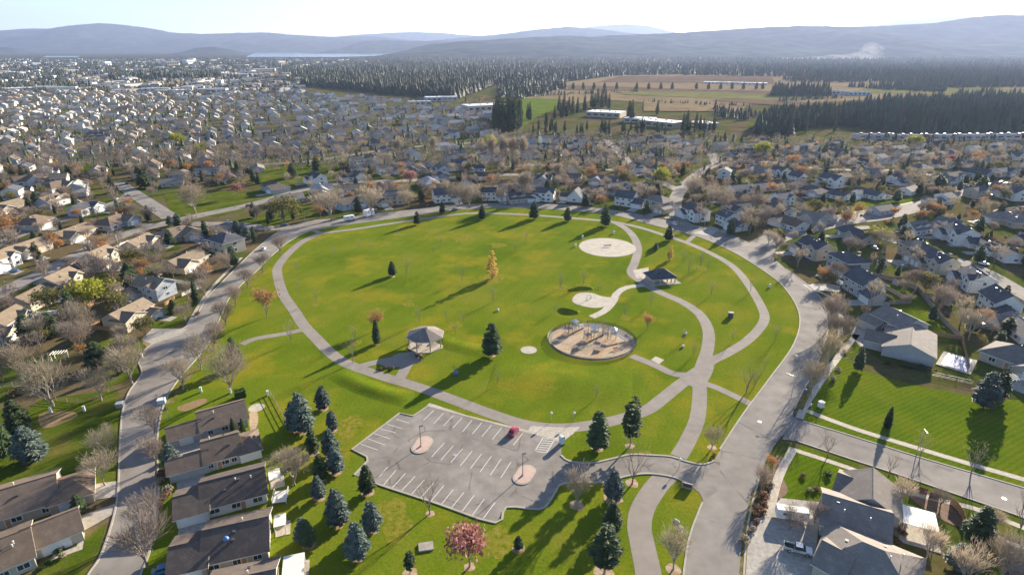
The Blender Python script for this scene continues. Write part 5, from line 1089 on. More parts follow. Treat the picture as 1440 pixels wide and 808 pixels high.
bushes([(1190, 480), (1186, 470), (1192, 462), (1188, 496), (1180, 520), (1170, 535)], ['brown', 'tan'], 1.5, 'brown shrub on the verge beside the biggest house on the right', 'shrubs beside the biggest house', 4)
bushes([(1295, 516), (1305, 520), (1315, 522), (1245, 512), (1255, 515), (1290, 510), (1330, 528)], ['brown', 'green'], 1.2, 'low shrub in the bed between the big house and the pool', 'shrubs beside the pool', 5)
bushes([(535, 520), (541, 518), (547, 521), (552, 519)], ['brown', 'green'], 1.0, 'low brown shrub in the small bed beside the gazebo path', 'shrubs in the gazebo bed', 6)
bushes([(588, 502), (592, 505)], ['brown'], 1.2, 'pinkish shrub beside the gazebo slab', 'shrubs at the gazebo slab', 7)
bushes([(1004, 640), (1000, 646)], ['brown'], .9, 'small brown shrub at the driveway mouth corner', 'shrubs at the driveway mouth', 8)
bushes([(255, 545), (245, 556), (235, 575), (262, 550)], ['brown'], .9, 'rusty low shrub on the park side of the left street', 'shrubs on the left street verge', 9)
bushes([(70, 790), (90, 782), (60, 800), (85, 775)], ['green', 'tan'], 1.1, 'low shrub in front of the cream garage house', 'shrubs at the lower left house', 10)
bushes([(110, 470), (130, 500), (120, 520), (100, 530), (150, 505), (160, 515), (70, 540), (40, 545), (20, 555)], ['green', 'tan', 'brown'], 2.0, 'shaded shrub in the large garden left of the street bulge', 'shrubs in the large left garden', 11)
bushes([(1140, 690), (1130, 670), (1165, 668), (1150, 690), (1170, 695)], ['brown', 'tan', 'green'], 1.2, 'shrub around the little lawn at the street corner', 'shrubs at the corner lawn', 12)
# hedge blocks
def hedge(x1, y1, x2, y2, wd, h, label):
    a, b = P(x1, y1), P(x2, y2); d = b - a; rr = random.Random(int(x1)); q = MB(); n = int(d.length * wd * 40)
    q.box((0, 0, h * .45), (d.length * .93, wd * .85, h * .9))
    for i in range(n):
        f = rr.choice('xyz'); p = Vector((rr.uniform(-.5, .5) * d.length, rr.uniform(-.5, .5) * wd, rr.uniform(.05, 1) * h))
        if f == 'z': p.z = h * rr.uniform(.9, 1.03)
        elif f == 'y': p.y = rr.choice([-.5, .5]) * wd
        else: p.x = rr.choice([-.5, .5]) * d.length
        u = Vector((rr.uniform(-1, 1), rr.uniform(-1, 1), rr.uniform(-1, 1))).normalized(); v = u.orthogonal().normalized(); s = .16
        q.add([p - v*s, p - u*s, p + v*s, p + u*s], [(0, 1, 2, 3)])
    m_ = (a + b) / 2; tag(q.build('hedge', M_hedge, loc=(m_.x, m_.y, .03), rz=math.atan2(d.y, d.x)), label, 'hedge')
hedge(331, 560, 346, 556, 2.4, 2.4, 'clipped dark green hedge block behind the first low house')
hedge(1268, 516, 1300, 521, 1.0, 1.0, 'low brown green hedge below the biggest house on the right')

# beyond the first few hundred, the leafless trees of the gardens are one mass
def tree_mass(name, n, poly_list, label, seed, m_, m2):
    rr = random.Random(seed); protos = [bare_meshes(s, 10, .58, 3, .3, .16, 1.2, .026, 3, 8)[:2] for s in (60, 61, 62, 63, 64, 65)]
    protos = [[(np.array(q.v), np.array([f if len(f) == 4 else f + (f[2],) for f in q.f])) for q in pr] for pr in protos]
    V = [[], []]; Fs = [[], []]; off = [0, 0]; k = tries = 0
    pws = [[tuple(v) for v in PX(pl)] for pl in poly_list]
    while k < n and tries < n * 40:
        tries += 1; pw = rr.choice(pws); x0, x1 = min(p[0] for p in pw), max(p[0] for p in pw); y0, y1 = min(p[1] for p in pw), max(p[1] for p in pw)
        p = (rr.uniform(x0, x1), rr.uniform(y0, y1))
        if not in_poly(p, pw) or in_poly(p, PARKW) or not clear_of_houses(p, -1.5) or near_road(p, 1) or in_any_open(p): continue
        k += 1; s = rr.uniform(.55, 1.25); a = rr.uniform(0, 6.28); wd = s * rr.uniform(.8, 1.15); ca, sa = math.cos(a) * wd, math.sin(a) * wd
        for i, (v, f) in enumerate(rr.choice(protos)):
            w_ = np.stack([v[:, 0] * ca - v[:, 1] * sa + p[0], v[:, 0] * sa + v[:, 1] * ca + p[1], v[:, 2] * s], 1); V[i].append(w_); Fs[i].append(f + off[i]); off[i] += len(v)
    allv = np.concatenate(V[0] + V[1]); f0 = np.concatenate(Fs[0]); f1 = np.concatenate(Fs[1]) + off[0]
    me = bpy.data.meshes.new(name); fl = [tuple(dict.fromkeys(map(int, f))) for f in np.concatenate([f0, f1])]
    me.from_pydata(allv.tolist(), [], fl); me.materials.append(m2); me.materials.append(m_)
    me.polygons.foreach_set('material_index', np.array([0] * len(f0) + [1] * len(f1), dtype=np.int32)); me.update()
    tag(place(me, name), label, kind='stuff')
tree_mass('garden_bare_trees', 380, [W_, W_, [(-40, 215), (430, 215), (430, 245), (-40, 245)], N_], 'leafless garden trees massed between the houses west and north of the park', 31, M_twig_mauve, M_barkwood)
tree_mass('garden_bare_trees', 270, [E_, N_, [(1000, 215), (1470, 215), (1470, 250), (1000, 250)], [(430, 205), (1000, 215), (1000, 245), (430, 245)]], 'leafless garden trees massed between the houses north and east of the park', 32, M_twig_tan, M_palebark)
# ------------------------------------------------------------------ park furniture
# gazebo: octagonal roof on posts over a round concrete slab
c = P(599, 485); e = empty('gazebo', (c.x, c.y, .06), R(22.5)); tag(e, 'octagonal gazebo with a pale hipped roof on posts in the park lawn', 'gazebo')
HOUSES.append((c.x, c.y, 8))
def oct_(r): return [(r * math.cos(PI/4*k), r * math.sin(PI/4*k)) for k in range(8)]
q = MB(); q.prism(oct_(6.5), 0, .18); q.build('slab', M_conc, e)
q = MB(); o_ = oct_(6.7)
for k in range(8):
    a, b = o_[k], o_[(k+1) % 8]; i_, j_ = (a[0]*.1, a[1]*.1), (b[0]*.1, b[1]*.1)
    fq = MB(); fq.add([(a[0], a[1], 4.2), (b[0], b[1], 4.2), (j_[0], j_[1], 6.5), (i_[0], i_[1], 6.5), (a[0], a[1], 4.08), (b[0], b[1], 4.08), (j_[0], j_[1], 6.38), (i_[0], i_[1], 6.38)], [(0, 1, 2, 3), (7, 6, 5, 4), (0, 4, 5, 1), (0, 3, 7, 4), (1, 5, 6, 2)])
    fq.build('roof_panel', ROOF['weath'], e)
    q.box(((a[0]+b[0])/2*.985, (a[1]+b[1])/2*.985, 4.06), (.12, 5.05, .34), math.atan2(a[1]+b[1], a[0]+b[0]))
q.build('fascia', M_trim, e)
q = MB(); q.prism(oct_(.85), 6.36, 6.65); q.build('roof_cap', M_dark, e)
for k in range(8):
    q = MB(); q.box((o_[k][0]*.88, o_[k][1]*.88, 2.1), (.26, .26, 3.95), PI/4*k); q.build('post', M_wood, e)
# picnic tables under the gazebo
def picnic(x, y, rz, label, grp, loc=None):
    p = loc or P(x, y); t = empty('picnic_table', (p[0], p[1], .1 if loc is None else .25), rz); tag(t, label, 'picnic table', grp)
    q = MB(); q.box((0, 0, .74), (1.8, .75, .06)); q.build('table_top', M_wood, t)
    for s in (-1, 1):
        q = MB(); q.box((0, s*.62, .44), (1.8, .26, .05)); q.build('bench', M_wood, t)
        q = MB(); q.box((s*.6, 0, .42), (.08, 1.4, .07)); q.box((s*.6, -.4, .36), (.07, .07, .72)); q.box((s*.6, .4, .36), (.07, .07, .72)); q.build('leg_frame', M_wood, t)
    return t
picnic(0, 0, .4, 'wooden picnic table under the gazebo roof', 'picnic tables in the gazebo', (c.x - 2, c.y - 1)); picnic(0, 0, 1.2, 'wooden picnic table under the gazebo roof', 'picnic tables in the gazebo', (c.x + 2.4, c.y + 1))
picnic(826, 405, .3, 'picnic table on the grass above the pale splash pad', None) if False else None

# park shelter with rest rooms: hip roof, block walls, columns
c = P(928, 394); a = P(948, 394) - P(905, 398); e = empty('park_shelter', (c.x, c.y, .08), math.atan2(a.y, a.x), .8); tag(e, 'slate hip roofed park shelter with pale columns beside the curved path', 'shelter')
HOUSES.append((c.x, c.y, 10))
q = MB(); q.box((0, 0, .06), (18, 15, .16)); q.build('slab', M_conc, e)
roof_mesh(13.5, 10.5, 3.3, 3.4, 1, 1.0, .25).build('roof', [ROOF['slate'], M_trim], e)
q = MB(); q.box((-3, 1.2, 1.65), (7, 7.6, 3.2)); q.build('wall', WALL['beige'], e)
for xx in (1.8, 4.2, 6.4):
    for yy in (-4.9, 4.9):
        q = MB(); q.box((xx, yy, 1.7), (.5, .5, 3.2)); q.build('column', WALL['cream'], e)
for xx in (-6.2, -2.5):
    q = MB(); q.box((xx, -4.9, 1.7), (.5, .5, 3.2)); q.build('column', WALL['cream'], e)
q = MB(); q.box((0, 0, 3.1), (13.2, 10.2, .25)); q.build('ceiling_beam', M_trim, e)
for xx in (-5, -1.4): place(ME_DOOR, 'door', e, (xx, -2.65, .1), 0)
q = MB(); q.box((0, 0, 0), (1.2, .9, .12)); q.build('skylight', M_glass, e, loc=(-2.5, -3.0, 5.15)).rotation_euler = (R(28), 0, 0)
sheet('concrete_pad', PX([(890, 380), (912, 376), (912, 392), (895, 392)]), .125, M_conc)

# playground
c = P(832, 479); RX, RY = 14.9, 13.9
def ell(k, n, f=1.0, fy=None): t = 2*PI*k/n; return (c.x + RX * f * math.cos(t), c.y + RY * (fy or f) * math.sin(t))
sheet('playground_paving', [ell(k, 64, 1.02) for k in range(64)], .10, M_path)
M_playbark = mat('playground bark', (.30, .21, .13), (.42, .315, .205), .16, .95, .5, 6, c3=(.40, .23, .11), scale2=1.6)
sheet('playground_bark', spline([Vector((ell(k, 24, .95 if not (1 <= k <= 8) else .78)[0], ell(k, 24, .95 if not (1 <= k <= 8) else .78)[1])) for k in range(24)], 4, True), .13, M_playbark)
mb = MB(); pts = [Vector(ell(k, 64, .93)) for k in range(-2, 0)]
mb = MB(); ribbon_mb(mb, [Vector(ell(k, 64, .96)) for k in range(34, 66)], .3, .1, .25); structure(mb.build('kerb', M_kerb))
fe = empty('playground_fence', (c.x, c.y, .1)); tag(fe, 'low black mesh fence on posts around the oval playground', 'fence')
NP = 44
gates = {40, 41, 11, 12}
mesh_w = leaf_mat('black wire mesh', (.02, .02, .022), (.035, .035, .04), .05)
for k in range(NP):
    a = ell(k, NP, 1.045); b = ell(k + 1, NP, 1.045); a = Vector((a[0] - c.x, a[1] - c.y)); b = Vector((b[0] - c.x, b[1] - c.y))
    q = MB(); q.tube((a.x, a.y, 0), (a.x, a.y, 1.25), .05, .05, 6, cap=True); q.build('fence_post', M_black, fe)
    if k in gates: continue
    q = MB(); d = b - a
    for z in (.12, .62, 1.15): q.tube((a.x, a.y, z), (b.x, b.y, z), .04, .04, 4)
    for j in range(1, 9):
        p = a + d * j / 9; q.box((p.x, p.y, .62), (.045, .03, 1.06), math.atan2(d.y, d.x))
    q.build('fence_panel', M_black, fe)
def play_tower(x, y, rz, label, roofc, slide, sl_dir=1):
    p = P(x, y); t = empty('play_structure', (p.x, p.y, .13), rz, 1.12); tag(t, label, 'play structure', 'play structures in the playground')
    for i, (dx, h) in enumerate(((-1.6, 1.5), (1.0, 1.9))):
        q = MB(); q.box((dx, 0, h), (1.8, 1.8, .1)); q.build('deck', M_dark, t)
        for sx in (-.85, .85):
            for sy in (-.85, .85):
                q = MB(); q.tube((dx + sx, sy, 0), (dx + sx, sy, h + 1.5), .07, .07, 6, cap=True); q.build('post', M_steel if i else M_dark, t)
        q = MB()
        for sy in (-.88, .88):
            q.box((dx, sy, h + .85), (1.7, .05, .06))
            for j in range(5): q.box((dx - .6 + .3 * j, sy, h + .45), (.04, .04, .8))
        q.build('railing', M_black, t)
    q = MB(); q.add([(.0, -1.1, 3.3), (2.0, -1.1, 3.3), (2.0, 1.1, 3.3), (0, 1.1, 3.3), (1, 0, 4.3)], [(0, 1, 4), (1, 2, 4), (2, 3, 4), (3, 0, 4), (3, 2, 1, 0)]); q.build('roof', roofc, t)
    q = MB(); n = 7
    pr = [(1.9 + .55 * j, 0, 1.9 - 1.65 * (j / (n-1)) ** .85) for j in range(n)]
    vs_ = []
    for x_, y_, z_ in pr: vs_ += [(x_, -.38, z_ + .25), (x_, -.36, z_), (x_, .36, z_), (x_, .38, z_ + .25)]
    q.add(vs_, [(4*j+k, 4*j+k+1, 4*j+k+5, 4*j+k+4) for j in range(n-1) for k in range(3)])
    q.add([(x_, y_, z_ - .06) for x_, y_, z_ in vs_], [(4*j+k+4, 4*j+k+5, 4*j+k+1, 4*j+k) for j in range(n-1) for k in range(3)])
    q.build('slide', slide, t)
    q = MB()
    for sy in (-.35, .35): q.tube((-2.6, sy, 1.5), (-3.6, sy, 0), .04, .04, 5)
    for j in range(5): q.tube((-2.75 - .17*j, -.35, 1.25 - .27*j), (-2.75 - .17*j, .35, 1.25 - .27*j), .03, .03, 4)
    q.build('ladder', M_steel, t); return t
play_tower(805, 466, R(35), 'left play structure in the playground, with a small pale roof', M_trim, M_white)
play_tower(832, 475, R(30), 'middle play structure in the playground, dark with a white slide', M_white, M_white)
play_tower(858, 476, R(-20), 'right play structure in the playground, with a long white slide', M_trim, M_white)
def swing(x, y, rz, label):
    p = P(x, y); t = empty('swing_set', (p.x, p.y, .13), rz); tag(t, label, 'swing set')
    q = MB(); q.tube((-2.4, 0, 2.5), (2.4, 0, 2.5), .06, .06, 6)
    for sx in (-2.4, 2.4):
        for sy in (-1, 1): q.tube((sx, 0, 2.5), (sx, sy, 0), .05, .05, 6)
    q.build('frame', M_dark, t)
    for sx in (-1.1, 1.1):
        q = MB(); q.box((sx, 0, .5), (.5, .22, .05)); q.tube((sx - .22, 0, .5), (sx - .22, 0, 2.5), .015, .015, 3); q.tube((sx + .22, 0, .5), (sx + .22, 0, 2.5), .015, .015, 3); q.build('swing_seat', M_black, t)
swing(846, 463, R(10), 'steel swing frame near the back of the playground')
def bench(x, y, rz, label, m_=None):
    p = P(x, y); t = empty('park_bench', (p.x, p.y, .1), rz); tag(t, label, 'bench')
    q = MB()
    for j in range(3): q.box((0, -.16 + .16 * j, .45), (1.7, .13, .05))
    q.build('seat', m_ or M_wood, t)
    q = MB()
    for j in range(2): q.box((0, .26, .62 + .18 * j), (1.7, .05, .13))
    q.build('backrest', m_ or M_wood, t)
    for s in (-1, 1):
        q = MB(); q.box((s * .7, -.15, .22), (.07, .07, .44)); q.box((s * .7, .24, .45), (.07, .07, .9)); q.build('leg', M_black, t)
bench(797, 460, R(60), 'bench on the left inner edge of the playground'); bench(808, 495, R(200), 'bench at the lower left edge of the playground', M_dark); bench(884, 470, R(-60), 'bench on the right paved edge of the playground'); bench(890, 488, R(-80), 'second bench on the right paved edge, nearer the gate')
bench(843, 406, R(10), 'wooden bench on the grass above the splash pad'); bench(867, 408, R(60), 'dark bench at the upper bend of the pale path', M_dark)
M_red_paint = mat('red paint', (.40, .06, .05), (.34, .05, .045), 2, .4)
# splash pad fixtures
p = P(828, 421); t = empty('spray_hoop', (p.x, p.y, .1), .5); tag(t, 'small blue steel hoop standing on the pale splash pad', 'spray feature')
q = MB(); pr = [(1.2 * math.cos(PI*j/10), 0, 2.2 * math.sin(PI*j/10)) for j in range(11)]
for a_, b_ in zip(pr[:-1], pr[1:]): q.tube(a_, b_, .07, .07, 6)
M_bluepaint = mat('blue paint', (.08, .19, .42), (.07, .16, .36), 2, .4); q.build('hoop', M_bluepaint, t)
q = MB(); q.lathe([(.35, 0), (.35, .1), (.12, .14), (.1, .9), (.3, 1.0), (.02, 1.3)], 10); q.build('spray_post', M_steel, t, loc=(1.8, .9, 0))
# volleyball net on the sand court and bins around it
p = P(854, 347); t = empty('net', (p.x, p.y, .1), .2); tag(t, 'low dark net lying across the middle of the pale sand court', 'net')
q = MB()
for s in (-2, 2): q.tube((s, 0, 0), (s, 0, 1.1), .05, .05, 6, cap=True)
q.build('net_post', M_dark, t); q = MB(); q.box((0, 0, .75), (3.9, .04, .5)); q.build('net_band', M_black, t)
def bin_(x, y, label, s=1.0, grp=None):
    p = P(x, y); t = empty('litter_bin', (p.x, p.y, .08), 0, s); tag(t, label, 'litter bin', grp)
    q = MB(); q.lathe([(.32, 0), (.36, .9), (.36, .95)], 12); q.build('bin_body', M_trim, t)
    q = MB(); q.lathe([(.39, .95), (.39, 1.02), (.22, 1.22), (.02, 1.28)], 12); q.build('bin_lid', M_white, t)
bin_(819, 335, 'white bin at the upper left edge of the sand court', 1.4); bin_(809, 347, 'white bin at the left edge of the sand court', 1.4); bin_(863, 329, 'white bin above the sand court near the path fork', 1.5); bin_(1082, 404, 'white bin by the loop path, upper right', 1.3)
def ball_item(x, y, r, m_, nm, label, cat):
    p = P(x, y); q = MB(); q.lathe([(.05, 0), (r*.7, r*.1), (r, r*.7), (r*.8, r*1.4), (r*.3, r*1.8), (.02, r*1.85)], 12); tag(q.build(nm, m_, loc=(p.x, p.y, .06), smooth=True), label, cat)
ball_item(641, 527, .9, M_bluepaint, 'blue_barrel', 'blue round barrel bin in the spruce shadow below the gazebo', 'litter bin')
for x, y, lb in ((700, 437, 'pale round utility dome on the lawn below the golden tree'), (964, 470, 'upper small white marker inside the right path loop'), (960, 488, 'lower small white marker inside the right path loop')):
    ball_item(x, y, .55, M_white, 'marker_post', lb, 'marker')
# dark ground tarp / slab with shadow on the right lawn
p = P(1027, 446); t = empty('utility_box', (p.x, p.y, .06), R(-15)); tag(t, 'dark green utility cabinet alone on the lawn inside the right loop', 'utility box')
q = MB(); q.box((0, 0, 1.0), (1.8, 1.5, 2.0)); q.build('cabinet', M_dark, t); q = MB(); q.box((0, 0, 2.04), (1.95, 1.65, .08)); q.build('cabinet_lid', M_black, t)

# smaller playground pieces
def dome(x, y, r, label):
    p = P(x, y); t = empty('climbing_dome', (p.x, p.y, .13)); tag(t, label, 'climbing frame'); q = MB()
    rings = [[(r * math.cos(b) * math.cos(a), r * math.cos(b) * math.sin(a), r * math.sin(b)) for a in [2*PI*k/8 for k in range(8)]] for b in (0, .5, 1.0, 1.45)]
    for i, rg_ in enumerate(rings):
        for k in range(8):
            if i: q.tube(rg_[k], rg_[(k+1) % 8], .035, .035, 4)
            if i < 3: q.tube(rg_[k], rings[i+1][k], .035, .035, 4)
    q.build('bars', M_dark, t)
dome(820, 486, 1.6, 'dark climbing dome near the front of the playground')
def spring_rider(x, y, m_, label):
    p = P(x, y); t = empty('spring_rider', (p.x, p.y, .13), x); tag(t, label, 'spring rider'); q = MB()
    for k in range(16):
        a, b = k * .8, (k + 1) * .8; q.tube((.14 * math.cos(a), .14 * math.sin(a), .03 * k), (.14 * math.cos(b), .14 * math.sin(b), .03 * (k+1)), .025, .025, 4)
    q.build('spring', M_black, t); q = MB(); loft([[(xx, -w_, z0), (xx, -w_, z1), (xx, w_, z1), (xx, w_, z0)] for xx, w_, z0, z1 in ((-.5, .08, .6, .8), (-.2, .17, .48, .72), (.2, .17, .48, .75), (.45, .10, .6, 1.1))], q); q.build('seat', m_, t)
    q = MB(); q.tube((.3, -.28, 1.0), (.3, .28, 1.0), .025, .025, 5); q.build('handle', M_steel, t)
def loft(secs, mb, mi=0, caps=True):
    n = len(secs[0]); o = []
    for s in secs: o += s
    fs = [(i*n + k, i*n + (k+1) % n, (i+1)*n + (k+1) % n, (i+1)*n + k) for i in range(len(secs)-1) for k in range(n)]
    if caps: fs += [tuple(range(n-1, -1, -1)), tuple(range((len(secs)-1)*n, len(secs)*n))]
    mb.add(o, fs, mi)
spring_rider(870, 486, M_bluepaint, 'blue spring rider at the right of the playground'); spring_rider(864, 492, M_red_paint, 'red spring rider at the right of the playground'); spring_rider(791, 474, M_red_paint, 'red spring rider at the left of the playground')
swing(818, 461, R(15), 'second swing frame, behind the middle play structure')
# manhole covers on the carriageways
for x, y, lb in ((1068, 593, 'pale manhole cover on the ring street by the right spur path'), (1412, 701, 'pale manhole cover on the side street near the right photo edge'), (1120, 500, 'manhole cover at the ring street bend'), (640, 640, 'drain cover in the middle of the car park'), (262, 500, 'manhole cover on the left street')):
    p = P(x, y); q = MB(); q.lathe([(.52, 0), (.52, .025), (.45, .03), (.45, .02)], 16); tag(q.build('manhole_cover', M_steel if y > 590 else M_dark, loc=(p.x, p.y, .112)), lb, 'manhole cover')
# lamps
def lamp_post(x, y, h, label, grp=None):
    p = P(x, y); t = empty('lamp_post', (p.x, p.y, .17), R(20)); tag(t, label, 'lamp post', grp)
    q = MB(); q.tube((0, 0, 0), (0, 0, .55), .28, .28, 10, cap=True); q.build('base', M_conc, t)
    q = MB(); q.tube((0, 0, .5), (0, 0, h), .10, .07, 8); q.build('pole', M_dark, t)
    q = MB(); q.box((.35, 0, h + .03), (.95, .38, .16)); q.build('lamp_head', M_dark, t)
lamp_post(592, 628, 6.2, 'tall dark lamp post on the left pink island of the car park', 'car park lamps'); lamp_post(735, 669, 6.4, 'tall dark lamp post on the pink island near the car park exit', 'car park lamps')
def bollard(x, y, lb):
    p = P(x, y); t = empty('path_light', (p.x, p.y, .06)); tag(t, lb, 'path light', 'white path lights')
    q = MB(); q.tube((0, 0, 0), (0, 0, 2.4), .07, .06, 8); q.build('post', M_steel, t)
    q = MB(); q.lathe([(.05, 2.35), (.32, 2.45), (.36, 2.75), (.2, 2.95), (.02, 3.0)], 12); q.build('lamp_globe', M_white, t, smooth=True)
bollard(775, 592, 'left white globe light beside the path above the car park'); bollard(807, 592, 'right white globe light beside the path above the car park'); bollard(955, 658, 'dark topped path light at the driveway crossing')
def street_lamp(x, y, rz, lb, h=7.5):
    p = P(x, y); t = empty('street_lamp', (p.x, p.y, .05), rz); tag(t, lb, 'street lamp', 'street lamps')
    q = MB(); q.tube((0, 0, 0), (0, 0, h), .11, .07, 8); q.tube((0, 0, h - .1), (1.9, 0, h + .25), .05, .04, 6); q.build('pole', M_steel, t)
    q = MB(); q.box((2.1, 0, h + .22), (.7, .3, .14)); q.build('lamp_head', M_dark, t)
for a_ in ((1289, 637, -1.9, 'street lamp on the far verge of the side street'), (238, 590, 3.0, 'street lamp on the park side of the left street'), (1112, 560, 2.6, 'street lamp at the outer kerb of the ring, lower right'), (990, 322, -1.2, 'street lamp at the upper right street mouth'), (430, 318, -.9, 'street lamp at the ring corner, upper left')): street_lamp(*a_)
# portable toilet
p = P(790, 624); e = empty('portable_toilet', (p.x, p.y, .115), R(28)); tag(e, 'white and pale blue portable toilet at the car park corner by the ramp', 'portable toilet')
M_pblue = mat('pale blue plastic', (.42, .55, .68), (.38, .5, .63), 1.5, .45)
q = MB(); q.box((0, 0, .07), (1.25, 1.25, .14)); q.build('base', M_dark, e)
q = MB()
q.box((0, .55, 1.15), (1.14, .05, 2.0)); q.box((-.55, 0, 1.15), (.05, 1.14, 2.0)); q.box((.55, 0, 1.15), (.05, 1.14, 2.0)); q.box((-.45, -.56, 1.15), (.2, .05, 2.0)); q.box((.45, -.56, 1.15), (.2, .05, 2.0)); q.build('cabin_wall', M_pblue, e)
q = MB(); q.box((0, -.57, 1.1), (.7, .05, 1.85)); q.build('door', M_white, e)
q = MB(); q.add([(-.62, -.62, 2.15), (.62, -.62, 2.15), (.62, .62, 2.15), (-.62, .62, 2.15), (-.42, -.42, 2.42), (.42, -.42, 2.42), (.42, .42, 2.42), (-.42, .42, 2.42)], [(0, 1, 5, 4), (1, 2, 6, 5), (2, 3, 7, 6), (3, 0, 4, 7), (4, 5, 6, 7), (3, 2, 1, 0)]); q.build('roof', M_white, e)
q = MB(); q.tube((.4, .4, 2.3), (.4, .4, 2.7), .05, .05, 6, cap=True); q.build('vent_pipe', M_white, e)
# signs
p = P(966, 686); e = empty('park_sign', (p.x, p.y, .05), R(-25), .7); tag(e, 'brown monument sign on a stone base in the grass wedge by the driveway', 'sign')
q = MB(); q.box((0, 0, .3), (3.4, .7, .6)); q.build('stone_base', M_greywood, e); q = MB(); q.box((0, 0, 1.25), (2.9, .22, 1.25)); q.build('sign_panel', mat('dark red brown board', (.10, .05, .05), (.14, .07, .065), 2, .7), e)
for s in (-1, 1):
    q = MB(); q.box((s * 1.6, 0, 1.1), (.35, .4, 2.0)); q.build('sign_post', M_greywood, e)
q = MB(); q.box((0, 0, 2.0), (3.5, .5, .16)); q.build('sign_cap', M_conc, e)
def rock(x, y, r, lb, m_=None):
    p = P(x, y); rr = random.Random(int(x)); bm = bmesh.new(); bmesh.ops.create_icosphere(bm, subdivisions=2, radius=r)
    for v in bm.verts: v.co *= rr.uniform(.8, 1.15); v.co.z = max(v.co.z * .7, -.1)
    me = bpy.data.meshes.new('rock'); bm.to_mesh(me); bm.free(); me.materials.append(m_ or M_conc); tag(place(me, 'rock', None, (p.x, p.y, .1)), lb, 'rock')
rock(951, 733, .7, 'pale boulder in the grass wedge below the sign'); rock(957, 742, .6, 'brown boulder near the bare tree in the grass wedge', M_greywood)
def pedestal(x, y, lb, m_=M_white, h=1.6, w_=.55):
    p = P(x, y); t = empty('utility_pedestal', (p.x, p.y, .05), .4); tag(t, lb, 'utility pedestal'); q = MB(); q.box((0, 0, h/2), (w_, w_, h)); q.build('pedestal_body', m_, t); q = MB(); q.box((0, 0, h + .04), (w_ * 1.15, w_ * 1.15, .1)); q.build('pedestal_cap', m_, t)
for x, y, lb in ((72, 580, 'white utility post, left of two in the lower left yard'), (119, 578, 'grey white utility post, right of two in the lower left yard'), (283, 551, 'white utility post in the lawn behind the first low house'), (324, 553, 'white post beside the clipped hedge block'), (377, 556, 'white post at the end of the dark lawn fence'), (200, 503, 'white post on the street bulge kerb')): pedestal(x, y, lb)
pedestal(1154, 572, 'white topped utility cabinet beside the right lawn pavement', M_trim, 1.7, 1.3); pedestal(1140, 571, 'small white hydrant like post at the right lawn corner', M_white, .8, .35)
pedestal(1169, 558 - 2, 'blue pedestal box on the ring street verge', M_bluepaint, 1.1, .5) if False else pedestal(1133, 552, 'blue post box on the outer verge of the ring street', M_bluepaint, 1.1, .5)
for x, y, lb in ((170, 572, 'grey white transformer box on the left street kerb'), (228, 567, 'pale transformer box across the left street kerb')):
    p = P(x, y); t = empty('transformer_box', (p.x, p.y, .06), .3); tag(t, lb, 'transformer box'); q = MB(); q.box((0, 0, .75), (1.9, 1.7, 1.5)); q.build('box_body', M_pblue if x > 200 else M_steel, t); q = MB(); q.box((0, -.1, 1.53), (2.0, 1.8, .08)); q.build('box_lid', M_trim, t)

# ------------------------------------------------------------------ vehicles
CARP = {}
def paint(name, c_): 
    if name not in CARP: CARP[name] = mat(name, c_, tuple(v * .95 for v in c_), .8, .32, metal=.15, coat=.6)
    return CARP[name]
def loft(secs, mb, mi=0, caps=True):
    n = len(secs[0]); o = []
    for s in secs: o += s
    fs = [(i*n + k, i*n + (k+1) % n, (i+1)*n + (k+1) % n, (i+1)*n + k) for i in range(len(secs)-1) for k in range(n)]
    if caps: fs += [tuple(range(n-1, -1, -1)), tuple(range((len(secs)-1)*n, len(secs)*n))]
    mb.add(o, fs, mi)
def car_body():
    q = MB(); S = []
    for x, w_, z0, z1 in ((-2.2, .66, .42, .78), (-2.08, .82, .30, .90), (-1.4, .88, .24, .96), (-.5, .90, .22, .95), (.6, .90, .22, .93), (1.4, .88, .24, .86), (2.0, .80, .30, .74), (2.2, .62, .40, .62)):
        S.append([(x, -w_, z0), (x, -w_ * 1.02, (z0+z1)/2), (x, -w_ * .9, z1), (x, w_ * .9, z1), (x, w_ * 1.02, (z0+z1)/2), (x, w_, z0)])
    loft(S, q); return q
def car_cabin():
    q = MB(); S = []
    for x, w_, z1 in ((-1.75, .70, .93), (-1.25, .68, 1.34), (-.6, .68, 1.46), (.2, .67, 1.44), (.55, .66, 1.34), (1.2, .74, .90)): S.append([(x, -.80, .88), (x, -w_, z1), (x, w_, z1), (x, .80, .88)])
    loft(S, q); return q
def car_roof():
    q = MB(); loft([[(x, -w_, z), (x, w_, z), (x, w_ * .95, z + .05), (x, -w_ * .95, z + .05)] for x, w_, z in ((-1.2, .68, 1.33), (-.6, .69, 1.45), (.2, .68, 1.43), (.5, .66, 1.35))], q); return q
ME_CAB = car_cabin().mesh('window_glass', M_glass)
def wheel_mb(): q = MB(); q.tube((0, -.11, 0), (0, .11, 0), .33, .33, 14, cap=True); return q
ME_WHEEL = wheel_mb().mesh('wheel', M_black)
def rim_mb(): q = MB(); q.tube((0, -.125, 0), (0, .125, 0), .19, .19, 8, cap=True); return q
ME_RIM = rim_mb().mesh('rim', M_steel)
def lightm(m_, nm): q = MB(); q.box((0, 0, 0), (.1, .3, .14)); return q.mesh(nm, m_)
ME_HEAD = lightm(M_white, 'headlight'); ME_TAIL = lightm(mat('red lens', (.35, .02, .02), (.3, .02, .02), 3, .2), 'taillight')
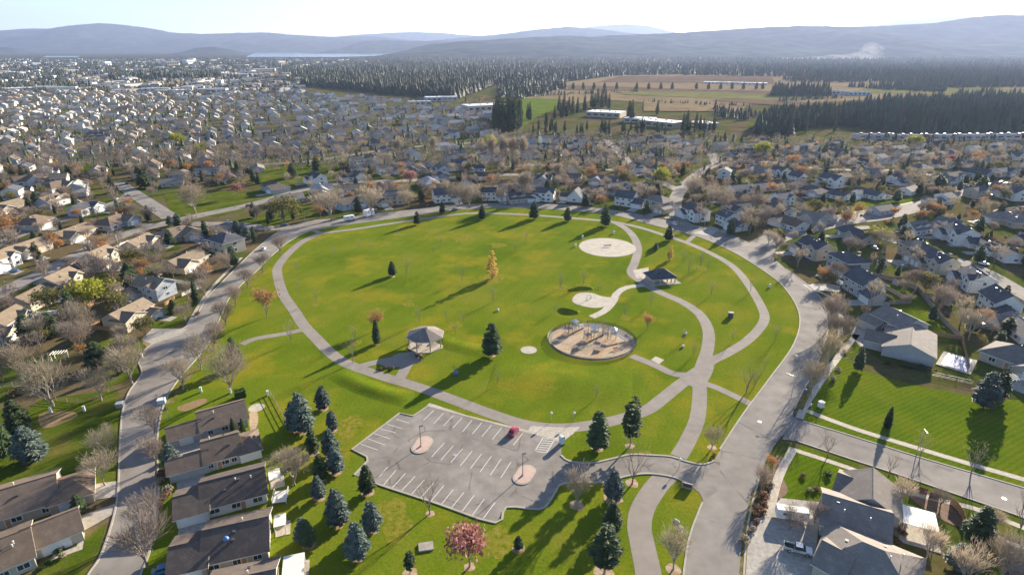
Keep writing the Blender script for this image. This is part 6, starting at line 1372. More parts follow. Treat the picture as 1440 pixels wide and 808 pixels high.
def car(x, y, dx, dy, pname, pc, label, grp, suv=False):
    p = P(x, y); d = P(x + dx, y + dy) - p; t = empty('parked_car', (p.x, p.y, .115), math.atan2(d.y, d.x), (1.02, 1.0, 1.15) if suv else None); tag(t, label, 'car', grp); m_ = paint(pname, pc)
    place(cached(('cb', pname), lambda: car_body().mesh('body', m_)), 'body', t); place(ME_CAB, 'window_glass', t); place(cached(('cr', pname), lambda: car_roof().mesh('roof_panel', m_)), 'roof_panel', t)
    for sx in (-1.35, 1.35):
        for sy in (-.82, .82): w_ = place(ME_WHEEL, 'wheel', t, (sx, sy, .33)); place(ME_RIM, 'rim', w_)
    for sy in (-.6, .6): place(ME_HEAD, 'headlight', t, (2.1, sy, .6)); place(ME_TAIL, 'taillight', t, (-2.14, sy, .72))
    return t
car(722, 609, 10, -13, 'red car paint', (.42, .03, .06), 'red car parked alone in the top row of the car park', 'parked cars', True)
CG = 'parked cars'
for a_ in ((232, 803, 20, -6, 'deep blue paint', (.05, .16, .32), 'blue car half in shade beside the last low house, bottom edge'),
           (371, 351, 10, -12, 'white paint car', (.7, .7, .7), 'white car parked on the ring street, upper left corner'),
           (1388, 360, 24, 4, 'silver paint', (.5, .52, .55), 'silver car parked behind the clear standing white house'), (1383, 372, 24, 4, 'white paint car', (.7, .7, .7), 'white car parked at the right behind the houses'),
           (1392, 350, 20, 10, 'dark paint', (.06, .06, .07), 'dark car in the drive at the right photo edge'),
           (1283, 327, 20, 4, 'white paint car', (.7, .7, .7), 'white van like car in the yard beside a dark fir, upper right'), (1262, 326, 20, 6, 'silver paint', (.5, .52, .55), 'pale car in the next drive, upper right'),
           (640, 296, 14, -3, 'dark paint', (.06, .06, .07), 'dark car in the drive by the dark shrubby evergreen'), (830, 288, 14, 3, 'silver paint', (.5, .52, .55), 'silver car in the steep gabled house drive'),
           (171, 345, 14, -5, 'white paint car', (.7, .7, .7), 'white car in the shade beside the stepped tan house'), (60, 262, 14, -4, 'deep blue paint', (.05, .16, .32), 'blue car at the far left houses'),
           (1230, 350, 16, 8, 'silver paint', (.5, .52, .55), 'grey car left of the beige hipped house'), (948, 316, 12, 6, 'white paint car', (.7, .7, .7), 'white car in the double garage house drive')):
    car(*a_, CG)
# pickup truck in the lower right drive
p = P(1122, 775); d = P(1142, 780) - p; t = empty('pickup_truck', (p.x, p.y, .1), math.atan2(d.y, d.x)); tag(t, 'white and green pickup truck with an open dark bed in the lower right drive', 'pickup truck')
tp = paint('pale truck paint', (.45, .5, .47))
q = MB(); loft([[(x, -.92, z0), (x, -.92, z1), (x, .92, z1), (x, .92, z0)] for x, z0, z1 in ((.2, .45, 1.05), (1.5, .45, 1.05), (2.5, .5, .98), (2.75, .55, .8))], q); q.build('hood', paint('white paint car', (.7, .7, .7)), t)
q = MB(); loft([[(x, -.86, 1.0), (x, -w_, z1), (x, w_, z1), (x, .86, 1.0)] for x, w_, z1 in ((-.75, .8, 1.05), (-.6, .74, 1.75), (.7, .72, 1.75), (1.35, .8, 1.05))], q); q.build('window_glass', M_glass, t)
q = MB(); q.box((.05, 0, 1.78), (1.35, 1.42, .07)); q.build('cab_roof', paint('white paint car', (.7, .7, .7)), t)
q = MB(); q.box((-.28, 0, .75), (1.0, 1.86, .62)); q.build('cab', tp, t)
q = MB(); q.box((-1.75, 0, .6), (2.0, 1.8, .12)); q.box((-1.75, -.9, .85), (2.0, .08, .5)); q.box((-1.75, .9, .85), (2.0, .08, .5)); q.box((-2.74, 0, .85), (.08, 1.8, .5)); q.build('bed', tp, t)
q = MB(); q.box((-1.75, 0, .68), (1.85, 1.66, .04)); q.build('bed_liner', M_black, t)
for sx in (-1.75, 1.65):
    for sy in (-.86, .86): w_ = place(ME_WHEEL, 'wheel', t, (sx, sy, .38), 0, 1.15); place(ME_RIM, 'rim', w_)
for sy in (-.7, .7): place(ME_HEAD, 'headlight', t, (2.72, sy, .72)); place(ME_TAIL, 'taillight', t, (-2.78, sy, .85))
def trailer(x, y, dx, dy, L, W, H, label, grp=None):
    p = P(x, y); d = P(x + dx, y + dy) - p; t = empty('trailer', (p.x, p.y, .1), math.atan2(d.y, d.x)); tag(t, label, 'trailer', grp)
    q = MB(); S = []
    for x_, s_ in ((-L/2, .9), (-L/2 + .25, 1), (L/2 - .35, 1), (L/2, .82)):
        w_, z1 = W/2 * s_, .6 + (H - .6) * (.9 + .1 * s_); S.append([(x_, -w_, .6), (x_, -w_, z1 - .25), (x_, -w_ + .25, z1), (x_, w_ - .25, z1), (x_, w_, z1 - .25), (x_, w_, .6)])
    loft(S, q); q.build('body', M_white, t)
    q = MB(); q.tube((L/2, 0, .55), (L/2 + 1.1, 0, .5), .06, .06, 5); q.box((0, 0, .5), (L * .95, .9, .12)); q.build('chassis', M_black, t)
    for sx in (-.4, .4):
        for sy in (-1, 1): w_ = place(ME_WHEEL, 'wheel', t, (sx, sy * (W/2 - .12), .34)); place(ME_RIM, 'rim', w_)
    for sx in (-.25, .25):
        q = MB(); q.box((sx * L, -W/2 - .02, H * .68), (.9, .06, .55)); q.build('window', M_glass, t)
trailer(491, 310, 16, -3, 6, 2.4, 3.0, 'white boxy trailer parked on the ring street, left of two'); trailer(519, 304, 6, -2, 7, 3.2, 4.2, 'taller pair of white trailer backs, right of the boxy one'); trailer(1112, 728, 20, 3, 6.5, 2.4, 2.6, 'white covered trailer in the upper drive at lower right'); trailer(1180, 400, 10, 6, 4, 2, 1.8, 'small white trailer beside the junction houses')

# cars standing on the drives
rv = random.Random(12)
for p_, a_ in DRIVES:
    if rv.random() < .55 or p_.y < 150: continue
    px_, py_ = to_px(p_); nm, pc, word = rv.choice([('white paint car', (.7, .7, .7), 'white'), ('silver paint', (.5, .52, .55), 'silver'), ('dark paint', (.06, .06, .07), 'dark grey'), ('deep blue paint', (.05, .16, .32), 'blue'), ('dark red paint', (.22, .04, .04), 'dark red'), ('sand paint', (.42, .37, .30), 'sand coloured')])
    t = car(px_, py_, 1, 0, nm, pc, f'{word} car standing in a house drive {"west" if px_ < 400 else "north" if px_ < 1060 else "east"} of the park', 'cars standing in house drives', rv.random() < .4)
    t.rotation_euler = (0, 0, a_ + (PI if rv.random() < .5 else 0))
for i in range(16):                                # and a few at the kerbs of the side streets
    pts, hw = RD[rv.randrange(len(RD))]; k = rv.randrange(len(pts) - 1); a_, b_ = pts[k], pts[k+1]; d = (b_ - a_).normalized(); p_ = a_.lerp(b_, rv.random()) + Vector((-d.y, d.x)) * (hw - 1.3) * rv.choice([-1, 1])
    px_, py_ = to_px(p_)
    if not (0 < px_ < 1440 and py_ > 215) or in_poly(p_, PARKW): continue
    nm, pc, word = rv.choice([('white paint car', (.7, .7, .7), 'white'), ('silver paint', (.5, .52, .55), 'silver'), ('dark paint', (.06, .06, .07), 'dark grey'), ('dark red paint', (.22, .04, .04), 'dark red')])
    t = car(px_, py_, 1, 0, nm, pc, f'{word} car parked at the kerb of a side street {"west" if px_ < 400 else "north" if px_ < 1060 else "east"} of the park', 'cars at the kerbs of side streets', rv.random() < .4); t.rotation_euler = (0, 0, math.atan2(d.y, d.x))
# garden sheds
def shed(x, y, rz, roof, wall, label):
    c = P(x, y); e = empty('garden_shed', (c.x, c.y, .04), rz); tag(e, label, 'shed', 'garden sheds')
    wall_mesh(3.4, 2.8, 2.1, .9, 0).build('wall', WALL[wall], e); roof_mesh(3.4, 2.8, 2.1, .9, 0, .25, .1).build('roof', [ROOF[roof], M_trim], e); q = MB(); q.box((0, -1.43, .95), (1.3, .06, 1.8)); q.build('door', M_wood, e)
for x, y, ro, wa, lb in ((167, 414, 'tan', 'white', 'small white garden shed right of the yellow green tree'), (130, 350, 'tan', 'beige', 'garden shed behind the stepped tan house'), (70, 400, 'brown', 'tan', 'tan garden shed at the left, behind the cream gabled house'), (1262, 400, 'slate', 'grey', 'grey garden shed in the yard behind the grey gabled house'), (1332, 428, 'weath', 'beige', 'beige garden shed in the fenced back yard at right'), (1240, 372, 'slate', 'white', 'white garden shed by the narrow dark fir'), (640, 262, 'brown', 'beige', 'garden shed in the second row north of the park'), (905, 262, 'slate', 'white', 'white garden shed behind the broken gables house'), (1125, 288, 'slate', 'grey', 'grey garden shed under the green verge'), (1400, 302, 'weath', 'white', 'white garden shed at the right by the dark trees'), (25, 345, 'tan', 'cream', 'cream garden shed at the far left')): shed(x, y, rv.uniform(0, 3), ro, wa, lb)
# ------------------------------------------------------------------ fences, pool, patio
def fence(pts, h, m_, label, step=2.6, rail=True, grp=None, world=None):
    w_ = world or [P(*q) for q in pts]; o = w_[0]; t = empty('fence', (o.x, o.y, .04)); tag(t, label, 'fence', grp)
    for a, b in zip(w_[:-1], w_[1:]):
        d = b - a; n = max(1, int(d.length / step)); rz = math.atan2(d.y, d.x)
        for k in range(n):
            p0 = a + d * k / n - o; p1 = a + d * (k+1) / n - o; mid = (p0 + p1) / 2
            q = MB(); q.box((p0.x, p0.y, h/2 + .06), (.12, .12, h + .12), rz); q.build('fence_post', m_, t)
            q = MB()
            if rail:
                nb = 7; sl = (p1 - p0).length
                for j in range(nb): u = p0.lerp(p1, (j + .5) / nb); q.box((u.x, u.y, h/2 + .02), (sl/nb * .93, .03, h), rz)
            else:
                for z in (.3, .75, h): q.box((mid.x, mid.y, z), ((p1-p0).length, .05, .1), rz)
            q.build('fence_panel', m_, t)
    return t
fence([(1272, 425), (1290, 408), (1325, 452), (1352, 478)], 1.8, M_greywood, 'grey board fence behind the biggest house on the right')
fence([(1225, 388), (1262, 396), (1290, 408)], 1.8, M_greywood, 'grey board fence behind the grey gabled house')
fence([(1300, 470), (1352, 478), (1362, 520)], 1.7, M_cedar, 'brown board fence along the top of the covered pool')
fence([(1300, 418), (1362, 424)], 1.8, M_greywood, 'short board fence between the pair of white houses and the yard')
fence([(1265, 512), (1300, 526), (1368, 541)], 1.4, M_black, 'thin dark rail fence between the pool and the right lawn', 3.2, False)
fence([(380, 553), (400, 590), (410, 607)], 1.2, M_wood, 'dark rail fence along the lawn behind the low houses', 3.0, False)
fence([(1281, 688), (1303, 696)], 1.7, mat('maroon boards', (.10, .035, .03), (.14, .05, .045), 1, .8), 'short maroon board fence by the side street pavement')
fence([(1306, 700), (1320, 703)], 1.7, MATS['maroon boards'], 'second maroon board fence piece, right of the first')
fence([(1336, 708), (1345, 716), (1352, 726), (1356, 738)], 1.8, M_cedar, 'curved brown fence with a white top at lower right')
fence([(64, 562), (110, 566), (150, 560)], 1.2, M_wood, 'low rail fence across the lower left yard', 3.2, False)
fence([(195, 438), (232, 430), (246, 420)], 1.5, M_cedar, 'cedar fence between the pale blue and stone gabled houses')
fence([(112, 447), (126, 432), (134, 426)], 1.7, M_cedar, 'lit orange brown fence below the yellow green tree')
fence([(0, 545), (36, 541), (70, 548)], 1.3, M_greywood, 'pale rail fence at the left photo edge garden', 3.0, False)
fence([(1190, 392), (1222, 388)], 1.6, M_greywood, 'short grey fence left of the grey gabled house')
fence([(1120, 640), (1098, 655), (1094, 690)], .9, M_mulch, 'low brown garden edging fence round the corner lawn', 2.4) if False else None
# covered pool with deck
c = P(1345, 510); a = P(1362, 507) - P(1330, 498); rz = math.atan2(a.y, a.x)
e = empty('swimming_pool', (c.x, c.y, .06), rz); tag(e, 'rectangular pool under a wrinkled white and lilac cover beside the biggest house', 'swimming pool')
q = MB(); q.box((0, 0, .12), (9.4, 12.4, .2)); q.build('pool_deck', M_conc, e)
q = MB(); nx, ny = 18, 24; vs_ = [(-3.4 + 6.8*i/nx, -5.2 + 10.4*j/ny, .30 + .18 * mnoise.noise(Vector((i * .7, j * .35, 3)))) for j in range(ny+1) for i in range(nx+1)]
q.add(vs_, [(j*(nx+1)+i, j*(nx+1)+i+1, (j+1)*(nx+1)+i+1, (j+1)*(nx+1)+i) for j in range(ny) for i in range(nx)])
q.build('pool_cover', mat('white pool cover', (.62, .64, .74), (.34, .36, .52), .5, .5, .3, 4), e, smooth=True)
# white patio cover with deck on the lower right house
c = P(1288, 742); a = P(1308, 742) - P(1272, 732); e = empty('patio_cover', (c.x, c.y, .05), math.atan2(a.y, a.x)); tag(e, 'white slatted patio cover on posts behind the grey brown house', 'patio cover')
q = MB(); q.box((0, 0, 2.62), (6.4, .14, .16)); q.box((0, -2.6, 2.62), (6.4, .14, .16)); q.box((0, 2.6, 2.62), (6.4, .14, .16)); q.build('beam', M_white, e)
for k in range(22): q = MB(); q.box((-3.1 + .295 * k, 0, 2.78), (.24, 6.2, .12)); q.build('slat', M_white, e)
for sx in (-2.9, 2.9):
    for sy in (-2.6, 2.6): q = MB(); q.box((sx, sy, 1.3), (.15, .15, 2.6)); q.build('post', M_white, e)
q = MB(); q.box((0, -1.5, .06), (7.4, 9, .14)); q.build('patio_slab', M_conc, e)
# pergola at the twin spruces, decks behind the upper left houses
def pergola(x, y, rz, w_, d_, label):
    c = P(x, y); e = empty('pergola', (c.x, c.y, .04), rz); tag(e, label, 'pergola')
    for sx in (-w_/2, w_/2):
        for sy in (-d_/2, d_/2): q = MB(); q.box((sx, sy, 1.25), (.16, .16, 2.5)); q.build('post', M_white, e)
    for k in range(6): q = MB(); q.box((-w_/2 + w_*k/5, 0, 2.56), (.12, d_ + .8, .14)); q.build('slat', M_white, e)
pergola(1425, 540, .1, 5, 3, 'white pergola right of the twin spruces'); pergola(85, 505, .2, 4, 2, 'white frame structure in the shaded large garden')
def deck(x, y, rz, w_, d_, h, label):
    c = P(x, y); e = empty('deck', (c.x, c.y, .04), rz); tag(e, label, 'deck')
    n = int(d_ / .3)
    for k in range(n): q = MB(); q.box((0, -d_/2 + d_*(k+.5)/n, h), (w_, d_/n*.92, .07)); q.build('plank', M_trim, e)
    q = MB()
    for sx in (-w_/2, w_/2):
        for sy in (-d_/2, 0, d_/2): q.box((sx, sy, h/2 + .5), (.12, .12, h + 1.0))
    q.box((-w_/2, 0, h + .95), (.1, d_, .08)); q.box((w_/2, 0, h + .95), (.1, d_, .08)); q.box((0, -d_/2, h + .95), (w_, .1, .08)); q.build('railing', M_white, e)
deck(66, 444, R(15), 8, 4.5, 1.2, 'white railed deck behind the low tan roofed cream house'); deck(395, 700, R(12), 3, 4, .5, 'pale deck at the park end of the third low house')
q = MB(); q.lathe([(.6, 0), (.62, .1), (.5, .42), (.2, .6), (.02, .65)], 14); 
pz = G(320, 752, 5.2); tag(q.build('roof_dome', M_bluepaint, loc=(pz.x, pz.y - .8, 4.95), smooth=True), 'small blue dome skylight on the dark roof of the fourth low house', 'skylight')

# board fences round the back yards of the nearer houses
rf = random.Random(4)
for o in [o for o in COL.objects if o.type == 'EMPTY' and o.get('category') == 'house' and o.get('group') == 'houses around the park']:
    px_, py_ = to_px(o.location)
    if not (262 < py_ < 455) or rf.random() < .3: continue
    m4 = o.matrix_basis; side = rf.choice([-1, 1]); X = 10.5; Y0, Y1 = rf.uniform(0, 3), rf.uniform(11, 14)
    pts = [(m4 @ Vector((x_, y_, 0))).xy for x_, y_ in ((-X, Y0), (-X, Y1), (X, Y1), (X, Y0))]
    if any(near_road(q_, .5) or in_poly(q_, PARKW) or not clear_of_houses(q_, -4) for q_ in pts): continue
    where = 'west' if px_ < 400 else 'north' if px_ < 1060 else 'east'
    fence(None, 1.7, rf.choice([M_greywood, M_greywood, M_cedar, M_trim]), f'board fence round a back yard {where} of the park', 3.4, True, 'back yard fences', pts)
# ------------------------------------------------------------------ far buildings, woods, fields' trees, smoke, haze
M_metalroof = mat('pale metal roof', (.24, .27, .32), (.19, .22, .27), .05, 1, spec=0)
def flat_building(x, y, dx, dy, L, W, H, wallm, label, cat='building', grp=None, roofm=None, name='commercial_building'):
    p = P(x, y); d = P(x + dx, y + dy) - p; e = empty(name, (p.x, p.y, .5), math.atan2(d.y, d.x)); tag(e, label, cat, grp)
    q = MB(); q.box((0, 0, H/2 - .3), (L, W, H)); q.build('wall', wallm, e)
    q = MB(); q.box((0, 0, H + .1), (L * .985, W * .97, .3)); q.build('roof', roofm or M_white, e)
    q = MB()
    for k in range(4): q.box((L * (-.35 + .22 * k), W * .1 * (-1) ** k, H + .8), (2.4, 2.0, 1.3))
    q.build('roof_unit', M_dark if roofm is M_metalroof else M_steel, e)
    n = max(2, int(L / 9)); q = MB()
    for k in range(n): q.box((-L/2 + L * (k + .5) / n, -W/2 - .03, H * .5), (L / n * .6, .12, H * .35))
    q.build('window', M_glass, e); return e
SG = 'school blocks beyond the northern rows'
for a_ in ((852, 164, 20, 1, 52, 34, 7, WALL['beige'], 'left block of the low white roofed school'), (900, 172, 20, 1, 40, 26, 5.5, WALL['cream'], 'middle low block of the white roofed school'), (930, 178, 20, 2, 52, 30, 7, WALL['tan'], 'right block of the school with the brightest roof'), (990, 178, 20, 3, 30, 22, 5, WALL['cream'], 'small pale block right of the school')): flat_building(*a_, 'school', SG)
MG = 'long metal roofed storage sheds'
for i, (x, y) in enumerate(((1230, 195), (1275, 196), (1322, 196), (1368, 195.5), (1412, 195), (1458, 195))): flat_building(x, y, 20, 0, 46, 12, 4.5, WALL['blue'], f'{["first","second","third","fourth","fifth","sixth"][i]} long shed from the left in the line of metal roofs at the eastern wood', 'shed', MG, M_metalroof, 'storage_shed')
CGp = 'pale commercial buildings in the far west'
rc = random.Random(8)
for i, (x, y, L) in enumerate(((20, 128, 90), (70, 126, 60), (140, 123, 110), (165, 121, 70), (220, 129, 60), (245, 131, 45), (180, 113, 40), (300, 131, 60), (345, 107, 80), (372, 100, 90), (300, 97, 60), (240, 92, 70), (265, 90, 60), (340, 93, 70), (60, 96, 60), (25, 104, 60), (100, 102, 50), (420, 95, 80), (320, 128, 40), (200, 100, 50), (395, 92, 60), (270, 88, 50), (150, 92, 60), (620, 142, 60), (682, 156, 70), (590, 148, 40))):
    flat_building(x, y, 20, rc.uniform(-1, .4), L, L * rc.uniform(.35, .6), rc.uniform(6, 10) if y > 92 else rc.uniform(12, 30), rc.choice([WALL['white'], WALL['cream'], WALL['beige'], WALL['blue']]), 'pale flat roofed commercial building on the western plain' if x < 500 else 'pale flat roofed building behind the northern rows', 'building', CGp if x < 500 else 'pale buildings behind the northern rows', rc.choice([M_white, M_metalroof, M_steel]))
for i, (x, y) in enumerate(((1005, 118), (1025, 118.5), (1045, 119), (1062, 119.5))): flat_building(x, y, 20, .3, 60, 22, 5, M_trim, 'white greenhouse roof in the brown fields beyond the school', 'greenhouse', 'greenhouses in the fields', M_white, 'greenhouse')
for x, y in ((1175, 133), (1205, 134.5)): flat_building(x, y, 20, 0, 46, 20, 7, WALL['blue'], 'pale farm building beside the dark field wood', 'farm building', 'farm buildings in the fields', M_metalroof, 'farm_building')
def low_conifer(mb, x, y, z, h, r, rr, n=6, tiers=4):
    a0 = rr.random() * 6
    for k in range(tiers):
        z0 = z + h * (.08 + .2 * k); z1 = z + h * min(1, .42 + .21 * k); rad = r * (1 - k / tiers) ** .8
        vs_ = [(x + rad * rr.uniform(.7, 1.15) * math.cos(a0 + k + 2*PI*i/n), y + rad * rr.uniform(.7, 1.15) * math.sin(a0 + k + 2*PI*i/n), z0 + h * rr.uniform(-.05, .05)) for i in range(n)] + [(x, y, z1)]
        mb.add(vs_, [(i, (i+1) % n, n) for i in range(n)])
M_spruce_far2 = leaf_mat('mid green far conifers', (.030, .052, .026), (.060, .080, .040), .1, 0, scale=.02)
M_spruce_far3 = leaf_mat('brownish far conifers', (.050, .050, .032), (.085, .078, .050), .1, 0, scale=.02)
def wood(name, poly_px, count, h0, h1, label, seed, m_=None, step_bias=1.0):
    rr = random.Random(seed); mb = MB(); k = 0; xs = [p[0] for p in poly_px]; ys = [p[1] for p in poly_px]
    while k < count:                               # uniform over the ground, thinned with distance
        x, y = rr.uniform(min(xs), max(xs)), min(ys) + (max(ys) - min(ys)) * rr.random()
        if not in_poly((x, y), poly_px): continue
        if rr.random() > 1: continue
        p = P(x, y); h = rr.uniform(h0 * .6, h1 * .9) if rr.random() < .9 else rr.uniform(h1 * .9, h1 * 1.1); k += 1
        low_conifer(mb, p.x, p.y, 0, h, h * rr.uniform(.19, .30), rr, 6, 4 if y > 105 else 3)
    mb.m = [] if not mb.m else [(0, 0, 0, 1, 2)[(i // 24 * 7919 + i // 96 * 31) % 5] for i in range(len(mb.f))]
    o = mb.build(name, [m_ or M_farforest, M_spruce_far2, M_spruce_far3]); tag(o, label, kind='stuff'); return o
wood('forest', [(425, 113), (700, 113), (690, 121), (640, 141), (560, 133), (425, 120)], 4800, 17, 29, 'dense dark conifer forest across the plain behind the northern rows', 1)
wood('forest', [(380, 94), (1010, 90), (1010, 104), (870, 107), (760, 118), (640, 118), (430, 113)], 4200, 20, 32, 'farther conifer forest below the hills', 2)
wood('forest', [(960, 91), (1480, 86), (1480, 112), (1180, 112), (1090, 108), (960, 106)], 4000, 20, 32, 'conifer forest below the right hand hills', 3)
wood('forest', [(530, 90), (1480, 86), (1480, 81.5), (530, 82.5)], 3500, 22, 34, 'far conifer forest at the foot of the hills', 21)
wood('forest', [(1100, 112), (1480, 112), (1480, 122), (1330, 124), (1250, 117), (1110, 116)], 900, 14, 28, 'conifers beyond the fields at the right', 22)
wood('forest', [(700, 121), (790, 117), (800, 124), (735, 140), (700, 138)], 350, 14, 24, 'thinning edge of the forest beside the fields', 23)
wood('forest', [(1065, 186), (1065, 178), (1100, 166), (1250, 158), (1440, 160), (1490, 165), (1490, 178), (1400, 188), (1250, 188), (1190, 176), (1130, 180)], 2300, 15, 26, 'conifer wood behind the eastern rows and the metal roofs', 4)
wood('forest', [(1200, 150), (1250, 143), (1440, 140), (1490, 142), (1490, 156), (1440, 158), (1250, 155)], 700, 12, 22, 'mixed conifers above the eastern wood', 24)
wood('forest', [(905, 143), (1050, 149), (1050, 151), (905, 145)], 60, 5, 9, 'hedge line of small trees across the fields', 25)
wood('forest', [(1000, 152), (1062, 158), (1064, 170), (1010, 168)], 70, 8, 16, 'loose trees right of the school', 26)
wood('forest', [(740, 134), (900, 128), (900, 130), (742, 137)], 80, 6, 12, 'thin tree line below the round trees in the fields', 27)
wood('forest', [(1090, 141), (1180, 137), (1190, 139), (1095, 144)], 60, 6, 12, 'field edge trees before the square wood', 28)
wood('forest', [(1060, 188), (1062, 180), (1105, 180), (1112, 190)], 90, 14, 22, 'dark conifer clump left of the eastern wood', 5)
wood('forest', [(1085, 136), (1085, 131), (1165, 131), (1168, 136)], 160, 20, 30, 'dark square wood in the brown fields', 6)
wood('forest', [(1190, 122), (1330, 124), (1330, 130), (1290, 130), (1180, 122)], 300, 12, 20, 'thin wood in the fields beyond the square wood', 7)
wood('forest', [(150, 109), (310, 109), (320, 112), (160, 113)], 260, 18, 28, 'dark tree belt behind the pale western field', 8)
wood('forest', [(-20, 124), (130, 121), (130, 125), (-20, 129)], 250, 14, 22, 'dark tree belt at the far left', 9)
rr = random.Random(44)
for i, (x, y, rx, ry, n) in enumerate(((40, 86, 110, 2, 220), (200, 84.5, 140, 1.6, 260), (380, 83.5, 120, 1.6, 240), (90, 97, 90, 2.2, 200), (260, 103, 60, 2.5, 130), (340, 90, 70, 1.6, 160), (30, 112, 60, 3, 90), (500, 88, 80, 2, 200), (180, 92, 60, 1.5, 130), (420, 102, 40, 3, 90), (120, 106, 50, 2, 80))):
    wood('forest', [(x + rx * math.cos(t), y + ry * math.sin(t) * rr.uniform(.7, 1.2)) for t in [2*PI*k/14 for k in range(14)]], n, 12, 24, ('dark', 'ragged', 'long', 'low', 'small', 'thin', 'near', 'far', 'narrow', 'broken', 'short')[i] + ' patch of conifers in the far western town', 50 + i)
FT = MB()
for k in range(1500):
    x, y = rr.uniform(-30, 520), 83.5 + 48 * rr.random() ** 1.3
    if x > 425 and y > 96: continue
    p = P(x, y); big = rr.random() < .12; L, W, H = (rr.uniform(25, 60), rr.uniform(14, 25), rr.uniform(5, 9)) if big else (rr.uniform(11, 18), rr.uniform(8, 11), rr.uniform(3, 5)); a = rr.choice([.4, 2.0, .4, 1.2]) + rr.uniform(-.1, .1)
    M4 = Matrix.Translation((p.x, p.y, .9)) @ Matrix.Rotation(a, 4, 'Z'); r_ = .3 if big else 2.2
    q = wall_mesh(L, W, H, r_, 0); FT.add([M4 @ Vector(v) for v in q.v], q.f, rr.choice([5, 5, 6, 7, 8]))
    vs_ = [(-L/2 - .4, -W/2 - .4, H), (L/2 + .4, -W/2 - .4, H), (L/2 + .4, 0, H + r_ + .2), (-L/2 - .4, 0, H + r_ + .2), (L/2 + .4, W/2 + .4, H), (-L/2 - .4, W/2 + .4, H)]
    FT.add([M4 @ Vector(v) for v in vs_], [(0, 1, 2, 3), (3, 2, 4, 5)], 1 if big else rr.choice([0, 1, 2, 2, 3, 4]))
tag(FT.build('far_town', far_mats), 'tiny roofs and walls of the town on the far western plain', kind='stuff')
TT = MB()
for k in range(1500):
    x, y = rr.uniform(-30, 520), 84 + 47 * rr.random() ** 1.2
    if x > 425 and y > 96: continue
    p = P(x, y)
    if rr.random() < .35: low_conifer(TT, p.x, p.y, 0, rr.uniform(8, 18), rr.uniform(2.5, 4.5), rr, 6, 3)
    else:
        h = rr.uniform(7, 12); n0 = 6
        vs_ = [(p.x + h * .4 * f * math.cos(2*PI*i/n0 + j) * rr.uniform(.7, 1.2), p.y + h * .4 * f * math.sin(2*PI*i/n0 + j) * rr.uniform(.7, 1.2), h * z) for j, (f, z) in enumerate(((.5, .15), (1, .45), (.7, .8))) for i in range(n0)] + [(p.x, p.y, h)]
        TT.add(vs_, [(j*n0 + i, j*n0 + (i+1) % n0, (j+1)*n0 + (i+1) % n0, (j+1)*n0 + i) for j in range(2) for i in range(n0)] + [(2*n0 + i, 2*n0 + (i+1) % n0, 3*n0) for i in range(n0)], 1)
tag(TT.build('far_town_trees', [M_farforest, M_olive]), 'dark and brownish trees among the roofs of the far western town', kind='stuff')
wood('forest', [(1340, 132), (1490, 128), (1490, 150), (1440, 158), (1380, 152)], 220, 14, 22, 'scattered conifers east of the fields', 11)
# tall stand north of the rows, and single trees in the fields: countable
rr = random.Random(3)
lowmats = []
for s in range(4):
    mb = MB(); low_conifer(mb, 0, 0, 0, 10, 2.0, rr, 9, 7); cm = mb.mesh('crown', M_spruce)
    mb = MB(); mb.tube((0, 0, 0), (0, 0, 9), .16, .05, 5); lowmats.append((mb.mesh('trunk', M_barkwood), cm))
def tall_fir(x, y, h, label, grp, wd=1.0):
    p = P(x, y); t_, c_ = KIND['fir'][0][rr.randrange(3)]; s = h / 10; e = empty('fir_tree', (p.x, p.y, 0), rr.uniform(0, 6), (s * wd, s * wd, s)); tag(e, label, 'fir', grp); place(t_, 'trunk', e); place(c_, 'crown', e)
for k in range(52):
    x, y = rr.uniform(694, 732), rr.uniform(168, 186)
    tall_fir(x, y, rr.uniform(24, 38), 'tall dark fir in the dense stand left of the bright green field', 'firs in the stand by the green field', .9)
for k in range(40): tall_fir(rr.uniform(735, 1000), rr.uniform(183, 192), rr.uniform(11, 20), 'fir in the loose row in front of the school', 'firs in front of the school', 1.0)
for x, y, h in ((745, 170, 26), (742, 168, 22), (786, 158, 27), (793, 160, 30), (800, 158, 24), (805, 160, 27), (812, 160, 25), (822, 156, 26), (832, 152, 30), (836, 155, 28), (840, 152, 32), (846, 153, 32), (851, 150, 30), (856, 154, 26), (884, 170, 28), (888, 172, 30), (924, 162, 22), (790, 166, 26), (797, 165, 24), (965, 186, 26), (978, 184, 22), (960, 188, 24), (1003, 186, 22), (780, 168, 20), (768, 180, 20), (776, 184, 18)): tall_fir(x, y, h, 'fir standing ' + ('beside the bright green field' if x < 770 else 'between the green field and the school' if x < 830 else 'behind the left school block' if x < 870 else 'among the school blocks' if x < 940 else 'right of the school'), 'firs around the school', 1.0)
for k in range(60): tall_fir(rr.uniform(1062, 1180), rr.uniform(168, 187), rr.uniform(14, 24), 'front fir of the wood behind the eastern rows', 'front firs of the eastern wood', 1.0)
for i, x in enumerate((790, 806, 820, 835, 850, 867, 895, 912, 929, 945, 979, 996, 1013, 1029, 1045, 1063, 1072)):
    p = P(x, 126); e = empty('round_tree', (p.x, p.y, 0), 0, (1.6, 1.6, 1.7)); tag(e, 'round dark tree in the spaced row across the brown fields', 'tree', 'spaced row of round field trees'); t_, c_ = KIND['spruce'][0][i % 3]; place(t_, 'trunk', e, scale=(1.25, 1.25, 1)); place(c_, 'crown', e, scale=(1.25, 1.25, 1))
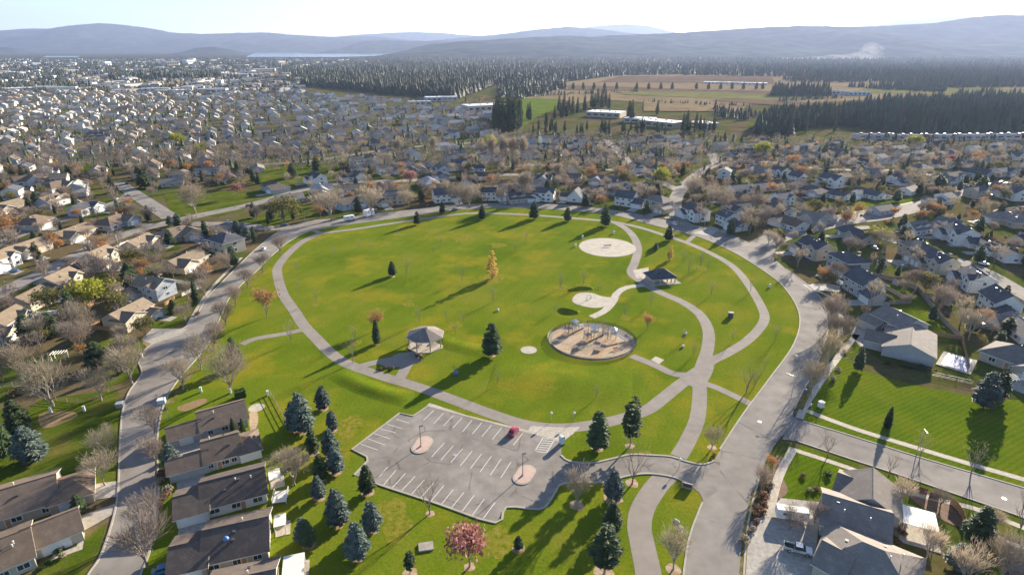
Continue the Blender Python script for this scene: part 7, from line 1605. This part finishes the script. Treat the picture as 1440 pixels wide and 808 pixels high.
# far trees between the distant houses: one mass each
def far_mass(name, n, kindf, label, seed, m_):
    rr = random.Random(seed); mb = MB(); k = 0
    while k < n:
        x, y = rr.uniform(-20, 1460), 128 + 112 * rr.random() ** 1.5
        if 425 < x < 690 and y < 140 or (690 <= x < 1010 and y < 190) or (x >= 1010 and y < 196): continue
        p = P(x, y); k += 1
        if in_poly(p, PARKW): continue
        kindf(mb, p, rr)
    tag(mb.build(name, m_), label, kind='stuff')
def twigball(mb, p, rr):
    h = rr.uniform(4.5, 10); r = h * rr.uniform(.3, .5); mb.tube((p.x, p.y, 0), (p.x, p.y, h * .5), .15, .08, 3)
    for i in range(22):
        v = Vector((rr.gauss(0, 1), rr.gauss(0, 1), rr.gauss(0, 1))).normalized() * rr.uniform(.5, 1); c = Vector((p.x + v.x * r, p.y + v.y * r, h * .6 + v.z * h * .38))
        a = (v + Vector((rr.uniform(-.5, .5), rr.uniform(-.5, .5), .6))).normalized() * h * .13; b = a.orthogonal().normalized() * h * .026
        mb.add([c - a, c + b, c + a, c - b], [(0, 1, 2, 3)])
far_mass('distant_bare_trees', 3600, twigball, 'leafless trees between the distant houses', 1, M_twig_mauve)
far_mass('distant_bare_trees', 2400, twigball, 'tan leafless trees between the distant houses', 2, M_twig_tan)
far_mass('distant_evergreens', 900, lambda mb, p, r_: low_conifer(mb, p.x, p.y, 0, (hh := r_.uniform(4, 11)), hh * r_.uniform(.22, .36), r_, 7, 5), 'dark evergreens between the distant houses', 3, M_spruce)
def leafball(mb, p, rr):
    h = rr.uniform(4, 8); r = h * .35
    for i in range(40):
        v = Vector((rr.gauss(0, 1), rr.gauss(0, 1), rr.gauss(0, 1))).normalized() * rr.uniform(.5, 1); c = Vector((p.x + v.x*r, p.y + v.y*r, h * .55 + v.z*h*.4)); a = v.orthogonal().normalized() * h * .09; b = v.cross(a).normalized() * h * .09
        mb.add([c - a, c - b, c + a, c + b], [(0, 1, 2, 3)])
far_mass('distant_autumn_trees', 170, leafball, 'orange and gold trees between the distant houses', 4, M_orange)
# smoke drifting over the wood at the right
mb = MB()
for x, y, w_, h_ in ((1222, 80, 70, 150), (1208, 85, 130, 110), (1180, 87, 170, 90), (1150, 88, 200, 80), (1115, 89, 240, 80), (1225, 70, 50, 90)):
    c = ray_at(x, y, 5200); bm = bmesh.new(); bmesh.ops.create_icosphere(bm, subdivisions=3, radius=1)
    for v in bm.verts: f = 1 + .35 * mnoise.fractal(v.co * 1.6 + Vector((x, 0, 0)), 1, 2, 3); v.co = Vector((c.x + v.co.x * w_ * f, c.y + v.co.y * 150 * f, max(3, c.z + v.co.z * h_ * f * .6)))
    mb.add([v.co.copy() for v in bm.verts], [tuple(v.index for v in f.verts) for f in bm.faces]); bm.free()
def vol_mat(name, col, dens, aniso):
    m = bpy.data.materials.new(name); m.use_nodes = True; t = m.node_tree; t.nodes.remove(t.nodes['Principled BSDF'])
    v = t.nodes.new('ShaderNodeVolumePrincipled'); v.inputs['Color'].default_value = (*col, 1); v.inputs['Density'].default_value = dens; v.inputs['Anisotropy'].default_value = aniso
    t.links.new(v.outputs[0], t.nodes['Material Output'].inputs['Volume']); return m
tag(mb.build('smoke', vol_mat('smoke', (.97, .95, .92), .0009, .2)), 'pale smoke plume drifting low over the right hand wood', kind='stuff')
mb = MB(); mb.box((0, 12500, (HAZE_TOP - 1) / 2 - 5), (52000, 26400, HAZE_TOP + 9))
tag(mb.build('haze', vol_mat('pale air', (.49, .61, .94), HAZE_DENSITY, .27)), 'pale blue air over the whole valley', kind='stuff')
